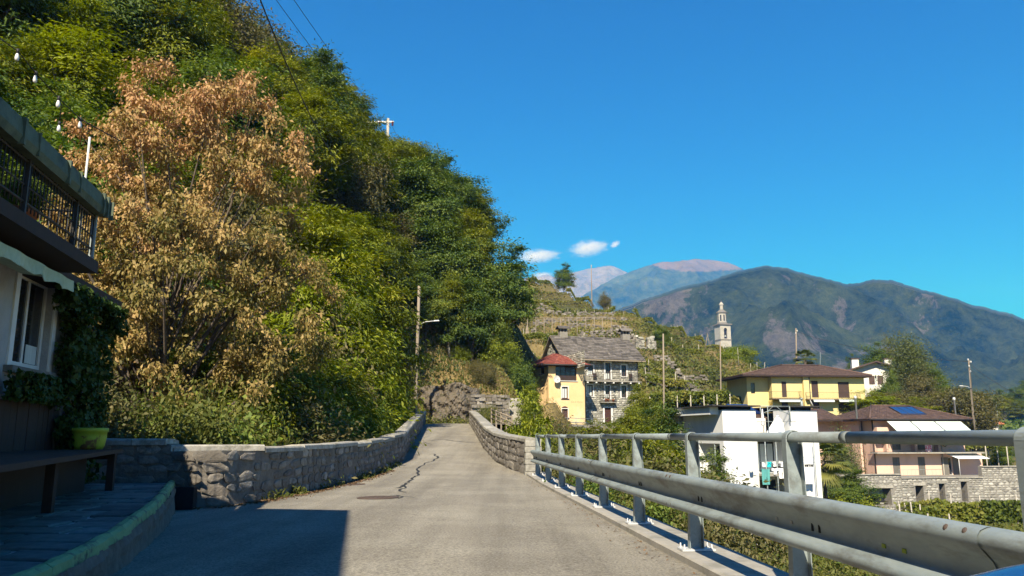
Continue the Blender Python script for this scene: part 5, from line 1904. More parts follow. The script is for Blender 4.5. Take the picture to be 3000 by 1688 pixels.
def window(root, x0, x1, z0, z1, y, fm, cols=2, rows=1, curtain=0.0, name='window', fw=.06, plane='y', gm='glass', surround=None, sill=None, sy=0.0, at_=None, depth=.05):
    """window (frame mesh) > pane(s), curtain, surround, sill; the outer wall face lies at y = sy"""
    T = (lambda a0, a1, d0, d1, c0, c1: (a0, a1, d0, d1, c0, c1)) if plane == 'y' else (lambda a0, a1, d0, d1, c0, c1: (d0, d1, a0, a1, c0, c1))
    mb = MB()
    mb.b(*T(x0, x0 + fw, y, y + depth, z0, z1)).b(*T(x1 - fw, x1, y, y + depth, z0, z1))
    mb.b(*T(x0 + fw, x1 - fw, y, y + depth, z1 - fw, z1)).b(*T(x0 + fw, x1 - fw, y, y + depth, z0, z0 + fw))
    w_, h_ = (x1 - x0 - 2 * fw) / cols, (z1 - z0 - 2 * fw) / rows
    for i in range(1, cols):
        mb.b(*T(x0 + fw + i * w_ - .025, x0 + fw + i * w_ + .025, y, y + depth * .9, z0 + fw, z1 - fw))
    for j in range(1, rows):
        mb.b(*T(x0 + fw, x1 - fw, y + .003, y + depth * .8, z0 + fw + j * h_ - .018, z0 + fw + j * h_ + .018))
    f = mb.obj(name, M[fm], root)
    for i in range(cols):
        for j in range(rows):
            MB().b(*T(x0 + fw + i * w_ + .004, x0 + fw + (i + 1) * w_ - .004, y + depth * .45, y + depth * .55, z0 + fw + j * h_ + .004, z0 + fw + (j + 1) * h_ - .004)).obj('pane', M[gm], f)
    if curtain:
        MB().b(*T(x0 + fw + .02, x1 - fw - .02, y + depth * .38, y + depth * .43, z0 + fw + .02, z0 + fw + (z1 - z0 - 2 * fw) * curtain)).obj('curtain', M['curtain'], f)
    if surround:
        s = MB()
        wd = surround[1]
        s.b(*T(x0 - wd, x0, sy - .03, sy + .05, z0 - .02, z1 + wd)).b(*T(x1, x1 + wd, sy - .03, sy + .05, z0 - .02, z1 + wd)).b(*T(x0, x1, sy - .03, sy + .05, z1, z1 + wd))
        s.obj('surround', M[surround[0]], f)
    if sill:
        MB().b(*T(x0 - .12, x1 + .12, sy - .10, y, z0 - .07, z0 - .004)).obj('sill', M[sill], f)
    return f


def door(root, x0, x1, z0, z1, y, m, glazed=True, surround=None, sy=0.0):
    if glazed:
        f = window(root, x0, x1, z0, z1, y, m, 2, 1, .35, 'door', .07, surround=surround, sy=sy)
    else:
        mb = MB().b(x0, x1, y, y + .05, z0, z1)
        for i in range(5):
            mb.b(x0 + .05 + i * (x1 - x0 - .1) / 5, x0 + .02 + (i + 1) * (x1 - x0 - .1) / 5, y - .015, y, z0 + .05, z1 - .05)
        f = mb.obj('door', M[m], root)
        if surround:
            wd = surround[1]
            MB().b(x0 - wd, x0, sy - .03, sy + .05, z0, z1 + wd).b(x1, x1 + wd, sy - .03, sy + .05, z0, z1 + wd).b(x0, x1, sy - .03, sy + .05, z1, z1 + wd).obj('surround', M[surround[0]], f)
    MB().box((x1 - .12, y - .03, (z0 + z1) / 2), (.03, .05, .12)).obj('handle', M['dark_metal'], f)
    return f


def slope_tiles(A, B, C_, D, across, down, lift, seed, jit=.3, thick=.03):
    """tile courses over the roof plane A(eave left) B(eave right) C(ridge right) D(ridge left): joined geometry"""
    A, B, C_, D = [np.array(p, float) for p in (A, B, C_, D)]
    r = np.random.default_rng(seed)
    le, ln = np.linalg.norm(B - A), np.linalg.norm((D + C_) / 2 - (A + B) / 2)
    nrm = np.cross(B - A, D - A)
    nrm /= np.linalg.norm(nrm)
    rows = max(2, int(ln / down))
    mb = MB()
    for i in range(rows):
        t0, t1 = i / rows, min((i + 1.35) / rows, 1.0)
        l0, r0 = A + (D - A) * t0, B + (C_ - B) * t0
        l1, r1 = A + (D - A) * t1, B + (C_ - B) * t1
        n = max(1, int(np.linalg.norm(r0 - l0) / across))
        cuts = np.sort(np.clip((np.arange(n + 1) + r.uniform(-jit, jit, n + 1)) / n, 0, 1))
        cuts[0], cuts[-1] = 0, 1
        for a, b in zip(cuts[:-1], cuts[1:]):
            g = .012 / max(np.linalg.norm(r0 - l0), .1)
            a_, b_ = a + g, b - g
            up = lift + thick + r.uniform(0, .5) * thick
            p = [l0 + (r0 - l0) * a_ + nrm * up, l0 + (r0 - l0) * b_ + nrm * (up + r.uniform(-.3, .3) * thick), l1 + (r1 - l1) * b_ + nrm * lift, l1 + (r1 - l1) * a_ + nrm * lift]
            q = [p[0] - nrm * (thick * 1.1), p[1] - nrm * (thick * 1.1)]
            mb.add(p + q, [(0, 1, 2, 3), (4, 5, 1, 0), (5, 2, 1), (4, 0, 3)])
    return mb


def slab(mb, P4, t, mi=0):
    """plane quad given thickness t downwards"""
    v = [tuple(p) for p in P4] + [(p[0], p[1], p[2] - t) for p in P4]
    return mb.add(v, [(0, 1, 2, 3), (7, 6, 5, 4), (0, 4, 5, 1), (1, 5, 6, 2), (2, 6, 7, 3), (3, 7, 4, 0)], mi)


def stone_cladding(root, key, x0, x1, z0, z1, opens, sw, sh, seed, y=0.0, plane='y', name='stone_facing', proud=.05):
    """rubble stones joined over a wall face, leaving its openings free"""
    r = random.Random(seed)
    mb = MB()
    z = z0
    while z < z1 - sh * .3:
        h = sh * r.uniform(.7, 1.35)
        h = min(h, z1 - z)
        x = x0
        while x < x1 - .05:
            w = min(sw * r.uniform(.5, 1.5), x1 - x)
            cx_, cz_ = x + w / 2, z + h / 2
            if not any(o[0] - w * .4 < cx_ < o[1] + w * .4 and o[2] - h * .4 < cz_ < o[3] + h * .4 for o in opens):
                n = 6
                ring = []
                for i in range(n):
                    t = 2 * math.pi * (i + r.uniform(-.25, .25)) / n
                    k = min(.5 / max(abs(math.cos(t)), abs(math.sin(t))), .6) * r.uniform(.86, .98)
                    ring.append((math.cos(t) * k * w, math.sin(t) * k * h))
                d1, d2 = proud * r.uniform(.4, 1.0), proud * r.uniform(.9, 1.5)
                tl = r.uniform(-.3, .3) * proud
                if plane == 'y':
                    vs = [(cx_ + a, y, cz_ + b) for a, b in ring] + [(cx_ + a * .8, y - d1 - tl * a / w, cz_ + b * .78) for a, b in ring] + [(cx_ + r.uniform(-.1, .1) * w, y - d2, cz_)]
                    fs = [(i, (i + 1) % n, n + (i + 1) % n, n + i) for i in range(n)] + [(n + i, n + (i + 1) % n, 2 * n) for i in range(n)]
                else:
                    vs = [(y, cx_ - a, cz_ + b) for a, b in ring] + [(y - d1, cx_ - a * .8, cz_ + b * .78) for a, b in ring] + [(y - d2, cx_, cz_)]
                    fs = [(i, (i + 1) % n, n + (i + 1) % n, n + i) for i in range(n)] + [(n + i, n + (i + 1) % n, 2 * n) for i in range(n)]
                mb.add(vs, fs)
            x += w
        z += h
    return mb.obj(name, M[key], root, kind='stuff')


def railing(root, pts, h, step, m='dark_metal', r=.018, name='railing', bars_as='bar', br=.009):
    """a railing part with its bars as sub-parts joined per span: pts local 3-d foot points"""
    mb = MB()
    top = [(p[0], p[1], p[2] + h) for p in pts]
    low = [(p[0], p[1], p[2] + .09) for p in pts]
    mb.tube(top, r, 5).tube(low, r * .7, 4)
    o = mb.obj(name, M[m], root)
    sb = MB()
    for a, b in zip(pts[:-1], pts[1:]):
        a, b = np.array(a), np.array(b)
        l = np.linalg.norm(b - a)
        for k in range(int(l / step) + 1):
            p = a + (b - a) * min(k * step / max(l, 1e-6), 1)
            sb.tube([(p[0], p[1], p[2]), (p[0], p[1], p[2] + h)], br, 4, cap=False)
    sb.obj('balusters', M[m], o)
    return o


# ------------------------------------------------------------------ stone house
S = Fr('stone_house', 'three storey rubble stone house with grey slate roof and two chimneys', 'house', 1652, 1245, 89.5, .29)
xR = S.uv(1871, 1150)[0]
zE = S.uv(1780, 1054, -.9)[1]
DEP = 6.6
zR = S.uv(1745, 988, DEP / 2)[1]
W_px = [(1723, 1068, 1741, 1099), (1808, 1064, 1823, 1098 + 14), (1822 + 0, 0, 0, 0)]
op = {}
for nm, r4 in {'wa': (1722, 1070, 1738, 1099), 'da': (1773, 1063, 1789, 1112), 'wb': (1820, 1070, 1835, 1103), 'wc': (1720, 1128, 1737, 1161), 'dc': (1773, 1130, 1787, 1170), 'wd': (1820, 1130, 1835, 1165), 'dg': (1771, 1195, 1791, 1240)}.items():
    op[nm] = S.rect(*r4)
zT = S.uv(1780, 1054)[1]
mb = MB()
wall_face(mb, 0, xR, -1.5, zT + .3, list(op.values()), .25)
mb.quad((0, DEP, -1.5), (0, 0, -1.5), (0, 0, zT + .3), (0, DEP, zT + .3)).quad((xR, 0, -1.5), (xR, DEP, -1.5), (xR, DEP, zT + .3), (xR, 0, zT + .3))
mb.add([(0, 0, zT + .3), (0, DEP / 2, zR - .12), (0, DEP, zT + .3)], [(2, 1, 0)]).add([(xR, 0, zT + .3), (xR, DEP / 2, zR - .12), (xR, DEP, zT + .3)], [(0, 1, 2)])
mb.quad((xR, DEP, -1.5), (0, DEP, -1.5), (0, DEP, zT + .3), (xR, DEP, zT + .3))
mb.obj('wall', M['mortar_pale'], S.root)
stone_cladding(S.root, 'stone_house', 0, xR, -1.0, zT + .25, list(op.values()), .42, .22, 3, 0.0)
stone_cladding(S.root, 'stone_house', -DEP, 0, zT - 1.5, zT + .3, [], .42, .22, 4, 0.0, 'x')
g = MB()
# gable stones in a triangle
r_ = random.Random(5)
for k in range(90):
    yy = r_.uniform(.3, DEP - .3)
    mx_ = zT + .3 + (zR - zT - .5) * (1 - abs(yy - DEP / 2) / (DEP / 2))
    z_ = r_.uniform(zT + .2, max(mx_ - .1, zT + .25))
    g.box((-.03, yy, z_), (.10, r_.uniform(.25, .5), r_.uniform(.14, .22)))
g.obj('gable_stone', M['stone_house'], S.root, kind='stuff')
for k in ('wa', 'wb', 'wc', 'wd'):
    x0, x1, z0, z1 = op[k]
    window(S.root, x0, x1, z0, z1, .12, 'frame_brown', 2, 1, .5 if k in ('wa',) else (.95 if k == 'wc' else 0), surround=('frame_white', .17), sill='frame_white')
for k in ('da', 'dc'):
    door(S.root, *op[k], .12, 'frame_brown', True, ('frame_white', .17))
door(S.root, *op['dg'], .14, 'frame_brown', False, ('frame_white', .2))
ov, os_ = .95, .45
pitch = (zR - zT) / (DEP / 2)
eF = (zE, )
A, B = (-os_, -ov, zE), (xR + os_ + .15, -ov, zE)
Cc, D = (xR + os_ - .1, DEP / 2, zR), (-os_, DEP / 2, zR)
mb = slab(MB(), [A, B, Cc, D], .14)
slab(mb, [(xR + os_, DEP + .5, zT), (-os_, DEP + .5, zT), (-os_, DEP / 2 + .01, zR - .005), (xR + os_ - .1, DEP / 2 + .01, zR - .005)], .14)
rf = mb.obj('roof', M['wood'], S.root)
slope_tiles(A, B, Cc, D, .62, .36, .012, 8, .4, .055).obj('roof_slate', M['slate'], rf, kind='stuff')
slope_tiles((xR + os_, DEP + .5, zT), (-os_, DEP + .5, zT), D, Cc, .8, .5, .012, 9, .4, .05).obj('roof_slate', M['slate'], rf, kind='stuff')
for px in (1649, 1832):
    x, _ = S.uv(px, 985, DEP / 2)
    c = MB().b(x - .5, x + .5, DEP / 2 - .35, DEP / 2 + .35, zR - .6, zR + .45).obj('chimney', M['mortar_pale'], rf)
    mb = MB()
    for dx in (-.38, 0, .38):
        mb.b(x + dx - .09, x + dx + .09, DEP / 2 - .3, DEP / 2 + .3, zR + .455, zR + .85)
    mb.obj('flue_pillar', M['mortar_pale'], c)
    mb = slab(MB(), [(x - .75, DEP / 2 - .6, zR + .88), (x + .75, DEP / 2 - .6, zR + .88), (x + .72, DEP / 2, zR + 1.22), (x - .72, DEP / 2, zR + 1.22)], .08)
    slab(mb, [(x + .75, DEP / 2 + .6, zR + .88), (x - .75, DEP / 2 + .6, zR + .88), (x - .72, DEP / 2 + .005, zR + 1.22), (x + .72, DEP / 2 + .005, zR + 1.22)], .08)
    mb.obj('chimney_cap', M['slate'], c)
zB = S.uv(1780, 1116, -.9)[1]
xb0, xb1 = S.uv(1712, 1115, -.9)[0], S.uv(1881, 1115, -.9)[0]
MB().b(xb0, xb1 - .1, -1.0, -.06, zB - .1, zB).obj('balcony_slab', M['concrete'], S.root)
mb = MB()
for k in range(7):
    x = xb0 + .4 + k * (xb1 - xb0 - .8) / 6
    mb.b(x - .09, x + .09, -.96, -.06, zB - .28, zB - .103)
mb.obj('balcony_bracket', M['frame_white'], S.root)
railing(S.root, [(xb0 + .05, -.95, zB), (xb1 - .15, -.95, zB), (xb1 - .15, -.06, zB)], .95, .13)
for px in (1745, 1850):
    x = S.uv(px, 1110, -.5)[0]
    mb = MB().b(x - .22, x + .22, -.7, -.28, zB + .42, zB + .46)
    for a, b in ((-.2, -.68), (.2, -.68), (-.2, -.3), (.2, -.3)):
        mb.b(x + a - .02, x + a + .02, b - .02, b + .02, zB, zB + .42)
    mb.b(x - .22, x + .22, -.3, -.26, zB + .46, zB + .9)
    w_ = mb.obj('balcony_chair', M['brown_wood'], None)
    w_.location, w_.rotation_euler = S.o, (0, 0, S.yaw)
    tag(w_, 'dark wooden chair on the stone house balcony, %s' % ('beside the left upper window' if px == 1745 else 'at its right end'), 'chair')
# small balcony with flower pots
x0, x1 = S.uv(1760, 1178, -.5)[0], S.uv(1806, 1178, -.5)[0]
zb2 = S.uv(1780, 1178, -.5)[1]
MB().b(x0, x1, -.62, -.06, zb2 - .08, zb2).obj('balcony_slab', M['coping'], S.root)
railing(S.root, [(x0 + .04, -.06, zb2), (x0 + .04, -.58, zb2), (x1 - .04, -.58, zb2), (x1 - .04, -.06, zb2)], .75, .16)
for k, (px, m_, lb) in enumerate([(1769, 'frame_white', 'white flower pot at the left of the small balcony of the stone house'), (1775, 'terracotta', 'tall orange clay pot next to the white one on the small stone house balcony'), (1782, 'terracotta', 'orange clay pot in the middle of the small stone house balcony'), (1797, 'terracotta', 'reddish clay pot at the right end of the small stone house balcony')]):
    x = S.uv(px, 1175, -.4)[0]
    t = thing('flower_pot', lb, 'flower pot', S.world(x, -.4, zb2 + .002), S.yaw, 'pots on the small balcony of the stone house')
    MB().lathe([(.10, 0), (.15, .26 + .06 * (k == 1)), (.165, .27 + .06 * (k == 1)), (.16, .31 + .06 * (k == 1)), (.13, .30 + .06 * (k == 1))], n=10).obj('pot', M[m_], t)
    mb = MB()
    for q in range(7):
        a = rp.uniform(0, 6.28)
        mb.tube([(0, 0, .3), (.08 * math.cos(a), .08 * math.sin(a), .5), (.2 * math.cos(a), .2 * math.sin(a), .55 + rp.uniform(-.05, .15))], [.012, .02, .004], 4)
    mb.obj('stem', M['leaf_shrub'], t)
for px, py in ((1778, 1135), (1760, 1136)):
    pass
# downpipe
xd = S.uv(1868, 1100, -.05)[0]
MB().tube([(xd, -.1, zT), (xd, -.1, -1)], .045, 6).obj('downpipe', M['dark_metal'], S.root)

# ------------------------------------------------------------------ peach house
Pq = Fr('peach_house', 'peach rendered house with red tiled hip roof and painted name', 'house', 1608, 1242, 85.0, .29)
xr = Pq.uv(1713, 1150)[0]
zt = Pq.uv(1660, 1070)[1]
dep = Pq.uy(1551, 1120, 0)[0]
dep = min(max(dep, 4.0), 7.5)
o1 = Pq.rect(1627, 1072, 1689, 1116)
o2 = Pq.rect(1646, 1133, 1664, 1168)
o3 = Pq.rect(1646, 1198, 1664, 1225)
sy0, sz0 = Pq.uy(1582, 1072, 0)
sy1, sz1 = Pq.uy(1595, 1094, 0)
oS = (sy1, min(sy0, dep - .4), sz1, sz0)
mb = MB()
wall_face(mb, 0, xr, -2.2, zt, [o1, o2, o3], .28)
wall_face(mb, 0, dep, -2.2, zt, [oS], .25, plane='x')
mb.quad((xr, 0, -2.2), (xr, dep, -2.2), (xr, dep, zt), (xr, 0, zt)).quad((xr, dep, -2.2), (0, dep, -2.2), (0, dep, zt), (xr, dep, zt))
mb.obj('wall', M['peach'], Pq.root)
# corner buttress flaring to the left
yb, zb_ = Pq.uy(1575, 1110, 0)
mb = MB().add([(-.02, .6, -2.2), (-.9, 2.4, -2.2), (-.9, 4.0, -2.2), (-.02, 5.2, -2.2), (-.02, .6, zt - 2.2), (-.42, 2.4, zt - 2.9), (-.42, 4.0, zt - 3.1), (-.02, 5.2, zt - 2.0)],
              [(0, 4, 5, 1), (1, 5, 6, 2), (2, 6, 7, 3), (4, 7, 6, 5)]).obj('buttress', M['peach'], Pq.root)
window(Pq.root, *o1, .16, 'frame_brown', 4, 3, 0, fw=.07, surround=('peach', .10), sill='frame_white')
x0, x1, z0, z1 = o1
MB().b(x0, x1, .05, .12, z0, z0 + .55).obj('window_panel', M['brown_wood'], Pq.root)
window(Pq.root, *o2, .14, 'frame_brown', 2, 1, .97, surround=('cream_white', .10), sill='frame_brown')
f = window(Pq.root, *o3, .14, 'frame_brown', 2, 3, .0, surround=('cream_white', .08), sill='frame_brown', gm='shutter_brown')
xm, hw_ = (o3[0] + o3[1]) / 2, (o3[1] - o3[0]) / 2
arch = [(xm + hw_ * 1.15 * math.cos(a), o3[3] + .28 * math.sin(a)) for a in np.linspace(math.pi, 0, 9)]
mb = MB().add([(x, -.012, z) for x, z in arch] + [(x, .03, z) for x, z in arch], [tuple(range(9))] + [(i, i + 9, i + 10, i + 1) for i in range(8)])
mb.obj('arch', M['frame_brown'], f)
window(Pq.root, *oS, .12, 'frame_brown', 2, 1, 0, plane='x', surround=('peach', .12), sill='frame_brown')
zr = Pq.uv(1655, 1037, dep / 2)[1]
ov = .75
ol = 1.25
ze = zt + .02
xm0, xm1 = xr * .42, xr * .55
c = [(-ol, -ov, ze), (xr + .5, -ov, ze), (xr + .5, dep + ov, ze), (-ol, dep + ov, ze)]
R0, R1 = (xm0, dep / 2 - .2, zr), (xm1, dep / 2 + .2, zr)
mb = MB().add(c + [R0, R1] + [(p[0], p[1], p[2] - .16) for p in c], [(0, 1, 5, 4), (1, 2, 5), (2, 3, 4, 5), (3, 0, 4), (0, 6, 7, 1), (1, 7, 8, 2), (2, 8, 9, 3), (3, 9, 6, 0), (9, 8, 7, 6)])
rf = mb.obj('roof', M['brown_wood'], Pq.root)
for s_, (a, b, cc, d) in enumerate([(c[0], c[1], R1, R0), (c[3], c[0], R0, tuple(np.array(R0) + [0, .02, 0])), (c[1], c[2], tuple(np.array(R1) + [.02, 0.05, 0]), R1)]):
    slope_tiles(a, b, cc, d, .26, .36, .006, 20 + s_, .1, .035).obj('roof_tile', M['tile_red'], rf, kind='stuff')
MB().tube([(-ov, -ov - .06, ze - .08), (xr + .5, -ov - .06, ze - .08)], .07, 6).obj('gutter', M['dark_metal'], rf)
MB().tube([(xr + .45, -ov - .06, ze - .1), (xr + .2, -.3, ze - .5), (xr + .03, -.08, ze - .8), (xr + .03, -.08, -2)], .045, 6).obj('downpipe', M['dark_metal'], Pq.root)
# satellite dish
dx, dz = Pq.uv(1630, 1112, -.35)
t = thing('satellite_dish', 'round white satellite dish on the peach house front', 'satellite dish', Pq.world(dx, 0, dz), Pq.yaw)
mb = MB().lathe([(.001, 0), (.2, .02), (.36, .075), (.40, .10), (.405, .095), (.2, .0), (.02, -.02)], n=24)
d_ = mb.obj('dish_or_hole_light', M['white_metal'], t, (0, -.42, 0))
d_.rotation_euler = (1.45, 0, .1)
MB().tube([(0, 0, -.1), (0, -.2, -.05), (0, -.42, 0)], .025, 5).tube([(0, -.43, -.35), (0, -.85, -.05)], .012, 4).obj('arm', M['galv'], t)
MB().box((0, -.85, -.05), (.08, .1, .08)).obj('receiver', M['dark_metal'], t)
# painted name on the front
fc = bpy.data.curves.new('painted_name', 'FONT')
fc.body = "Cà di Ponn"
fc.size = .62
fc.shear = .25
fc.extrude = .001
M['paint_red'] = mat('red_paint', (0.55, 0.20, 0.11), (0.60, 0.30, 0.16), 9, .9)
fc.materials.append(M['paint_red'])
x0, z0 = Pq.uv(1672, 1180)
x1, _ = Pq.uv(1705, 1180)
ft = link('painted_name', fc)
bpy.context.view_layer.update()
if ft.dimensions.x > .01:
    k = (x1 - x0) / ft.dimensions.x
    me_ = bpy.data.meshes.new_from_object(ft.evaluated_get(bpy.context.evaluated_depsgraph_get()))
    bpy.data.objects.remove(ft)
    ft = link('painted_name', me_, Pq.root, (x0, -.006, z0))
    ft.rotation_euler = (math.pi / 2, 0, 0)
    ft.scale = (k, k, 1)
# terrace railing and wall before both houses
tw = thing('terrace_railing', 'thin railing along the terrace edge below the peach and stone houses', 'railing')
a, b = at(1588, 1240, 80), at(1735, 1246, 84)
pts = [tuple(a + (b - a) * k / 6) for k in range(7)]
mb = MB().tube([(p[0], p[1], p[2] + 1.0 - .35) for p in pts], .03, 5).tube([(p[0], p[1], p[2] + .2) for p in pts], .05, 5)
mb.obj('rail', M['galv'], tw)
for p in pts:
    MB().tube([(p[0], p[1], p[2] - .3), (p[0], p[1], p[2] + .67)], .028, 5).obj('post', M['galv'], tw)
twl = thing('retaining_wall', 'pale masonry retaining wall under the terrace railing of the peach house', 'wall')
MB().add([(a[0] - 1, a[1] + .2, a[2] - 3), (b[0] + 2, b[1] + .2, b[2] - 3), (b[0] + 2, b[1] + .2, b[2] + .0), (a[0] - 1, a[1] + .2, a[2] + .0), (a[0] - 1, a[1] + .7, a[2] - 3), (b[0] + 2, b[1] + .7, b[2] - 3), (b[0] + 2, b[1] + .7, b[2]), (a[0] - 1, a[1] + .7, a[2])],
         [(0, 1, 2, 3), (3, 2, 6, 7), (7, 6, 5, 4), (0, 3, 7, 4), (1, 5, 6, 2)]).obj('wall', M['mortar_pale'], twl)

# ------------------------------------------------------------------ yellow house
Yh = Fr('yellow_house', 'yellow house with brown hipped roof, brown shutters and balconies', 'house', 2190, 1240, 112, .10)
zT = Yh.uv(2350, 1103)[1]
xa, xb, xc, xe = [Yh.uv(p, 1150)[0] for p in (2262, 2352, 2368, 2534)]
yset = 2.2
o_ = {}
o_['d1'] = Yh.rect(2289, 1118, 2306, 1164, 0)
o_['d2'] = Yh.rect(2376, 1116, 2399, 1165, 0)
o_['d3'] = Yh.rect(2454, 1119, 2490, 1166, 0)
o_['g1'] = Yh.rect(2289, 1176, 2310, 1200, 0)
o_['g2'] = Yh.rect(2378, 1176, 2402, 1207, 0)
o_['g3'] = Yh.rect(2456, 1178, 2494, 1212, 0)
mb = MB()
x0_ = Yh.uv(2189, 1150, 1.2)[0]
wall_face(mb, xa, xe, -3, zT + .15, list(o_.values()), .18)
swin = (xa - 2.6, xa - 2.0, zT - 2.4, zT - .9)
wall_face(mb, x0_, xa, -3, zT + .15, [swin], .18, at_=1.2)
mb.quad((xa, 0, -3), (xa, 0, zT + .15), (xa, 1.2, zT + .15), (xa, 1.2, -3))
mb.quad((x0_, 9, -3), (x0_, 1.2, -3), (x0_, 1.2, zT + .15), (x0_, 9, zT + .15)).quad((xe, 0, -3), (xe, 9, -3), (xe, 9, zT + .15), (xe, 0, zT + .15)).quad((xe, 9, -3), (x0_, 9, -3), (x0_, 9, zT + .15), (xe, 9, zT + .15))
# bay edges
mb.b(xb - .05, xc + .05, -.5, -.002, -3, zT + .1)
mb.obj('wall', M['yellow'], Yh.root)
for k, q_ in o_.items():
    x0, x1, z0, z1 = q_
    mb = MB().b(x0, x1, .08, .12, z0, z1)
    n = int((z1 - z0) / .11)
    for i in range(n):
        mb.b(x0 + .02, x1 - .02, .06, .079, z0 + i * .11 + .01, z0 + i * .11 + .095)
    mb.obj('roller_shutter', M['shutter_brown'], Yh.root)
window(Yh.root, *swin, 1.3, 'frame_brown', 1, 1, 0, sy=1.2)
for (pa, pb, pz) in ((2262, 2352, 1167), (2365, 2522, 1169)):
    xa_, xb_ = Yh.uv(pa, pz, -1.1)[0], Yh.uv(pb, pz, -1.1)[0]
    zb = Yh.uv(pa, pz, -1.1)[1]
    MB().b(xa_, xb_, -1.15, -.51 if False else -.004, zb - .16, zb).obj('balcony_slab', M['shutter_brown'], Yh.root)
    railing(Yh.root, [(xa_ + .05, -.02, zb), (xa_ + .05, -1.1, zb), (xb_ - .05, -1.1, zb), (xb_ - .05, -.02, zb)], .95, .14)
for pa, pb in ((2283, 2345), (2383, 2444), (2458, 2514)):
    xa_, xb_ = Yh.uv(pa, 1175, -1.2)[0], Yh.uv(pb, 1175, -1.2)[0]
    zb = Yh.uv(pa, 1171, -1.2)[1]
    MB().add([(xa_, -1.16, zb), (xb_, -1.16, zb), (xb_, -1.35, zb - .12), (xa_, -1.35, zb - .12), (xb_, -1.36, zb - .32), (xa_, -1.36, zb - .32)], [(0, 3, 2, 1), (3, 5, 4, 2)]).obj('awning', M['awning'], Yh.root)
zr = Yh.uv(2300, 1071, 4.5)[1]
ze = zT + .1
xl, xr_ = Yh.uv(2166, 1100, .2)[0], Yh.uv(2554, 1105, -.9)[0]
rl, rr2 = Yh.uv(2289, 1071, 4.5)[0], Yh.uv(2398, 1069, 4.5)[0]
c = [(xl, -1.0, ze), (xr_, -1.0, ze), (xr_, 10, ze), (xl, 10, ze)]
R0, R1 = (rl, 4.5, zr), (rr2, 4.5, zr)
mb = MB().add(c + [R0, R1] + [(p[0], p[1], p[2] - .2) for p in c], [(0, 1, 5, 4), (1, 2, 5), (2, 3, 4, 5), (3, 0, 4), (0, 6, 7, 1), (1, 7, 8, 2), (2, 8, 9, 3), (3, 9, 6, 0), (9, 8, 7, 6)])
rf = mb.obj('roof', M['brown_wood'], Yh.root)
for s_, (a, b, cc, d) in enumerate([(c[0], c[1], R1, R0), (c[3], c[0], R0, tuple(np.array(R0) + [0, .02, 0])), (c[1], c[2], tuple(np.array(R1) + [.02, 0.05, 0]), R1)]):
    slope_tiles(a, b, cc, d, .30, .40, .006, 30 + s_, .1, .04).obj('roof_tile', M['tile_brown'], rf, kind='stuff')
for a, b in ((c[0], R0), (c[1], R1), (R0, R1)):
    MB().tube([(a[0], a[1], a[2] + .08), (b[0], b[1], b[2] + .08)], .12, 6).obj('ridge_tile', M['tile_brown'], rf)
MB().tube([(xc, -.55, zT), (xc, -.55, -2)], .06, 6).obj('downpipe', M['dark_metal'], Yh.root)
for k, (px, py) in enumerate(((2350, 1182),)):
    x, z = Yh.uv(px, py + 15, -4)
    t = thing('flue_pipe', 'stout grey flue pipe standing in front of the yellow house', 'flue', Yh.world(x, -4, z - 1.5))
    MB().lathe([(.18, -3), (.18, 2.4), (.14, 2.45), (.14, 2.7), (.22, 2.72), (.20, 2.9), (.02, 2.95)], n=10).obj('pipe', M['galv'], t)
x, z = Yh.uv(2376, 1183, -2)
t = thing('satellite_dish', 'tilted white satellite dish before the yellow house ground floor', 'satellite dish', Yh.world(x, -2, z))
o = MB().lathe([(.001, 0), (.3, .03), (.6, .16), (.61, .15), (.3, .01), (.02, -.02)], n=20).obj('dish_or_hole_light', M['white_metal'], t)
o.rotation_euler = (1.2, 0, 1.15)
MB().tube([(0, 0.05, -.02), (0, .3, -.3), (0, .3, -2.5)], .035, 5).obj('mast', M['galv'], t)

# ------------------------------------------------------------------ white gabled house behind
G = Fr('gabled_house', 'white house with low brown gable roof, two chimneys and brown shutters, behind the yellow one', 'house', 2536, 1175, 140, -.12)
xr = G.uv(2634, 1110)[0]
zl = G.uv(2632, 1083)[1]
xm, zm = G.uv(2562, 1062)
xl_ = xm - (xr - xm) * 1.05
ow = G.rect(2562, 1101, 2571, 1126)
mb = MB()
wall_face(mb, xl_, xr, -4, zl, [ow], .2)
mb.add([(xl_, 0, zl), (xr, 0, zl), (xm, 0, zm)], [(0, 1, 2)]).quad((xr, 0, -4), (xr, 8, -4), (xr, 8, zl), (xr, 0, zl)).quad((xl_, 8, -4), (xl_, 0, -4), (xl_, 0, zl), (xl_, 8, zl))
mb.add([(xr, 8, -4), (xl_, 8, -4), (xl_, 8, zl), (xm, 8, zm), (xr, 8, zl)], [(0, 1, 2, 3, 4)])
mb.obj('wall', M['cream_white'], G.root)
window(G.root, *ow, .1, 'frame_white', 1, 1, .7)
for a, b in ((ow[0] - 1.0, ow[0] - .05), (ow[1] + .05, ow[1] + 1.0)):
    MB().b(a, b, -.07, -.01, ow[2], ow[3]).obj('shutter', M['shutter_brown'], G.root)
sl = (zm - zl) / (xr - xm)
eo = .9
mb = slab(MB(), [(xr + eo, -1.1, zl - sl * eo + .2), (xr + eo, 9, zl - sl * eo + .2), (xm, 9, zm + .2), (xm, -1.1, zm + .2)], .2)
slab(mb, [(xl_ - eo, 9, zl - sl * eo + .2), (xl_ - eo, -1.1, zl - sl * eo + .2), (xm - .005, -1.1, zm + .195), (xm - .005, 9, zm + .195)], .2)
rf = mb.obj('roof', M['shutter_brown'], G.root)
slope_tiles((xr + eo, -1.1, zl - sl * eo + .2), (xr + eo, 9, zl - sl * eo + .2), (xm, 9, zm + .2), (xm, -1.1, zm + .2), .35, .4, .006, 41, .1, .04).obj('roof_tile', M['tile_brown'], rf, kind='stuff')
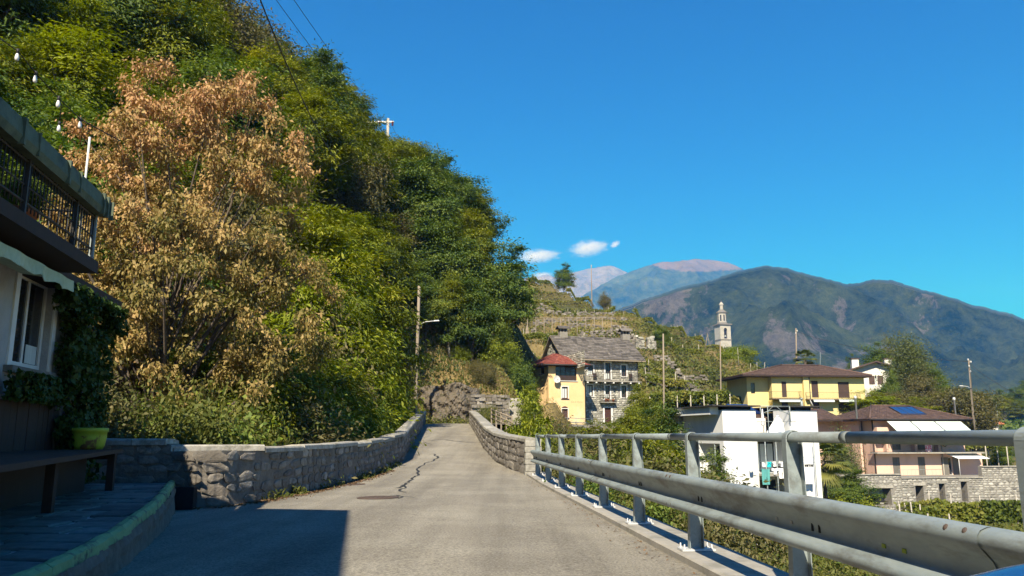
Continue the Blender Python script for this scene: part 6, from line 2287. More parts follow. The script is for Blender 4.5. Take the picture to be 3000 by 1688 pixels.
for px in (2503, 2599):
    x, z = G.uv(px, 1052, 3)
    ch = MB().b(x - .6, x + .6, 2.6, 3.6, zl - .5, z).obj('chimney', M['cream_white'], rf)
    MB().b(x - .8, x + .8, 2.4, 3.8, z + .003, z + .12).obj('chimney_cap', M['tile_brown'], ch)

# ------------------------------------------------------------------ white modern building
Wb = Fr('modern_building', 'white modern flat roofed building with balconies, laundry and side wall in shade', 'building', 2130, 1500, 62, .26)
zt = Wb.uv(2150, 1201)[1]
x1 = Wb.uv(2216, 1250)[0]
x2 = Wb.uv(2314, 1250)[0]
x3 = Wb.uv(2396, 1250)[0]
ds = 7.0
zf1 = Wb.uv(2216, 1272)[1]                 # upper balcony floor
zf0 = Wb.uv(2216, 1388)[1]                 # lower balcony floor
ry = 2.2
yo0, zo1 = Wb.uy(2112, 1300, 0)
yo1, zo0 = Wb.uy(2050, 1382, 0)
oL = (max(yo0, .6), min(yo1, ds - .6), zo0, zo1)
mb = MB()
wall_face(mb, 0, x1, -3, zt, [], .2)
wall_face(mb, x2, x3, -3, zt, [], .2)
wall_face(mb, 0, ds, -3, zt, [oL], 1.6, plane='x')
mb.quad((x1, 0, -3), (x1, ry, -3), (x1, ry, zt), (x1, 0, zt)).quad((x2, ry, -3), (x2, 0, -3), (x2, 0, zt), (x2, ry, zt))
mb.quad((x3, 0, -3), (x3, ds, -3), (x3, ds, zt), (x3, 0, zt)).quad((x3, ds, -3), (0, ds, -3), (0, ds, zt), (x3, ds, zt))
mb.b(x1 + .002, x2 - .002, .3, ry, zf0 - .25, zf0)
mb.b(x1 + .002, x2 - .002, .3, ry, zf1 - .25, zf1)
gl1 = (x1 + .3, x2 - .15, zf0 + .05, zf1 - .55)
gl2 = (x1 + .3, x2 - .15, -2.8, zf0 - .6)
wall_face(mb, x1, x2, -3, zf1 + .1, [gl1, gl2], .1, at_=ry)
mb.quad((1.6, oL[0], oL[2]), (1.6, oL[0], oL[3]), (1.6, oL[1], oL[3]), (1.6, oL[1], oL[2]))
mb.obj('wall', M['white'], Wb.root)
MB().b(x1 + .02, x2 - .02, -1.0, .298, zf0 - .16, zf0).obj('balcony_slab', M['concrete'], Wb.root)
MB().b(x1 + .02, x2 - .02, -1.0, .298, zf1 - .12, zf1).obj('balcony_slab', M['white'], Wb.root)
window(Wb.root, *gl1, ry + .02, 'dark_metal', 4, 1, .93, 'glass_door', .07, sy=ry)
window(Wb.root, *gl2, ry + .02, 'dark_metal', 3, 1, 0, 'glass_door', .07, sy=ry)
for k in range(4):
    x = x1 + .08 + k * (x2 - x1 - .16) / 3
    MB().tube([(x, -.95, -3), (x, -.95, zf1 - .02)], .045, 6).obj('steel_post', M['galv'], Wb.root)
railing(Wb.root, [(x1 + .06, 0, zf1), (x1 + .06, -.98, zf1), (x2 - .06, -.98, zf1), (x2 - .06, 0, zf1)], .95, 1.2, 'galv', .02)
railing(Wb.root, [(x1 + .06, 0, zf0), (x1 + .06, -.98, zf0), (x2 - .06, -.98, zf0), (x2 - .06, 0, zf0)], .95, .9, 'galv', .02)
# flat roof: thin dark slab with white soffit box on the left, two halves and a truss between
zs = Wb.uv(2200, 1190, -.8)[1]
xs0, xs1 = -1.0, Wb.uv(2412, 1194, -.4)[0]
rf = MB().b(xs0, x1 + .25, -.35, ds + .5, zt + .26, zt + .36).b(x2 - .1, xs1, -.35, ds + .5, zt + .26, zt + .36).obj('roof', M['dark_metal'], Wb.root)
MB().b(-.75, -.004, .6, ds, zt - .35, zt + .257).obj('soffit_box', M['white'], rf)
MB().b(.3, x1 - .2, .35, ds, zt + .003, zt + .257).b(x2 + .2, x3 - .3, .35, ds, zt + .003, zt + .257).obj('roof_core', M['black'], rf)
tr = MB()
zt2 = zt + .3
tr.tube([(x1 + .25, -.3, zt2), (x2 - .1, -.3, zt2)], .04, 6).tube([(x1 + .25, -.3, zt - .35), (x1 + .25, -.3, zt2)], .04, 6).tube([(x2 - .12, -.3, zt - .9), (x2 - .12, -.3, zt2)], .05, 6)
tr.tube([(x1 + .25 + (x2 - x1 - .4) * t, -.3, zt - .35 + .42 * 4 * t * (1 - t) * .8) for t in np.linspace(0, 1, 11)], .035, 6)
for t in (.25, .75):
    xx = x1 + .25 + (x2 - x1 - .4) * t
    tr.tube([(xx, -.3, zt - .35 + .25), (xx + (.5 if t < .5 else -.5), -.3, zt2)], .025, 5)
xx = x1 + .9
tr.tube([(xx, -.3, zf1), (xx, -.3, zt2)], .035, 6)
tr.obj('roof_truss', M['galv'], rf)
# inner gable with tiled roof and solar collector seen through the opening
zi = Wb.uv(2260, 1228, 3.5)[1]
inn = MB().b(x1 + .01, x2 - .01, 3.4, ds, zf1, zi).obj('inner_wall', M['white'], Wb.root)
ir = slab(MB(), [(x1 + .02, 2.9, zi + .02), (x2 - .02, 2.9, zi + .02), (x2 - .02, 6.4, zi + 1.25), (x1 + .02, 6.4, zi + 1.25)], .12).obj('inner_roof', M['brown_wood'], Wb.root)
slope_tiles((x1 + .02, 2.9, zi + .02), (x2 - .02, 2.9, zi + .02), (x2 - .02, 6.4, zi + 1.25), (x1 + .02, 6.4, zi + 1.25), .28, .36, .006, 51, .1, .04).obj('roof_tile', M['tile_brown'], ir, kind='stuff')
slab(MB(), [(x1 + .9, 3.8, zi + .55), (x2 - .1, 3.8, zi + .55), (x2 - .1, 6.0, zi + 1.32), (x1 + .9, 6.0, zi + 1.32)], .1).obj('solar_panel', M['solar'], ir)
MB().b(x1 + .9, x2 - .5, 2.6, 3.39, zf1, zf1 + 1.3).obj('awning_box', M['cream_white'], Wb.root)
# parasols / leaning boards on the upper balcony
t = thing('folded_parasol', 'folded white parasol leaning on the upper balcony of the white building', 'parasol', Wb.world(x1 + .35, -.4, zf1))
MB().tube([(0, 0, .0), (.12, .1, 1.9)], .02, 5).obj('pole', M['dark_metal'], t)
MB().lathe([(.02, .6), (.16, .7), (.10, 1.3), (.03, 1.95)], n=8).obj('canopy', M['white_cloth'], t)
t = thing('garden_board', 'white leaning panel on the upper balcony of the white building', 'panel', Wb.world(x2 - 1.2, -.2, zf1))
MB().add([(-.9, 0, .05), (.5, 0, .05), (.55, .35, .9), (.2, .5, 1.55), (-.9, .05, .15)], [(0, 1, 2, 3, 4)]).add([(-.9, .04, .05), (.5, .04, .05), (.55, .39, .9), (.2, .54, 1.55), (-.9, .09, .15)], [(4, 3, 2, 1, 0)]).obj('board', M['white_cloth'], t)
# left recessed balcony
yl0, yl1 = oL[0], oL[1]
railing(Wb.root, [(.05, yl0 + .03, oL[2]), (.05, yl1 - .03, oL[2])], .95, .5, 'galv', .02)
window(Wb.root, yl0 + 2.0, yl0 + 3.2, oL[2] + .02, oL[3] - .25, 1.5, 'dark_metal', 1, 1, 0, plane='x')
MB().tube([(.06, yl0 + .9, oL[2]), (.06, yl0 + .9, oL[3])], .05, 6).obj('steel_post', M['galv'], Wb.root)
# left annex: thin white canopy slab on a stone pillar, further back
ax0 = at(1950, 1209, 68)
an = thing('canopy', 'thin white roof slab on a stone pillar left of the modern building', 'canopy', (ax0[0], 68, ax0[2]), .26)
MB().b(0, 2.95, -1.2, 3.0, -.12, 0).obj('roof_slab', M['white'], an)
pil = MB().b(1.1, 1.9, 0, .7, -4.5, -.123).obj('stone_pillar', M['mortar_pale'], an)
stone_cladding(pil, 'stone_terrace', 1.1, 1.9, -4.5, -.15, [], .4, .2, 61, 0.0)
MB().b(1.905, 2.9, .4, 3, -4.5, -.125).obj('back_wall', M['render_grey'], an)


# laundry
def cloth(label, cat, fr, px0, py0, px1, py1, y, m, shape='rect', seed=1, group=None, name='towel'):
    x0, z1 = fr.uv(px0, py0, y)
    x1_, z0 = fr.uv(px1, py1, y)
    w, h = x1_ - x0, z1 - z0
    c = fr.world((x0 + x1_) / 2, y, z1)
    r = random.Random(seed)
    ph = r.uniform(0, 6)

    def fold(u, v):
        return .05 * math.sin(u * 9 + ph) * (1 - v * .3) + .03 * math.sin(u * 17 + v * 3)
    nu, nv = 12, 8
    mb = MB()

    def patch(u0, u1, v0, v1, taper=0.0):
        vs = []
        for j in range(nv + 1):
            for i in range(nu + 1):
                u, v = u0 + (u1 - u0) * i / nu, v0 + (v1 - v0) * j / nv
                sag = .05 * math.sin(math.pi * u) * (1 - v)
                vs.append(((u - .5) * w * (1 - taper * v), fold(u, v), -(v * h) - sag))
        f = [(j * (nu + 1) + i, (j + 1) * (nu + 1) + i, (j + 1) * (nu + 1) + i + 1, j * (nu + 1) + i + 1) for j in range(nv) for i in range(nu)]
        o_ = len(mb.v)
        mb.add(vs, f, smooth=True)
        mb.add([(a, b + .012, c_) for a, b, c_ in vs], [tuple(reversed(q)) for q in f], smooth=True)
    if shape == 'rect':
        patch(0, 1, 0, 1, .06)
    elif shape == 'shirt':
        patch(.2, .8, 0, 1)
        patch(0, .2, 0, .45)
        patch(.8, 1, 0, .45)
    else:                                       # trousers
        patch(0, 1, 0, .3)
        patch(0, .42, .3, 1)
        patch(.58, 1, .3, 1)
    o = mb.obj(name, M[m], None, c)
    o.rotation_euler = (0, 0, fr.yaw)
    tag(o, label, cat, group)


LG = 'laundry hung on the white building'
cloth('large teal towel hanging below the lower balcony of the white building', 'towel', Wb, 2232, 1373, 2257, 1420, -1.1, 'teal', 'rect', 1, LG)
cloth('small bright turquoise towel on the balcony drying rack', 'towel', Wb, 2246, 1352, 2261, 1369, -.8, 'turq', 'rect', 2, LG)
cloth('white trousers hanging right of the teal towel', 'trousers', Wb, 2283, 1371, 2301, 1402, -1.1, 'white_cloth', 'trousers', 3, LG, 'trousers')
cloth('white vest hanging between the teal towel and the trousers', 'shirt', Wb, 2262, 1371, 2280, 1390, -1.1, 'white_cloth', 'shirt', 4, LG, 'shirt')
cloth('white shirt at the right end of the drying rack, above the trousers', 'shirt', Wb, 2281, 1350, 2305, 1368, -.8, 'white_cloth', 'shirt', 5, LG, 'shirt')
cloth('white shirt on the drying rack right of the turquoise towel', 'shirt', Wb, 2262, 1351, 2278, 1367, -.82, 'white_cloth', 'shirt', 6, LG, 'shirt')
cloth('white cloth on the drying rack left of the turquoise towel', 'cloth', Wb, 2234, 1354, 2247, 1368, -.82, 'white_cloth', 'rect', 7, LG, 'cloth')
cloth('white cloth at the left end of the balcony by the post', 'cloth', Wb, 2197 + 1, 1352, 2208, 1370, -.8, 'white_cloth', 'rect', 8, LG, 'cloth')
cloth('large white bath towel at the right corner of the white building', 'towel', Wb, 2354, 1369, 2385, 1418, -.6, 'white_cloth', 'rect', 9, LG)
cloth('short white towel above the large white bath towel', 'towel', Wb, 2354, 1350, 2381, 1359, -.6, 'white_cloth', 'rect', 10, LG)
for px, lb in ((2358, 'first'), (2364, 'second'), (2371, 'third'), (2377, 'fourth')):
    cloth('dark sock in the row over the white bath towel, %s from its left end' % lb, 'sock', Wb, px, 1360, px + 4, 1368, -.6, 'black_cloth', 'rect', px, LG, 'sock')
cloth('black garment hanging on the drying rack below the white shirts', 'garment', Wb, 2264, 1364, 2304, 1371, -.75, 'black_cloth', 'rect', 12, LG, 'garment')
xw0, zw = Wb.uv(2352, 1359, -.6)
xw1 = Wb.uv(2388, 1359, -.6)[0]
dr = thing('clothes_line', 'small clothes line bracket on the right front of the white building', 'clothes line', Wb.world(xw0, -.6, zw), Wb.yaw)
MB().tube([(0, 0, .08), (xw1 - xw0, 0, .08)], .012, 4).tube([(0, 0, .5), (xw1 - xw0, 0, .5)], .012, 4).tube([(0, 0, .8), (0, .55, .8)], .02, 4).tube([(0, 0, -2.5), (0, 0, 1.9)], .03, 5).tube([(xw1 - xw0, 0, -2.5), (xw1 - xw0, 0, 1.9)], .03, 5).obj('frame', M['galv'], dr)

# ------------------------------------------------------------------ pink house
Ph = Fr('pink_house', 'pink house with brown tiled roof, solar panel and white awnings', 'house', 2567, 1395, 92, .14)
zt = Ph.uv(2700, 1230)[1]
xe = Ph.uv(2826, 1300)[0]
xe2 = Ph.uv(2872, 1300)[0]
zfl = Ph.uv(2700, 1325, -1.3)[1]
yset = 5.5
xm = Ph.uv(2520, 1300, 2.0)[0]
xl_ = Ph.uv(2405, 1300, 6.0)[0]
od = {'d1': Ph.rect(2614, 1340, 2640, 1395), 'd2': Ph.rect(2688, 1339, 2714, 1395), 'd3': Ph.rect(2777, 1340, 2793, 1392), 'u1': Ph.rect(2610, 1262, 2640, 1318), 'u2': Ph.rect(2684, 1262, 2714, 1318)}
mb = MB()
wall_face(mb, 0, xe, -2, zt + .1, list(od.values()), .18)
wall_face(mb, xm, 0, -2, zt + .1, [], .1, at_=2.0)
mb.b(xe + .003, xe2, .004, 7, -2, zfl - .2)
mb.quad((0, 2, -2), (0, 0, -2), (0, 0, zt + .1), (0, 2, zt + .1)).quad((xe, 0, -2), (xe, 9, -2), (xe, 9, zt + .1), (xe, 0, zt + .1)).quad((xe, 9, -2), (xm, 9, -2), (xm, 9, zt + .1), (xe, 9, zt + .1))
mb.quad((xm, 9, -2), (xm, 2, -2), (xm, 2, zt + .1), (xm, 9, zt + .1))
za = Ph.uv(2450, 1232, 5.5)[1]
wall_face(mb, xl_ - 1.5, xm, -2, za, [], .1, at_=6.5)
mb.obj('wall', M['pink'], Ph.root)
for k in ('d1', 'd2', 'u1', 'u2'):
    x0, x1_, z0, z1 = od[k]
    mm = (x0 + x1_) / 2
    for a, b in ((x0, mm - .01), (mm + .01, x1_)):
        q_ = MB().b(a, b, .05, .09, z0, z1)
        nn = int((z1 - z0) / .12)
        for i in range(nn):
            q_.b(a + .05, b - .05, .03, .049, z0 + i * .12 + .02, z0 + i * .12 + .095)
        q_.obj('shutter', M['shutter_grey'], Ph.root)
x0, x1_, z0, z1 = od['d3']
window(Ph.root, x0, x1_, z0, z1, .1, 'frame_white', 1, 1, 0, 'glass_door')
for a, b in ((x0 - .9, x0 - .06), (x1_ + .06, x1_ + .9)):
    MB().b(a, b, -.07, -.012, z0, z1).obj('shutter', M['shutter_grey'], Ph.root)
# balcony
xb0, xb1 = Ph.uv(2570, 1325, -1.4)[0], Ph.uv(2885, 1322, -1.4)[0]
MB().b(xb0, xb1, -1.4, -.004, zfl - .16, zfl).obj('balcony_slab', M['concrete'], Ph.root)
railing(Ph.root, [(xb0 + .05, -.02, zfl), (xb0 + .05, -1.35, zfl), (xb1 - .05, -1.35, zfl)], .95, .13)
for px in (2600, 2683, 2752):
    xx = Ph.uv(px, 1310, -.7)[0]
    MB().b(xx - .12, xx + .12, -.7, -.004, zfl + .003, zfl + .9).obj('wall_fin', M['pink'], Ph.root)
xx = Ph.uv(2572, 1260, -.2)[0]
MB().b(0, 1.6, -.9, -.004, Ph.uv(2600, 1275)[1] - .6, Ph.uv(2600, 1252)[1]).obj('wall_fin', M['pink'], Ph.root)
# roof
ze = zt + .05
c = [(xm - .6, -1.3, ze), (Ph.uv(2850, 1232, -1.3)[0], -1.3, ze), (Ph.uv(2850, 1232, -1.3)[0] - .3, 10, ze), (xm - .6, 10, ze)]
zr = Ph.uv(2600, 1190, 4.4)[1]
ze = zt + .05
R0, R1 = (Ph.uv(2551, 1188, 4.4)[0], 4.4, zr), (Ph.uv(2660, 1190, 4.4)[0], 4.4, zr)
mb = MB().add(c + [R0, R1] + [(p[0], p[1], p[2] - .2) for p in c], [(0, 1, 5, 4), (1, 2, 5), (2, 3, 4, 5), (3, 0, 4), (0, 6, 7, 1), (1, 7, 8, 2), (2, 8, 9, 3), (3, 9, 6, 0), (9, 8, 7, 6)])
rf = mb.obj('roof', M['brown_wood'], Ph.root)
for s_, (a, b, cc, d) in enumerate([(c[0], c[1], R1, R0), (c[3], c[0], R0, tuple(np.array(R0) + [0, .02, 0])), (c[1], c[2], tuple(np.array(R1) + [.02, .05, 0]), R1)]):
    slope_tiles(a, b, cc, d, .30, .38, .006, 70 + s_, .1, .04).obj('roof_tile', M['tile_brown'], rf, kind='stuff')
for a, b in ((c[0], R0), (c[1], R1), (R0, R1)):
    MB().tube([(a[0], a[1], a[2] + .07), (b[0], b[1], b[2] + .07)], .11, 6).obj('ridge_tile', M['tile_brown'], rf)
MB().tube([(c[0][0], -1.38, ze - .04), (c[1][0], -1.38, ze - .04)], .06, 6).obj('gutter', M['dark_metal'], rf)
# annex roof to the left
xa0 = Ph.uv(2388, 1230, 4.6)[0]
a4 = [(xa0, 4.3, za + .05), (xm - .3, 4.3, za + .05), (xm - .3, 9.5, Ph.uv(2500, 1198, 9.5)[1]), (xa0, 9.5, Ph.uv(2500, 1198, 9.5)[1])]
ar = slab(MB(), a4, .2).obj('annex_roof', M['brown_wood'], Ph.root)
slope_tiles(*a4, .30, .38, .006, 76, .1, .04).obj('roof_tile', M['tile_brown'], ar, kind='stuff')
# solar panel on the slope
def on_slope(px, py, lift):
    A_, B_, C3 = np.array(c[0]), np.array(c[1]), np.array(R1)
    n_ = np.cross(B_ - A_, C3 - A_)
    n_ /= np.linalg.norm(n_)
    rr_ = ray(px, py)
    dl = np.array([rr_[:2] @ Ph.ex, rr_[:2] @ Ph.ey, rr_[2]])
    ol = np.array([-Ph.o[:2] @ Ph.ex, -Ph.o[:2] @ Ph.ey, CZ - Ph.o[2]])
    t_ = ((A_ + n_ * lift) - ol) @ n_ / (dl @ n_)
    return ol + dl * t_


s4 = [on_slope(*q, .12) for q in ((2642, 1213), (2715, 1213), (2672, 1192), (2604, 1192))]
sp_ = slab(MB(), s4, .1).obj('solar_panel', M['solar'], rf)
s5 = [np.array(q) + np.array([0, 0, .004]) for q in s4]
mb = MB()
for t in (.33, .66):
    mb.tube([s5[0] + (s5[1] - s5[0]) * t, s5[3] + (s5[2] - s5[3]) * t], .02, 4)
mb.tube([s5[0], s5[1]], .04, 4).tube([s5[0], s5[3]], .04, 4).tube([s5[1], s5[2]], .04, 4).tube([s5[3], s5[2]], .04, 4).obj('panel_frame', M['dark_metal'], sp_)
for px, py, h_ in ((2510, 1220, 2.0), (2800, 1218, 1.8)):
    q_ = on_slope(px, py, 0)
    MB().lathe([(.11, -.3), (.11, h_), (.16, h_ + .02), (.15, h_ + .3), (.03, h_ + .34)], tuple(q_), 8).obj('flue_pipe', M['white_metal'], rf)
# awnings
zA = ze - .26
xs = [Ph.uv(p, 1241, -1.25)[0] for p in (2597, 2668, 2738, 2817)]
xo = [Ph.uv(p, 1276, -3.1)[0] for p in (2640, 2713, 2787, 2865)]
zO = Ph.uv(2700, 1276, -3.1)[1]
for k in range(3):
    a, b = xs[k] + .08, xs[k + 1] - .08
    mb = MB()
    c_, d = xo[k] + .08, xo[k + 1] - .08
    mb.quad((a, -1.25, zA), (b, -1.25, zA), (d, -3.1, zO), (c_, -3.1, zO)).quad((c_, -3.1, zO - .02), (d, -3.1, zO - .02), (b, -1.25, zA - .02), (a, -1.25, zA - .02)).quad((c_, -3.102, zO), (d, -3.102, zO), (d, -3.102, zO - .2), (c_, -3.102, zO - .2))
    mb.obj('awning', M['awning'], Ph.root)
x0, z0 = Ph.uv(2763, 1327, -.3)
x1_, z1 = Ph.uv(2868, 1327, -.3)
MB().quad((x0 + .2, -.1, z0), (x1_ - .5, -.1, z0), (x1_, -2.0, z0 - .62), (x0 + .6, -2.0, z0 - .62)).quad((x0 + .6, -2.0, z0 - .64), (x1_, -2.0, z0 - .64), (x1_ - .5, -.1, z0 - .02), (x0 + .2, -.1, z0 - .02)).obj('awning', M['white_cloth'], Ph.root)
MB().tube([(x0 + .65, -1.95, z0 - .62), (x0 + .65, -1.95, -.2)], .04, 5).obj('awning_post', M['white_metal'], Ph.root)
MB().tube([(-.02, -.1, ze), (-.02, -.1, -1)], .08, 6).tube([(xm + .3, 1.9, ze), (xm + .3, 1.9, -1)], .06, 6).obj('downpipe', M['shutter_brown'], Ph.root)
cloth('red and white patterned towel over the pink house balcony railing', 'towel', Ph, 2710, 1300, 2731, 1323, -1.45, 'red_cloth', 'rect', 14)
# stone terrace wall with deep openings
T = Fr('terrace_wall', 'long stone terrace wall with four dark openings below the pink house', 'wall', 2519, 1460, 84, .20)
za0 = T.uv(2560, 1392)[1]
xT = [T.uv(p, 1400)[0] for p in (2519, 2640, 2878, 2955)]
zb0 = T.uv(2700, 1402)[1]
zc0 = T.uv(2920, 1368)[1]
ops = [T.rect(2545, 1431, 2614, 1480), T.rect(2681, 1423, 2710, 1482), T.rect(2750, 1417, 2772, 1470), T.rect(2814, 1411, 2838, 1470)]
mb = MB()
opsA, opsB = ops[:1], ops[1:]
wall_face(mb, xT[0], xT[1], -2.5, za0, opsA, 1.4)
wall_face(mb, xT[1], xT[2], -2.5, zb0, opsB, 1.2)
wall_face(mb, xT[2], xT[3] + 3, -2.5, zc0, [], .1)
mb.quad((xT[0], 0, za0), (xT[1], 0, za0), (xT[1], .5, za0), (xT[0], .5, za0)).quad((xT[0], .5, zb0), (xT[3] + 3, .5, zb0), (xT[3] + 3, 7, zb0), (xT[0], 7, zb0)).quad((xT[1], 0, zb0), (xT[2], 0, zb0), (xT[2], .5, zb0), (xT[1], .5, zb0)).quad((xT[2], 0, zc0), (xT[3] + 3, 0, zc0), (xT[3] + 3, .5, zc0), (xT[2], .5, zc0))
mb.quad((xT[2], .5, zb0), (xT[2], 0, zb0), (xT[2], 0, zc0), (xT[2], .5, zc0))
for o4 in ops:
    mb.quad((o4[0], 1.4, o4[2]), (o4[1], 1.4, o4[2]), (o4[1], 1.4, o4[3]), (o4[0], 1.4, o4[3]), 1)
# wing going back on the left
mb.quad((xT[0], 0, -2.5), (xT[0], 0, za0), (xT[0] - 5.2, 3.0, za0 + .35), (xT[0] - 5.2, 3.0, -2.5))
mb.obj('wall', [M['mortar_pale'], M['render_grey']], T.root)
stone_cladding(T.root, 'stone_terrace', xT[0], xT[1], -2.5, za0 - .08, opsA, .55, .26, 81)
stone_cladding(T.root, 'stone_terrace', xT[1], xT[2], -2.5, zb0 - .08, opsB, .55, .26, 82)
stone_cladding(T.root, 'stone_terrace', xT[2], xT[3] + 3, -2.5, zc0 - .08, [], .55, .26, 83)
wing = link('side_wing', None, T.root, (xT[0] - 5.2, 3.0, 0), math.atan2(-3.0, 5.2))
stone_cladding(wing, 'stone_terrace', 0, 6.0, -2.5, za0 + .1, [], .55, .26, 84, -.0)
mb = MB()
for a, b, z_ in ((xT[0] - .1, xT[1], za0), (xT[1] + .004, xT[2], zb0), (xT[2] + .004, xT[3] + 3, zc0)):
    n = int((b - a) / 1.1)
    for i in range(n):
        MB().b(a + (b - a) * i / n + .01, a + (b - a) * (i + 1) / n - .01, -.12, .5, z_ + .003, z_ + .1).obj('coping_stone', M['coping'], T.root)
for o4 in ops:
    MB().b(o4[0] - .25, o4[1] + .25, -.07, .2, o4[3] + .004, o4[3] + .3).obj('lintel', M['coping'], T.root)
railing(T.root, [(xT[1] + .1, .4, zb0 + .1), (xT[2] - 4.5, .4, zb0 + .1)], .8, .5, 'galv', .02)
for o4 in ops[2:]:
    railing(T.root, [(o4[0], .3, o4[2] + .2), (o4[1], .3, o4[2] + .2)], .9, .13)
t = thing('garden_sunbed', 'dark folded sunbed stored in the widest opening of the terrace wall', 'sunbed', T.world((ops[0][0] + ops[0][1]) / 2 + .4, .7, ops[0][2]), T.yaw)
MB().b(-.8, .8, -.25, .25, .25, .32).obj('frame', M['dark_metal'], t)
MB().add([(-.5, -.25, .33), (-.45, -.25, .95), (.55, -.25, .36), (-.5, .25, .33), (-.45, .25, .95), (.55, .25, .36)], [(0, 2, 1), (3, 4, 5), (0, 1, 4, 3), (1, 2, 5, 4), (0, 3, 5, 2)]).obj('cushion', M['black_cloth'], t)

# ------------------------------------------------------------------ bell tower
TY = 600
b0 = at(2119, 1012, TY)
bt = thing('bell_tower', 'pale stone bell tower with stepped octagonal top beyond the vineyard hill', 'bell tower', (b0[0], TY, b0[2] - 30), .25)
m_ = TY / FPX
zof = lambda py: at(2117, py, TY)[2] - (b0[2] - 30)
M['tower'] = mat('tower_stone', (0.46, 0.435, 0.37), (0.34, 0.325, 0.275), .5, .9, .3, 2.0, c3=(0.30, 0.285, 0.24), s3=.22, t3=(.52, .68))
M['tower_dark'] = mat('tower_cornice', (0.20, 0.185, 0.155), (0.15, 0.14, 0.12), .8, .9)
w1 = 40 * m_ / 1.18
mb = MB()
h = w1 / 2
zo0, zo1 = zof(994), zof(968)
ow = w1 * .15
wall_face(mb, -h, h, 0, zof(954), [(-ow, ow, zo0, zo1)], 1.0, at_=-h)
mb.quad((h, -h, 0), (h, h, 0), (h, h, zof(954)), (h, -h, zof(954))).quad((-h, h, 0), (-h, -h, 0), (-h, -h, zof(954)), (-h, h, zof(954))).quad((h, h, 0), (-h, h, 0), (-h, h, zof(954)), (h, h, zof(954)))
mb.obj('shaft', M['tower'], bt)
MB().b(-ow, ow, -h + .95, -h + 1.0, zo0, zo1 + .8).obj('opening_back', M['black'], bt)
arch = [(ow * math.cos(a), zo1 + ow * math.sin(a)) for a in np.linspace(math.pi, 0, 11)]
MB().add([(x, -h - .02, z) for x, z in arch], [tuple(range(11))]).obj('bell_arch', M['black'], bt)
MB().lathe([(.9, 0), (.75, .25), (.5, .8), (.45, 1.3), (.2, 1.5)], (0, -h + .7, zo0 + 1.3), 12).obj('bell', M['galv'], bt)
for py, k in ((999, 1.06), (954, 1.22)):
    MB().b(-h * k, h * k, -h * k, h * k, zof(py), zof(py) + .9).obj('cornice', M['tower_dark'], bt)
MB().lathe([(h * 1.05, 0), (h * .78, 1.6)], (0, 0, zof(954) + .903), 8, smooth=False).obj('skirt_roof', M['tower_dark'], bt)
r2 = h * .80
MB().lathe([(r2, 0), (r2, zof(918) - zof(947))], (0, 0, zof(947)), 8, smooth=False).obj('octagon_stage', M['tower'], bt)
for k in range(8):
    a = math.pi * k / 4
    rr_ = r2 * math.cos(math.pi / 8) + .02
    MB().box((rr_ * math.cos(a), rr_ * math.sin(a), zof(933)), (.05, r2 * .30, (zof(924) - zof(942))), a).obj('opening', M['black'], bt)
MB().lathe([(r2 * 1.22, 0), (r2 * 1.22, .5), (r2 * .9, 1.4), (r2 * .55, 2.4), (r2 * .42, 2.9)], (0, 0, zof(918)), 8, smooth=False).obj('cap_roof', M['tower_dark'], bt)
r3 = r2 * .36
MB().lathe([(r3, 0), (r3, zof(894) - zof(909)), (r3 * 1.45, zof(894) - zof(909) + .05), (r3 * 1.4, zof(894) - zof(909) + .5), (r3 * .8, zof(894) - zof(909) + 1.6), (r3 * .35, zof(894) - zof(909) + 2.4)], (0, 0, zof(909)), 8, smooth=False).obj('lantern', M['tower'], bt)
MB().lathe([(.45, 0), (.65, .5), (.4, 1.0), (.12, 1.2), (.1, 2.6)], (0, 0, zof(888)), 8).obj('finial', M['tower_dark'], bt)

# ------------------------------------------------------------------ small buildings
rr = at(1893, 1012, 138)
ru = thing('ruined_hut', 'ruined pale stone hut with broken walls on the vineyard slope', 'hut', (rr[0], 138, rr[2] - 1.2), .2)
r_ = random.Random(3)
mb = MB().b(-2.0, -.5, -.4, .4, -1, 2.3).b(-.5, .0, -.3, .3, -1, .8).b(.1, 1.3, -.5, .3, -1, 2.6).b(1.5, 1.9, 0, 3, -1, 2.0).b(-2, -1.6, .4, 3, -1, 1.6)
mb.obj('wall', M['mortar_pale'], ru)
for k in range(60):
    x = r_.choice([r_.uniform(-2, -.55), r_.uniform(.15, 1.25)])
    MB().box((x, -.46 if x < 0 else -.56, r_.uniform(-.4, 2.2)), (r_.uniform(.25, .5), .14, r_.uniform(.15, .28)), 0).obj('stone', M['stone_house'], ru)
for k in range(10):
    MB().box((r_.uniform(-2, 1.3), -.2, 2.35 + r_.uniform(-.1, .4)), (r_.uniform(.4, .8), .7, r_.uniform(.2, .35)), r_.uniform(-.2, .2)).obj('top_stone', M['stone_house'], ru)
rr = at(2797, 1200, 112)
hu = thing('brick_shed', 'small brown shed with pitched roof behind the right end of the pink house', 'shed', (rr[0], 112, rr[2] - 1.5), .1)
MB().b(-1.3, 1.3, 0, 2.2, -.5, 2.3).add([(-1.3, 0, 2.3), (1.3, 0, 2.3), (0, 0, 3.1)], [(0, 1, 2)]).obj('wall', M['brick'], hu)
slab(slab(MB(), [(1.7, -.4, 2.15), (1.7, 2.5, 2.15), (0, 2.5, 3.25), (0, -.4, 3.25)], .14), [(-1.7, 2.5, 2.15), (-1.7, -.4, 2.15), (-.005, -.4, 3.245), (-.005, 2.5, 3.245)], .14).obj('roof', M['tile_brown'], hu)
MB().b(-.35, .35, -.03, .1, 1.0, 1.9).obj('opening', M['black'], hu)
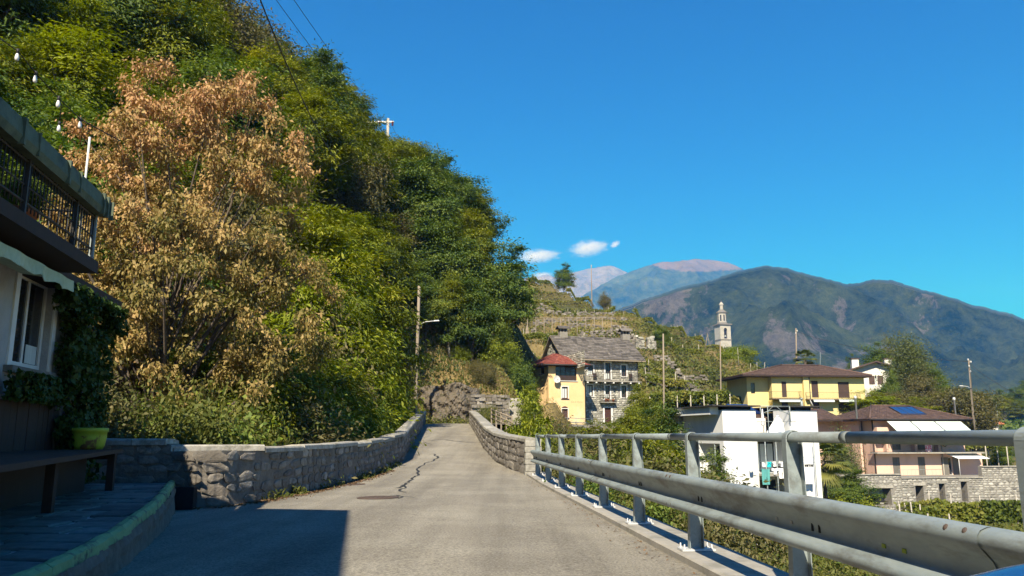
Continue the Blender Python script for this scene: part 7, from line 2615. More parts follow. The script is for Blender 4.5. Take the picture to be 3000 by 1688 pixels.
for px, py, Y, w, h, m1, lab in [(2880, 1222, 190, 5.5, 2.2, 'cream_white', 'far small house with flat brown roof left of the distant lamp'), (2893, 1240, 170, 5.0, 1.6, 'terracotta', 'low far roof of reddish tiles below the distant street lamp')]:
    p = at(px, py, Y)
    t = thing('far_house', lab, 'house', (p[0], Y, p[2] - h), .1)
    MB().b(-w / 2, w / 2, 0, 4, -3, h).obj('wall', M['cream_white'], t)
    slab(slab(MB(), [(-w / 2 - .8, -.8, h - .1), (w / 2 + .8, -.8, h - .1), (w / 2 + .8, 2, h + 1.0), (-w / 2 - .8, 2, h + 1.0)], .15), [(w / 2 + .8, 4.8, h - .1), (-w / 2 - .8, 4.8, h - .1), (-w / 2 - .8, 2.005, h + .995), (w / 2 + .8, 2.005, h + .995)], .15).obj('roof', M['tile_brown' if m1 != 'terracotta' else 'terracotta'], t)
    if m1 != 'terracotta':
        MB().b(-.5, .5, 1.5, 2.5, h + .6, h + 2.4).obj('chimney', M['cream_white'], t)
    MB().b(-.6, .6, -.03, .05, .3, 1.4).obj('window', M['glass'], t)
# shed with pale blue door below the road
rr = at(2163, 1625, 38)
sh = thing('garden_shed', 'overgrown white shed with pale blue door below the road, under the guardrail', 'shed', (rr[0], 38, rr[2]), .1)
MB().b(-1.6, 1.4, .05, 2.4, -1, 2.2).obj('wall', M['cream_white'], sh)
MB().b(-1.9, 1.7, -.35, 2.7, 2.2, 2.3).obj('roof', M['tile_brown'], sh)
dd = MB().b(-.42, .42, -.04, .045, 0, 1.9).obj('door', M['door_blue'], sh)
MB().b(-.28, .28, -.06, -.041, 1.15, 1.72).obj('pane', M['glass'], dd)
for k in range(40):
    x = rp.choice([rp.uniform(-1.5, -.5), rp.uniform(.5, 1.35)])
    MB().box((x, .03, rp.uniform(0, 2.0)), (rp.uniform(.2, .4), .08, rp.uniform(.14, .22))).obj('stone', M['stone_house'], sh)
# dry stone terrace walls on the hill
def dry_wall(label, pix, h, seed, fixed=None):
    pts = row_pts(pix)
    root = thing('dry_stone_wall', label, 'wall')
    r = random.Random(seed)
    L_, s = poly_len(pts), 0.0
    mb = MB()
    while s < L_:
        p, d = along(pts, s)
        z0 = float(ground_z(p[0], p[1])) - .6 if fixed is None else fixed
        yaw = math.atan2(d[1], d[0])
        for z in np.arange(0, h + .6, .3):
            if r.random() < .66 or fixed is not None:
                mb.box((p[0] + r.uniform(-.1, .1), p[1] + r.uniform(-.12, .12), z0 + z + .15), (r.uniform(.35, .62), .5, r.uniform(.2, .32)), yaw + r.uniform(-.15, .15))
        s += .45
    mb.obj('stone', M['stone'], root, kind='stuff')


dry_wall('long broken dry stone wall across the hill under the second terrace', [(1560, 930, 172), (1650, 925, 172), (1760, 925, 170), (1840, 930, 168)], 1.6, 1)
dry_wall('dry stone wall behind the wooden trellis rails on the hill', [(1660, 955, 156), (1750, 955, 156), (1840, 950, 156)], 1.4, 2)
for k_, (lb_, px_) in enumerate([('dry stone terrace line just below the lone tree', [(1590, 862, 206), (1680, 876, 204), (1760, 898, 201)]), ('dry stone terrace line under the dense upper vine row', [(1570, 925, 180), (1690, 922, 181), (1800, 925, 180)]),
                                ('dry stone terrace line directly above the slate roof', [(1690, 975, 140), (1780, 975, 140), (1860, 985, 140)]), ('dry stone terrace line on the flank left of the thin pole before the tower', [(1920, 1050, 128), (2000, 1065, 128), (2070, 1075, 128)]),
                                ('dry stone terrace line low on the slope behind the vine pergola', [(1900, 1135, 108), (1990, 1150, 108), (2090, 1150, 110)])]):
    dry_wall(lb_, px_, 1.3, 20 + k_)
dry_wall('short dry stone wall on the slope left above the yellow house', [(2070, 1102, 124), (2140, 1102, 124), (2180, 1105, 122)], 1.3, 3)
dry_wall('pale dry stone wall at the left side of the yellow house', [(2095, 1140, 112), (2130, 1142, 111), (2185, 1145, 110)], 1.8, 4)
dry_wall('garden wall in front of the left corner of the yellow house', [(2145, 1188, 104), (2225, 1192, 103)], 1.6, 5)
dry_wall('low stone retaining wall at the right end of the bank beyond the bridge', [(1385, 1238, 69.8), (1440, 1238, 70.2), (1488, 1238, 70.8)], 2.6, 6, 1.5)
tre = thing('wooden_trellis', 'pale wooden trellis rails on posts across the middle of the hill', 'trellis')
pts = row_pts([(1545, 953, 148), (1610, 955, 148), (1690, 960, 148), (1790, 955, 148)])
L_ = poly_len(pts)
top = []
for k in range(11):
    p, d = along(pts, L_ * k / 10 * .999)
    gz = float(ground_z(p[0], p[1]))
    zt_ = at(1650, 932, 148)[2] + rp.uniform(-.15, .15)
    MB().tube([(p[0], p[1], min(gz, zt_ - 1.5) - .3), (p[0] + rp.uniform(-.1, .1), p[1], zt_ + rp.uniform(0, .3))], .07, 5).obj('post', M['wood'], tre)
    top.append((p[0], p[1], zt_))
MB().tube(top, .06, 5).obj('rail', M['wood'], tre)
MB().tube([(a, b + .4, c_ - .25) for a, b, c_ in top], .04, 4).obj('rail', M['wood'], tre)
for px, py, Y, lab in [(1545, 950, 135, 'bundle of leaning vine stakes beside the dark wood edge on the hill'), (2072, 985, 165, 'leaning tripod of stakes on the skyline left of the bell tower')]:
    p = at(px, py, Y)
    t = thing('stake_bundle', lab, 'stakes', (p[0], Y, float(ground_z(p[0], Y))))
    mb = MB()
    for k in range(14 if px < 1600 else 5):
        a = rp.uniform(0, 6.28)
        mb.tube([(1.1 * math.cos(a), .6 * math.sin(a), -.3), (rp.uniform(-.15, .15), 0, rp.uniform(2.8, 4.2))], .05 if px < 1600 else .035, 4)
    mb.obj('stake', M['wood'], t, kind='stuff')

# ------------------------------------------------------------------ rock face and steps beyond the bridge
from mathutils import noise as mnoise
def rock_face(name, label, x0, x1, y, z0, z1, seed, amp=.8, lean=1.5):
    nu, nv = 60, 26
    vs = []
    for j in range(nv + 1):
        for i in range(nu + 1):
            u, v = i / nu, j / nv
            x, z = x0 + (x1 - x0) * u, z0 + (z1 - z0) * v
            n = mnoise.fractal(Vector((x * .9 + z * .45, z * .7 - x * .2, seed)), .7, 2.2, 5)
            n2 = 1 - abs(mnoise.noise(Vector((x * 1.6 + z * 1.1, z * .45, seed + 4))))
            yy = y + lean * v ** 1.5 - amp * (n + .9 * (n2 - .6)) + (2.0 * (2 * u - 1) ** 2)
            zz = z + .9 * (z1 - z0) * .25 * mnoise.noise(Vector((x * .5, seed, 2))) * v
            vs.append((x, yy, zz))
    o = MB().add(vs, [(j * (nu + 1) + i, j * (nu + 1) + i + 1, (j + 1) * (nu + 1) + i + 1, (j + 1) * (nu + 1) + i) for j in range(nv) for i in range(nu)]).obj(name, M['rock'], None)
    tag(o, label, 'rock')
    return o


p0, p1 = at(1215, 1238, 69.5), at(1400, 1238, 69.5)
rock_face('rock_outcrop', 'craggy grey brown rock face at the far end of the bridge', p0[0], p1[0], 68.9, 1.7, at(1300, 1128, 70)[2], 3.0, .85, 1.9)
st = thing('stair', 'steep stone steps with a rail right of the bank beyond the bridge', 'steps')
a = at(1510, 1232, 71)
for k in range(9):
    MB().b(a[0] - .8, a[0] + .9, 71 + k * .3, 71.5 + k * .3, a[2] - .4 + k * .26, a[2] + k * .26).obj('step', M['coping'], st)
fe = thing('wooden_fence', 'weathered wooden fence behind the right bridge parapet', 'fence')
fa, fb = at(1440, 1235, 58), at(1500, 1262, 52)
for k in range(5):
    p = fa + (fb - fa) * k / 4
    MB().b(p[0] - .05, p[0] + .05, p[1] - .05, p[1] + .05, p[2] - 1.2, p[2] + .95).obj('post', M['wood'], fe)
for z in (.25, .55, .85):
    MB().tube([(fa[0], fa[1], fa[2] + z), (fb[0], fb[1], fb[2] + z)], .045, 4).obj('rail', M['wood'], fe)


# ------------------------------------------------------------------ poles, lamps, wires
def pole(name, label, px_t, py_t, px_b, py_b, Y, r0=.12, m='wood', lamp=None, cat='pole', top=None):
    a, b = at(px_b, py_b, Y), at(px_t, py_t, Y)
    root = thing(name, label, cat, a)
    tv = b - a
    MB().tube([(0, 0, -2.5), (0, 0, 0), tuple(tv * .5), tuple(tv)], [r0, r0, r0 * .88, r0 * .72], 8).obj('pole', M[m], root)
    if lamp:
        lx, ly, side, ln = lamp
        q_ = at(lx, ly, Y) - a
        e = q_ + np.array([side * ln, -.3, .14 * ln])
        MB().tube([tuple(q_ + np.array([0, 0, -.1])), tuple(q_ + (e - q_) * .4 + np.array([0, 0, .05])), tuple(e)], .035, 6).obj('lamp_arm', M['white_metal'], root)
        hd_ = MB().box((0, 0, 0), (.62 * ln / 1.6, .2, .09), 0, 0, .8).obj('lamp_head', M['white_metal'], root, tuple(e + np.array([side * .22, 0, .02])))
        hd_.rotation_euler = (0, -side * .06, 0)
        MB().lathe([(.12, 0), (.12, .1), (.05, .12)], n=8).obj('bracket', M['dark_metal'], root, tuple(q_ + np.array([-.0, -.05, -.2])))
    if top:
        for dx, dz in top:
            MB().lathe([(.05, -.1), (.09, 0), (.09, .12), (.04, .18)], (tv[0] + dx, tv[1] - .12, tv[2] + dz), 8).obj('insulator', M['white_metal'], root)
    return a, b


pole('street_lamp', 'tall wooden pole carrying a street lamp at the far left end of the bridge', 1228, 838, 1217, 1207, 66, .16, 'wood', (1229, 948, 1, 1.25), 'street lamp')
A1, B1 = pole('utility_pole', 'bare wooden utility pole right of the stone house', 1943, 978, 1946, 1270, 82, .11, 'wood')
A2, B2 = pole('utility_pole', 'thin wooden utility pole in front of the bell tower', 2110, 1000, 2112, 1165, 106, .11, 'wood')
A3, B3 = pole('utility_pole', 'wooden utility pole behind the yellow house roof beside the palm', 2332, 962, 2334, 1085, 138, .15, 'wood', top=[(.15, -.5), (-.15, -.9)])
A4, B4 = pole('street_lamp', 'wooden pole with a street lamp and insulators right of the pink house', 2838, 1055, 2851, 1218, 108, .14, 'wood', (2843, 1135, -1, 1.2), 'street lamp', [(-.15, 0), (.2, -.3), (-.1, -.9), (0, -1.6)])
MB().tube([(A4[0] - .22, A4[1] - .1, A4[2]), (A4[0] - .32 - .12, A4[1] - .1, A4[2] + 3.9)], .06, 6)
pole('utility_pole', 'thin pole standing on the crest of the vineyard hill', 1732, 776, 1734, 876, 213, .13, 'wood', top=[(.1, -.4)])
pole('street_lamp', 'thin distant street lamp post near the right edge, the taller one', 2918, 1176, 2922, 1240, 175, .08, 'galv', (2918, 1178, -1, 1.0), 'street lamp')
pole('street_lamp', 'distant street lamp with white head near the right edge, the nearer lower one', 2922, 1204, 2924, 1245, 160, .07, 'galv', (2921, 1206, -1, 1.4), 'street lamp')
pole('small_pole', 'tiny antenna mast above the yellow house roof', 2403, 1032, 2403, 1068, 120, .04, 'galv')
# twin pole pylon on the wooded crest
pa, pb = at(1085, 362, 93), at(1137, 352, 93)
py_ = thing('power_pylon', 'twin pole power pylon with crossbar above the wooded crest', 'pylon', (pa[0], 93, pa[2] - 12))
for q_ in (pa, pb):
    MB().tube([(q_[0] - pa[0], 0, -3), (q_[0] - pa[0], 0, 12.2 + (q_[2] - pa[2]))], .17, 8).obj('pole', M['post_pale'], py_)
zc = at(1100, 358, 93)[2] - (pa[2] - 12)
MB().b(-.7, (pb - pa)[0] + .75, -.12, .12, zc - .1, zc + .12).obj('crossbar', M['white_metal'], py_)
INS = []
for dx in (-.45, (pb - pa)[0] * .55, (pb - pa)[0] + .6):
    mb = MB()
    for k in range(4):
        mb.lathe([(.06, 0), (.16, .06), (.06, .12)], (dx, -.2, zc - .15 - k * .14), 8)
    mb.obj('insulator', M['red_ceramic'], py_)
    INS.append(np.array([pa[0] + dx, 92.8, pa[2] - 12 + zc - .7]))


def wire(label, a, b, sag, r, n=16, m='dark_metal', group=None):
    a, b = np.array(a, float), np.array(b, float)
    pts = [tuple(a + (b - a) * t + np.array([0, 0, -sag * 4 * t * (1 - t)])) for t in np.linspace(0, 1, n)]
    o = MB().tube(pts, r, 5).obj('power_line', M[m], None)
    tag(o, label, 'power line', group)


wire('thick black cable crossing the blue sky and dropping before the wood', at(690, -190, 17), at(985, 470, 36), .5, .022, 20)
st0 = [at(640, -90, 30), at(745, -90, 30), at(800, -90, 30)]
for k, lb in enumerate(('first thin wire from the left, running down to the twin pole pylon', 'second thin wire, between the thick cable and the outer wire', 'outermost thin wire, farthest right in the sky')):
    wire(lb, st0[k], INS[k], .6, .016, 14)
    wire('thin wire leaving the twin pole pylon over the far side of the wood, number %s' % ('one', 'two', 'three')[k], INS[k], INS[k] + np.array([9 - k, 40, -9]), .6, .018, 8)
wire('wire from the pole by the palm to the street lamp pole beyond the pink house', B3 + [0, 0, -.6], B4 + [0, 0, -.2], 1.0, .03)
wire('wire from the street lamp pole out past the right edge', B4 + [0, 0, -.4], at(3120, 1200, 80), 1.0, .025)
wire('second lower wire sloping from the street lamp pole to the right edge', B4 + [0, 0, -1.2], at(3150, 1290, 80), 1.0, .018)
wire('slack service wire from the bare pole to the slate roof', B1 + [0, 0, -.4], S.world(xR - 1.0, .5, 6.2), .3, .02, 8)
# ================================================================== ROADSIDE HOUSE (left, in its own shade)
RH = thing('roadside_house', 'grey rendered roadside house with roof terrace, railing and green edged parapet', 'house', (HX, HY, 0), HA)
# facade along local y (forward), outward +x; openings on the plane x=0 facing +x
ow = (-3.0, -1.75, 2.12, 3.40)                  # y0,y1,z0,z1 of the window


def face_x(mb, y0, y1, z0, z1, opens, depth, mi=0):
    ysx = sorted({y0, y1, *[o[0] for o in opens], *[o[1] for o in opens]})
    zsx = sorted({z0, z1, *[o[2] for o in opens], *[o[3] for o in opens]})
    for a, b in zip(ysx[:-1], ysx[1:]):
        for c, d in zip(zsx[:-1], zsx[1:]):
            if any(o[0] < (a + b) / 2 < o[1] and o[2] < (c + d) / 2 < o[3] for o in opens):
                continue
            mb.quad((0, a, c), (0, b, c), (0, b, d), (0, a, d), mi)
    for a, b, c, d in opens:
        e = -depth
        mb.quad((0, a, c), (0, a, d), (e, a, d), (e, a, c), mi).quad((e, b, c), (e, b, d), (0, b, d), (0, b, c), mi)
        mb.quad((0, a, d), (0, b, d), (e, b, d), (e, a, d), mi).quad((e, a, c), (e, b, c), (0, b, c), (0, a, c), mi)


mb = MB()
face_x(mb, -9.9, 0, -.5, 3.35, [ow], .22)
mb.quad((-6, 0, -.5), (0, 0, -.5), (0, 0, 3.35), (-6, 0, 3.35)).quad((-6, -9.9, -.5), (-6, 0, -.5), (-6, 0, 3.35), (-6, -9.9, 3.35))
mb.obj('wall', M['render_grey'], RH)
# taller part behind, nearer the camera (its eave throws the shade on the road)
mb = MB().b(-7, -.002, -26, -9.902, -.5, 7.7)
mb.obj('tall_wing', M['render_grey'], RH)
slab(MB(), [(1.05, -26.6, 7.8), (1.05, -9.1, 7.8), (-3.6, -9.1, 9.6), (-3.6, -26.6, 9.6)], .2).obj('roof', M['tile_brown'], RH)
# window
y0, y1, z0, z1 = ow
f = MB().b(-.16, -.10, y0, y0 + .07, z0, z1).b(-.16, -.10, y1 - .07, y1, z0, z1).b(-.16, -.10, y0 + .07, y1 - .07, z1 - .07, z1).b(-.16, -.10, y0 + .07, y1 - .07, z0, z0 + .07).b(-.155, -.105, (y0 + y1) / 2 - .03, (y0 + y1) / 2 + .03, z0 + .07, z1 - .07).obj('window', M['frame_white'], RH)
for a, b in ((y0 + .072, (y0 + y1) / 2 - .032), ((y0 + y1) / 2 + .032, y1 - .072)):
    MB().b(-.135, -.125, a, b, z0 + .072, z1 - .072).obj('pane', M['glass'], f)
MB().b(-.121, -.115, y0 + .75, y1 - .12, z0 + .08, z0 + .34).obj('curtain', M['curtain'], f)
MB().b(-.02, .025, y0 - .13, y0 - .002, z0 - .02, z1 + .13).b(-.02, .025, y1 + .002, y1 + .13, z0 - .02, z1 + .13).b(-.02, .025, y0 - .002, y1 + .002, z1 + .002, z1 + .13).obj('surround', M['frame_white'], f)
MB().b(-.1, .11, y0 - .18, y1 + .18, z0 - .11, z0 - .022).obj('sill', M['slab'], f)
# brown plank cladding at the foot of the wall
y = -9.6
while y < -.05:
    w = rs.uniform(.16, .22)
    MB().b(.012, .045 + rs.uniform(0, .012), y, y + w - .012, .34, 1.66 + rs.uniform(-.01, .01)).obj('plank', M['brown_wood'], RH)
    y += w
# terrace slab, railing and coping
MB().b(-6, .95, -9.9, -3.0, 3.36, 3.52).b(-6, .42, -2.998, .1, 3.36, 3.47).obj('terrace_slab', M['brown_wood'], RH)
cp = [(.72, 4.36), (.74, 4.14), (1.02, 4.12), (1.05, 4.20), (1.03, 4.38)]
y = -9.8
while y < -3.2:
    w = min(1.3, -3.13 - y)
    vs = [(x, yy, z) for yy in (y + .004, y + w - .004) for x, z in cp]
    b_ = MB().add(vs, [(j, 5 + j, 5 + (j + 1) % 5, (j + 1) % 5) for j in range(5)] + [(0, 1, 2, 3, 4), (9, 8, 7, 6, 5)]).obj('coping_length', M['copper_green'], RH)
    MB().b(1.0, 1.065, y + w - .06, y + w - .008, 4.11, 4.395).obj('joint_cover', M['copper_green'], b_)
    MB().b(1.0, 1.058, y + .35, y + .37, 4.13, 4.39).obj('seam', M['copper_green'], b_)
    y += w
rl = MB().tube([(.9, -9.8, 3.66), (.9, -3.17, 3.66)], .016, 5).tube([(.9, -9.8, 4.1), (.9, -3.17, 4.1)], .016, 5).tube([(.9, -9.8, 3.84), (.9, -3.17, 3.84)], .01, 5).tube([(.9, -3.17, 3.66), (-1.5, -3.17, 3.66)], .016, 5).tube([(.9, -3.17, 4.18), (-1.5, -3.17, 4.18)], .016, 5).obj('railing', M['dark_metal'], RH)
bar = MB().tube([(0, 0, 3.58), (0, 0, 4.16)], .008, 5).mesh('bar', M['dark_metal'])
y = -9.75
while y < -3.15:
    link('bar', bar, rl, (.9, y, 0))
    y += .095
x = .8
while x > -1.5:
    link('bar', bar, rl, (x, -3.17, 0))
    x -= .115
for y in (-9.0, -7.2, -5.4, -3.9, -3.17):
    MB().b(.87, .93, y - .02, y + .02, 3.521, 4.13).obj('railing_post', M['dark_metal'] if y != -3.17 else M['galv'], rl)
# terrace back parapet (pale) and pots
MB().b(-3.3, -3.1, -9.9, -2.6, 3.525, 3.95).obj('terrace_parapet', M['cream_white'], RH)
for y, lb in ((-5.9, 'planter box'), (-4.6, 'second planter')):
    pass
for k, (y, x, lb) in enumerate([(-4.35, .45, 'clay flower pot on the roof terrace behind the railing, nearest its far end'), (-5.6, .5, 'clay flower pot on the roof terrace behind the middle of the railing')]):
    w = hw(x, y)
    t = thing('flower_pot', lb, 'flower pot', (w[0], w[1], 3.522), 0)
    MB().lathe([(.13, 0), (.19, .26), (.21, .27), (.20, .33), (.16, .31)], n=12).obj('pot', M['terracotta'], t)
    cr, tr_, H_ = P_['shrub_dark'][k]
    c_ = link('plant', cr, t, (0, 0, .28), 0, .16)
w = hw(.2, -3.3)
t = thing('terrace_pole', 'slim pale metal pole rising from the far corner of the roof terrace', 'pole', (w[0], w[1], 3.52))
pt = at(263, 402, w[1]) - np.array([w[0], w[1], 3.52])
t.location.x = at(263, 402, w[1])[0]
pt[0] = 0
MB().tube([(0, 0, 0), (pt[0], 0, pt[2])], .016, 6).obj('pole', M['white_metal'], t)
# hanging bulbs
fs = thing('string_lights', 'string of white light bulbs hanging above the roof terrace', 'string lights', (0, 0, 0))
BL = [(52, 150, 9.6), (105, 215, 10.0), (172, 288, 10.3), (174, 361, 11.2), (236, 350, 10.9)]
hang = [at(px, py, Y) for px, py, Y in BL]
order = [hang[0] + np.array([-.8, -1.5, .5]), hang[0], hang[1], hang[2], hang[4], hang[4] + np.array([.3, .6, -.1])]
MB().tube([tuple(p) for p in order], .010, 4).obj('wire', M['dark_metal'], fs)
MB().tube([tuple(hang[2]), tuple(hang[3] + [0, 0, .3]), tuple(hang[3])], .007, 4).obj('wire', M['dark_metal'], fs)
for p in hang:
    b_ = MB().lathe([(.008, .0), (.012, -.03), (.022, -.06), (.028, -.095), (.023, -.125), (.008, -.14)], n=10).obj('bulb', M['bulb'], fs, tuple(p))
    MB().lathe([(.018, .03), (.02, -.03)], n=8).obj('socket', M['dark_metal'], b_)
# awning with scalloped valance
aw = MB()
ya, yb_, n = -9.6, -3.05, 60
aw.quad((.03, ya, 3.33), (.66, ya, 3.24), (.66, yb_, 3.24), (.03, yb_, 3.33))
aw.quad((.03, yb_, 3.32), (.66, yb_, 3.23), (.66, ya, 3.23), (.03, ya, 3.32))
tops, bots = [], []
for i in range(n + 1):
    y = ya + (yb_ - ya) * i / n
    x = .68 + .012 * math.sin(i * 1.05)
    tops.append((x, y, 3.24))
    bots.append((x + .02 * math.sin(i * 1.05 + .5), y, 3.06 + .045 * abs(math.sin((y - ya) * math.pi / .48 + .4))))
aw.add(tops + bots, [(i, i + 1, n + 2 + i, n + 1 + i) for i in range(n)])
aw.add([(p[0] - .008, p[1], p[2]) for p in tops + bots], [(i, n + 1 + i, n + 2 + i, i + 1) for i in range(n)])
aw.obj('awning', M['awning_green'], RH)
# ivy on the corner
def ivy(label, boxes, n, leaf, seed):
    rng_ = np.random.default_rng(seed)
    Cs = []
    for (x0, x1, y0, y1, z0, z1, f) in boxes:
        m_ = int(n * f)
        P3 = np.stack([rng_.uniform(x0, x1, m_), rng_.uniform(y0, y1, m_), rng_.uniform(z0, z1, m_)], -1)
        k = fbm(P3[:, 1] * 3, P3[:, 2] * 3, 3, seed) > .38
        Cs.append(P3[k])
    C = np.concatenate(Cs)
    C[:, 0] += .12 * fbm(C[:, 1] * 2, C[:, 2] * 2, 3, seed + 1)
    me = foliage_mesh('ivy', C, unit(rng_.normal(size=C.shape) * .6 + [.8, .1, .4]), leaf * (.6 + .8 * rng_.random(len(C))), .85, rng_, M['leaf_ivy'], rng_.random(len(C)))
    root = thing('ivy', label, 'ivy', (HX, HY, 0), HA)
    link('foliage', me, root)
    r = random.Random(seed)
    mb_ = MB()
    for k in range(9):
        y = r.uniform(-1.6, .1)
        mb_.tube([(.03, y, .3), (.05, y + r.uniform(-.3, .3), 1.2), (.05, y + r.uniform(-.4, .4), 2.3), (.06, y + r.uniform(-.5, .5), 3.3)], [.025, .02, .015, .006], 5)
    mb_.obj('stem', M['bark'], root)


ivy('dark ivy covering the far corner of the roadside house', [(.02, .30, -1.7, .25, .5, 3.5, 1.0), (.1, .45, -2.4, .25, 2.9, 3.35, .3), (-1.5, .1, .02, .35, .3, 3.3, .35), (.02, .2, -3.3, -1.6, 1.65, 2.02, .18)], 9000, .085, 3)
# long dark table along the wall, with the pot on its far end
ta, tb = hw(.12, -.75), hw(.12, -8.5)
tz = 1.0
tbl = thing('wooden_table', 'long dark brown wooden table against the roadside house wall', 'table', (HX, HY, PAVE_Z), HA)
T4 = [(.07, -8.6), (2.15, -8.6), (.95, -1.0), (.07, -.75)]
for k in range(5):
    f0, f1 = k / 5 + .004, (k + 1) / 5 - .004
    P4 = [(T4[0][0] + (T4[1][0] - T4[0][0]) * f0, T4[0][1]), (T4[0][0] + (T4[1][0] - T4[0][0]) * f1, T4[0][1]), (T4[3][0] + (T4[2][0] - T4[3][0]) * f1, T4[3][1] + (T4[2][1] - T4[3][1]) * f1), (T4[3][0] + (T4[2][0] - T4[3][0]) * f0, T4[3][1] + (T4[2][1] - T4[3][1]) * f0)]
    MB().prism(P4, tz - PAVE_Z - .05, tz - PAVE_Z).obj('table_plank', M['brown_wood'], tbl)
for x, y in ((.2, -1.1), (.85, -1.2), (.2, -4.5), (1.15, -4.5), (.2, -8), (1.5, -8)):
    MB().b(x - .05, x + .05, y - .05, y + .05, 0, tz - PAVE_Z - .052).obj('leg', M['brown_wood'], tbl)
MB().b(.2, .84, -1.2, -1.14, .55, .66).obj('apron', M['brown_wood'], tbl)
MB().b(.45, .5, -8.4, -1.2, .02, .60).obj('under_table_shade', M['brown_wood'], tbl)  # dark board added to stand in for the shade under the table
pw = hw(.55, -1.35, 0)
pot = thing('flower_pot', 'wide yellow green plastic pot with a brown stain on the far end of the table', 'flower pot', (pw[0], pw[1], tz + .002))
MB().lathe([(.19, 0), (.215, .05), (.235, .18), (.235, .25), (.25, .255), (.25, .31), (.235, .315), (.22, .30)], n=28).obj('pot', M['pot_green'], pot)
MB().lathe([(.001, 0), (.22, .002)], (0, 0, .285), 20).obj('soil', M['bark'], pot)

# leaf litter along the wall foot
rng = np.random.default_rng(31)
n = 2600
s_ = rng.random(n) ** .8
P2 = np.array([np.append(along(WALL[1:], float(q * 12))[0], 0) for q in s_])
P2[:, 0] += np.abs(rng.normal(size=n)) * .16 + .04
P2[:, 1] -= np.abs(rng.normal(size=n)) * .12 * (P2[:, 1] < 14.5)
P2[:, 2] = [road_surf(a, b) + .012 for a, b in P2[:, :2]]
link('leaf_litter', foliage_mesh('leaf_litter', P2, unit(rng.normal(size=P2.shape) * .35 + [0, 0, 1]), .06 * (.5 + rng.random(n)), .6, rng, M['litter'], rng.random(n)), kind='stuff')
# twigs, grit and blown leaves along both road edges
rng2 = np.random.default_rng(77)
G3 = []
for side in (0, 1):
    yy = 3 + 50 * rng2.random(2600) ** 1.6
    for y_ in (yy if side == 0 else yy[:500]):
        xx = (float(poly_x(WALL[2:] if y_ < 29.5 else LB, y_)) + abs(rng2.normal()) * .22 + .05) if side == 0 else ((post_x(y_) - .24 if y_ < 24.3 else float(poly_x(RB, y_))) - abs(rng2.normal()) * .16 - .03)
        if side == 0 and y_ < 15:
            continue
        G3.append((xx, y_, road_surf(xx, y_) + .008))
G3 = np.array(G3)
link('road_debris', foliage_mesh('road_debris', G3, unit(rng2.normal(size=G3.shape) * .3 + [0, 0, 1]), .035 * (.4 + rng2.random(len(G3))), .6, rng2, M['litter'], rng2.random(len(G3))), kind='stuff')
W3 = []
for q in range(16):
    pp, d = along(WALL[1:], rp.uniform(0, 15))
    x = pp[0] + .08
    P3 = np.stack([rng.normal(size=50) * .10 + x, rng.normal(size=50) * .12 + pp[1], np.abs(rng.normal(size=50)) * .09], -1)
    P3[:, 2] += road_surf(x, pp[1])
    W3.append(P3)
W3 = np.concatenate(W3)
link('weeds', foliage_mesh('weeds', W3, unit(rng.normal(size=W3.shape)), .10 * (.5 + rng.random(len(W3))), .25, rng, M['leaf_shrub'], rng.random(len(W3)), None, -1.0), kind='stuff')
# weeds at the far end of the road
W3 = []
for px, py in ((1255, 1236), (1285, 1236), (1310, 1236), (1335, 1237), (1365, 1238)):
    q_ = at(px, py, 68.4)
    W3.append(np.stack([rng.normal(size=160) * .5 + q_[0], rng.normal(size=160) * .2 + 68.4, 2.05 + np.abs(rng.normal(size=160)) * .35], -1))
W3 = np.concatenate(W3)
link('weeds', foliage_mesh('weeds', W3, unit(rng.normal(size=W3.shape)), .26 * (.5 + rng.random(len(W3))), .35, rng, M['leaf_shrub'], rng.random(len(W3)), None, -1.0), kind='stuff')

# ================================================================== THE CAR (bonnet corner in the lower right)
car = thing('car', 'blue car bonnet and wing showing at the lower right corner', 'car', (0.5, 0.6, 0))
nu, nv = 60, 40
vs = []
for j in range(nv + 1):
    for i in range(nu + 1):
        u, v = i / nu * 2 - 1, j / nv                     # across, forward
        x = u * .86
        y = .35 + v * 1.45 - .18 * u * u * v
        crown = .857 + .05 * max(0, u) ** 2 - .10 * max(0, -u)
        z = crown - .05 * v ** 1.2 - .40 * max(0, v - .80) ** 1.6 * 3 + .055 * math.exp(-((u - .93) / .17) ** 2) * (1 - v * .35) + .075 * math.exp(-((u + .93) / .17) ** 2) * (1 - v * .35) - .30 * max(0, abs(u) - .95) * 3
        vs.append((x, y, z))
MB().add(vs, [(j * (nu + 1) + i, j * (nu + 1) + i + 1, (j + 1) * (nu + 1) + i + 1, (j + 1) * (nu + 1) + i) for j in range(nv) for i in range(nu)], smooth=True).obj('bonnet', M['car_blue'], car)
mb = MB()
for sgn in (-1, 1):
    mb.add([(sgn * .86, .35, .88), (sgn * .86, 1.6, .74), (sgn * .87, 1.75, .3), (sgn * .87, .35, .3)], [(0, 1, 2, 3) if sgn > 0 else (3, 2, 1, 0)])
mb.add([(-.86, 1.62, .72), (.86, 1.62, .72), (.84, 1.86, .55), (-.84, 1.86, .55), (.84, 1.88, .25), (-.84, 1.88, .25)], [(0, 1, 2, 3), (3, 2, 4, 5)]).obj('body', M['car_blue'], car)
for sgn in (-1, 1):
    MB().box((sgn * .66, 1.80, .62), (.3, .14, .14), 0).obj('headlight', M['glass'], car)
    w = MB().tube([(sgn * .62, 1.05, .31), (sgn * .84, 1.05, .31)], .31, 20).obj('wheel', M['black'], car)
    MB().tube([(sgn * .80, 1.05, .31), (sgn * .85, 1.05, .31)], .2, 14).obj('rim', M['galv'], w)

# ================================================================== LABELS: say which tree of the wood, which bush of the thicket
ORD = 'first second third fourth fifth sixth seventh eighth ninth tenth eleventh twelfth thirteenth fourteenth fifteenth sixteenth seventeenth eighteenth nineteenth twentieth twenty-first twenty-second twenty-third twenty-fourth'.split()


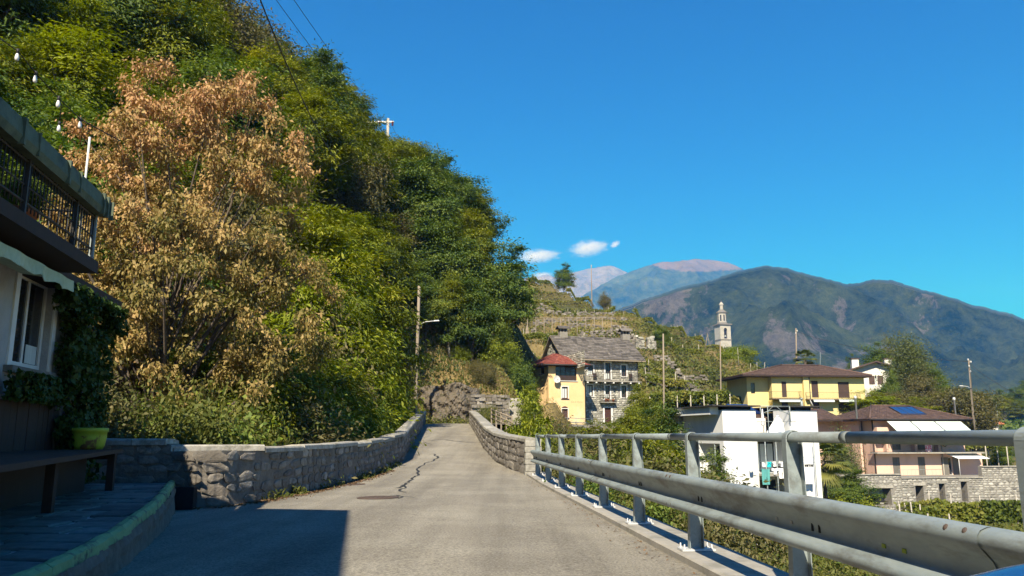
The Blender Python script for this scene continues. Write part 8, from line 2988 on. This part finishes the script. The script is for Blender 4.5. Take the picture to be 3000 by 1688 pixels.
def pix(o, up):
    x, y, z = o.location.x, o.location.y, o.location.z + up - CZ
    d = y * CP + z * SP
    return 1500 + FPX * x / d, 844 - FPX * (z * CP - y * SP) / d


def relabel(group, zones_x, zones_y, pattern, up):
    cells = {}
    for o in COL.objects:
        if o.parent is None and o.get('group') == group:
            px, py = pix(o, up * o.scale.z)
            zx = next((t for lim, t in zones_x if px < lim), zones_x[-1][1])
            zy = next((t for lim, t in zones_y if py < lim), zones_y[-1][1])
            cells.setdefault((o['label'].split('|')[0], zx, zy), []).append((px, o))
    for (lab, zx, zy), lst in cells.items():
        lst.sort(key=lambda t: t[0])
        for i, (_, o) in enumerate(lst):
            lead = '' if len(lst) == 1 else (ORD[i] if i < len(ORD) else 'last') + ' from left, '
            o['label'] = (lead + pattern.format(lab, zx, zy))


KW = {'feathery mid green locust tree in the wood on the steep slope': 'feathery locust tree', 'small bright yellow green locust tree in the wood on the steep slope': 'bright small locust',
      'tall dark green broadleaf tree in the wood on the steep slope': 'dark broadleaf tree', 'dull olive brown thinning tree in the wood on the steep slope': 'dull olive tree'}
for o in COL.objects:
    if o.get('label') in KW:
        o['label'] = KW[o['label']]
relabel(GROUP_W, [(300, 'over the roof terrace'), (650, 'behind the orange tree'), (900, 'right of the orange tree'), (1080, 'left of the pylon'), (1240, 'above the street lamp'), (1380, 'above the rock face'), (9999, 'at the right edge')],
        [(250, 'skyline'), (520, 'high'), (800, 'middle height'), (9999, 'low standing')], '{2} {0} in the wood {1}', 8)
for o in COL.objects:
    l_ = o.get('label')
    if l_ and 'in the thicket behind the left wall' in l_:
        o['label'] = l_.replace(' in the thicket behind the left wall', '')
    if l_ and 'on the ravine side right of the guardrail' in l_:
        o['label'] = l_.replace(' on the ravine side right of the guardrail', '')
relabel(SH, [(420, 'by the ivy corner'), (600, 'behind the wall step'), (760, 'behind the wall bend'), (950, 'over the wall middle'), (1100, 'before the bridge'), (9999, 'beside the bridge parapet')],
        [(1050, 'tallest'), (1150, 'mid height'), (9999, 'low')], '{0} {1}, {2}', 2)
relabel('bushes in the ravine right of the road', [(1650, 'by the far rail posts'), (1800, 'behind the middle rail posts'), (2000, 'behind the near rail posts'), (9999, 'under the nearest rail')],
        [(1300, 'topmost'), (1400, 'half hidden'), (9999, 'low down')], '{0} {1}, {2}', 2)
relabel('garden bushes behind the pink house', [(9999, 'hedge')], [(9999, 'x')], '{0}', 2)
relabel('trees on the far spur', [(2940, 'left part'), (2985, 'middle'), (9999, 'right part')], [(1180, 'upper'), (1230, 'mid'), (9999, 'lower')], '{2} {0}, {1}', 6)
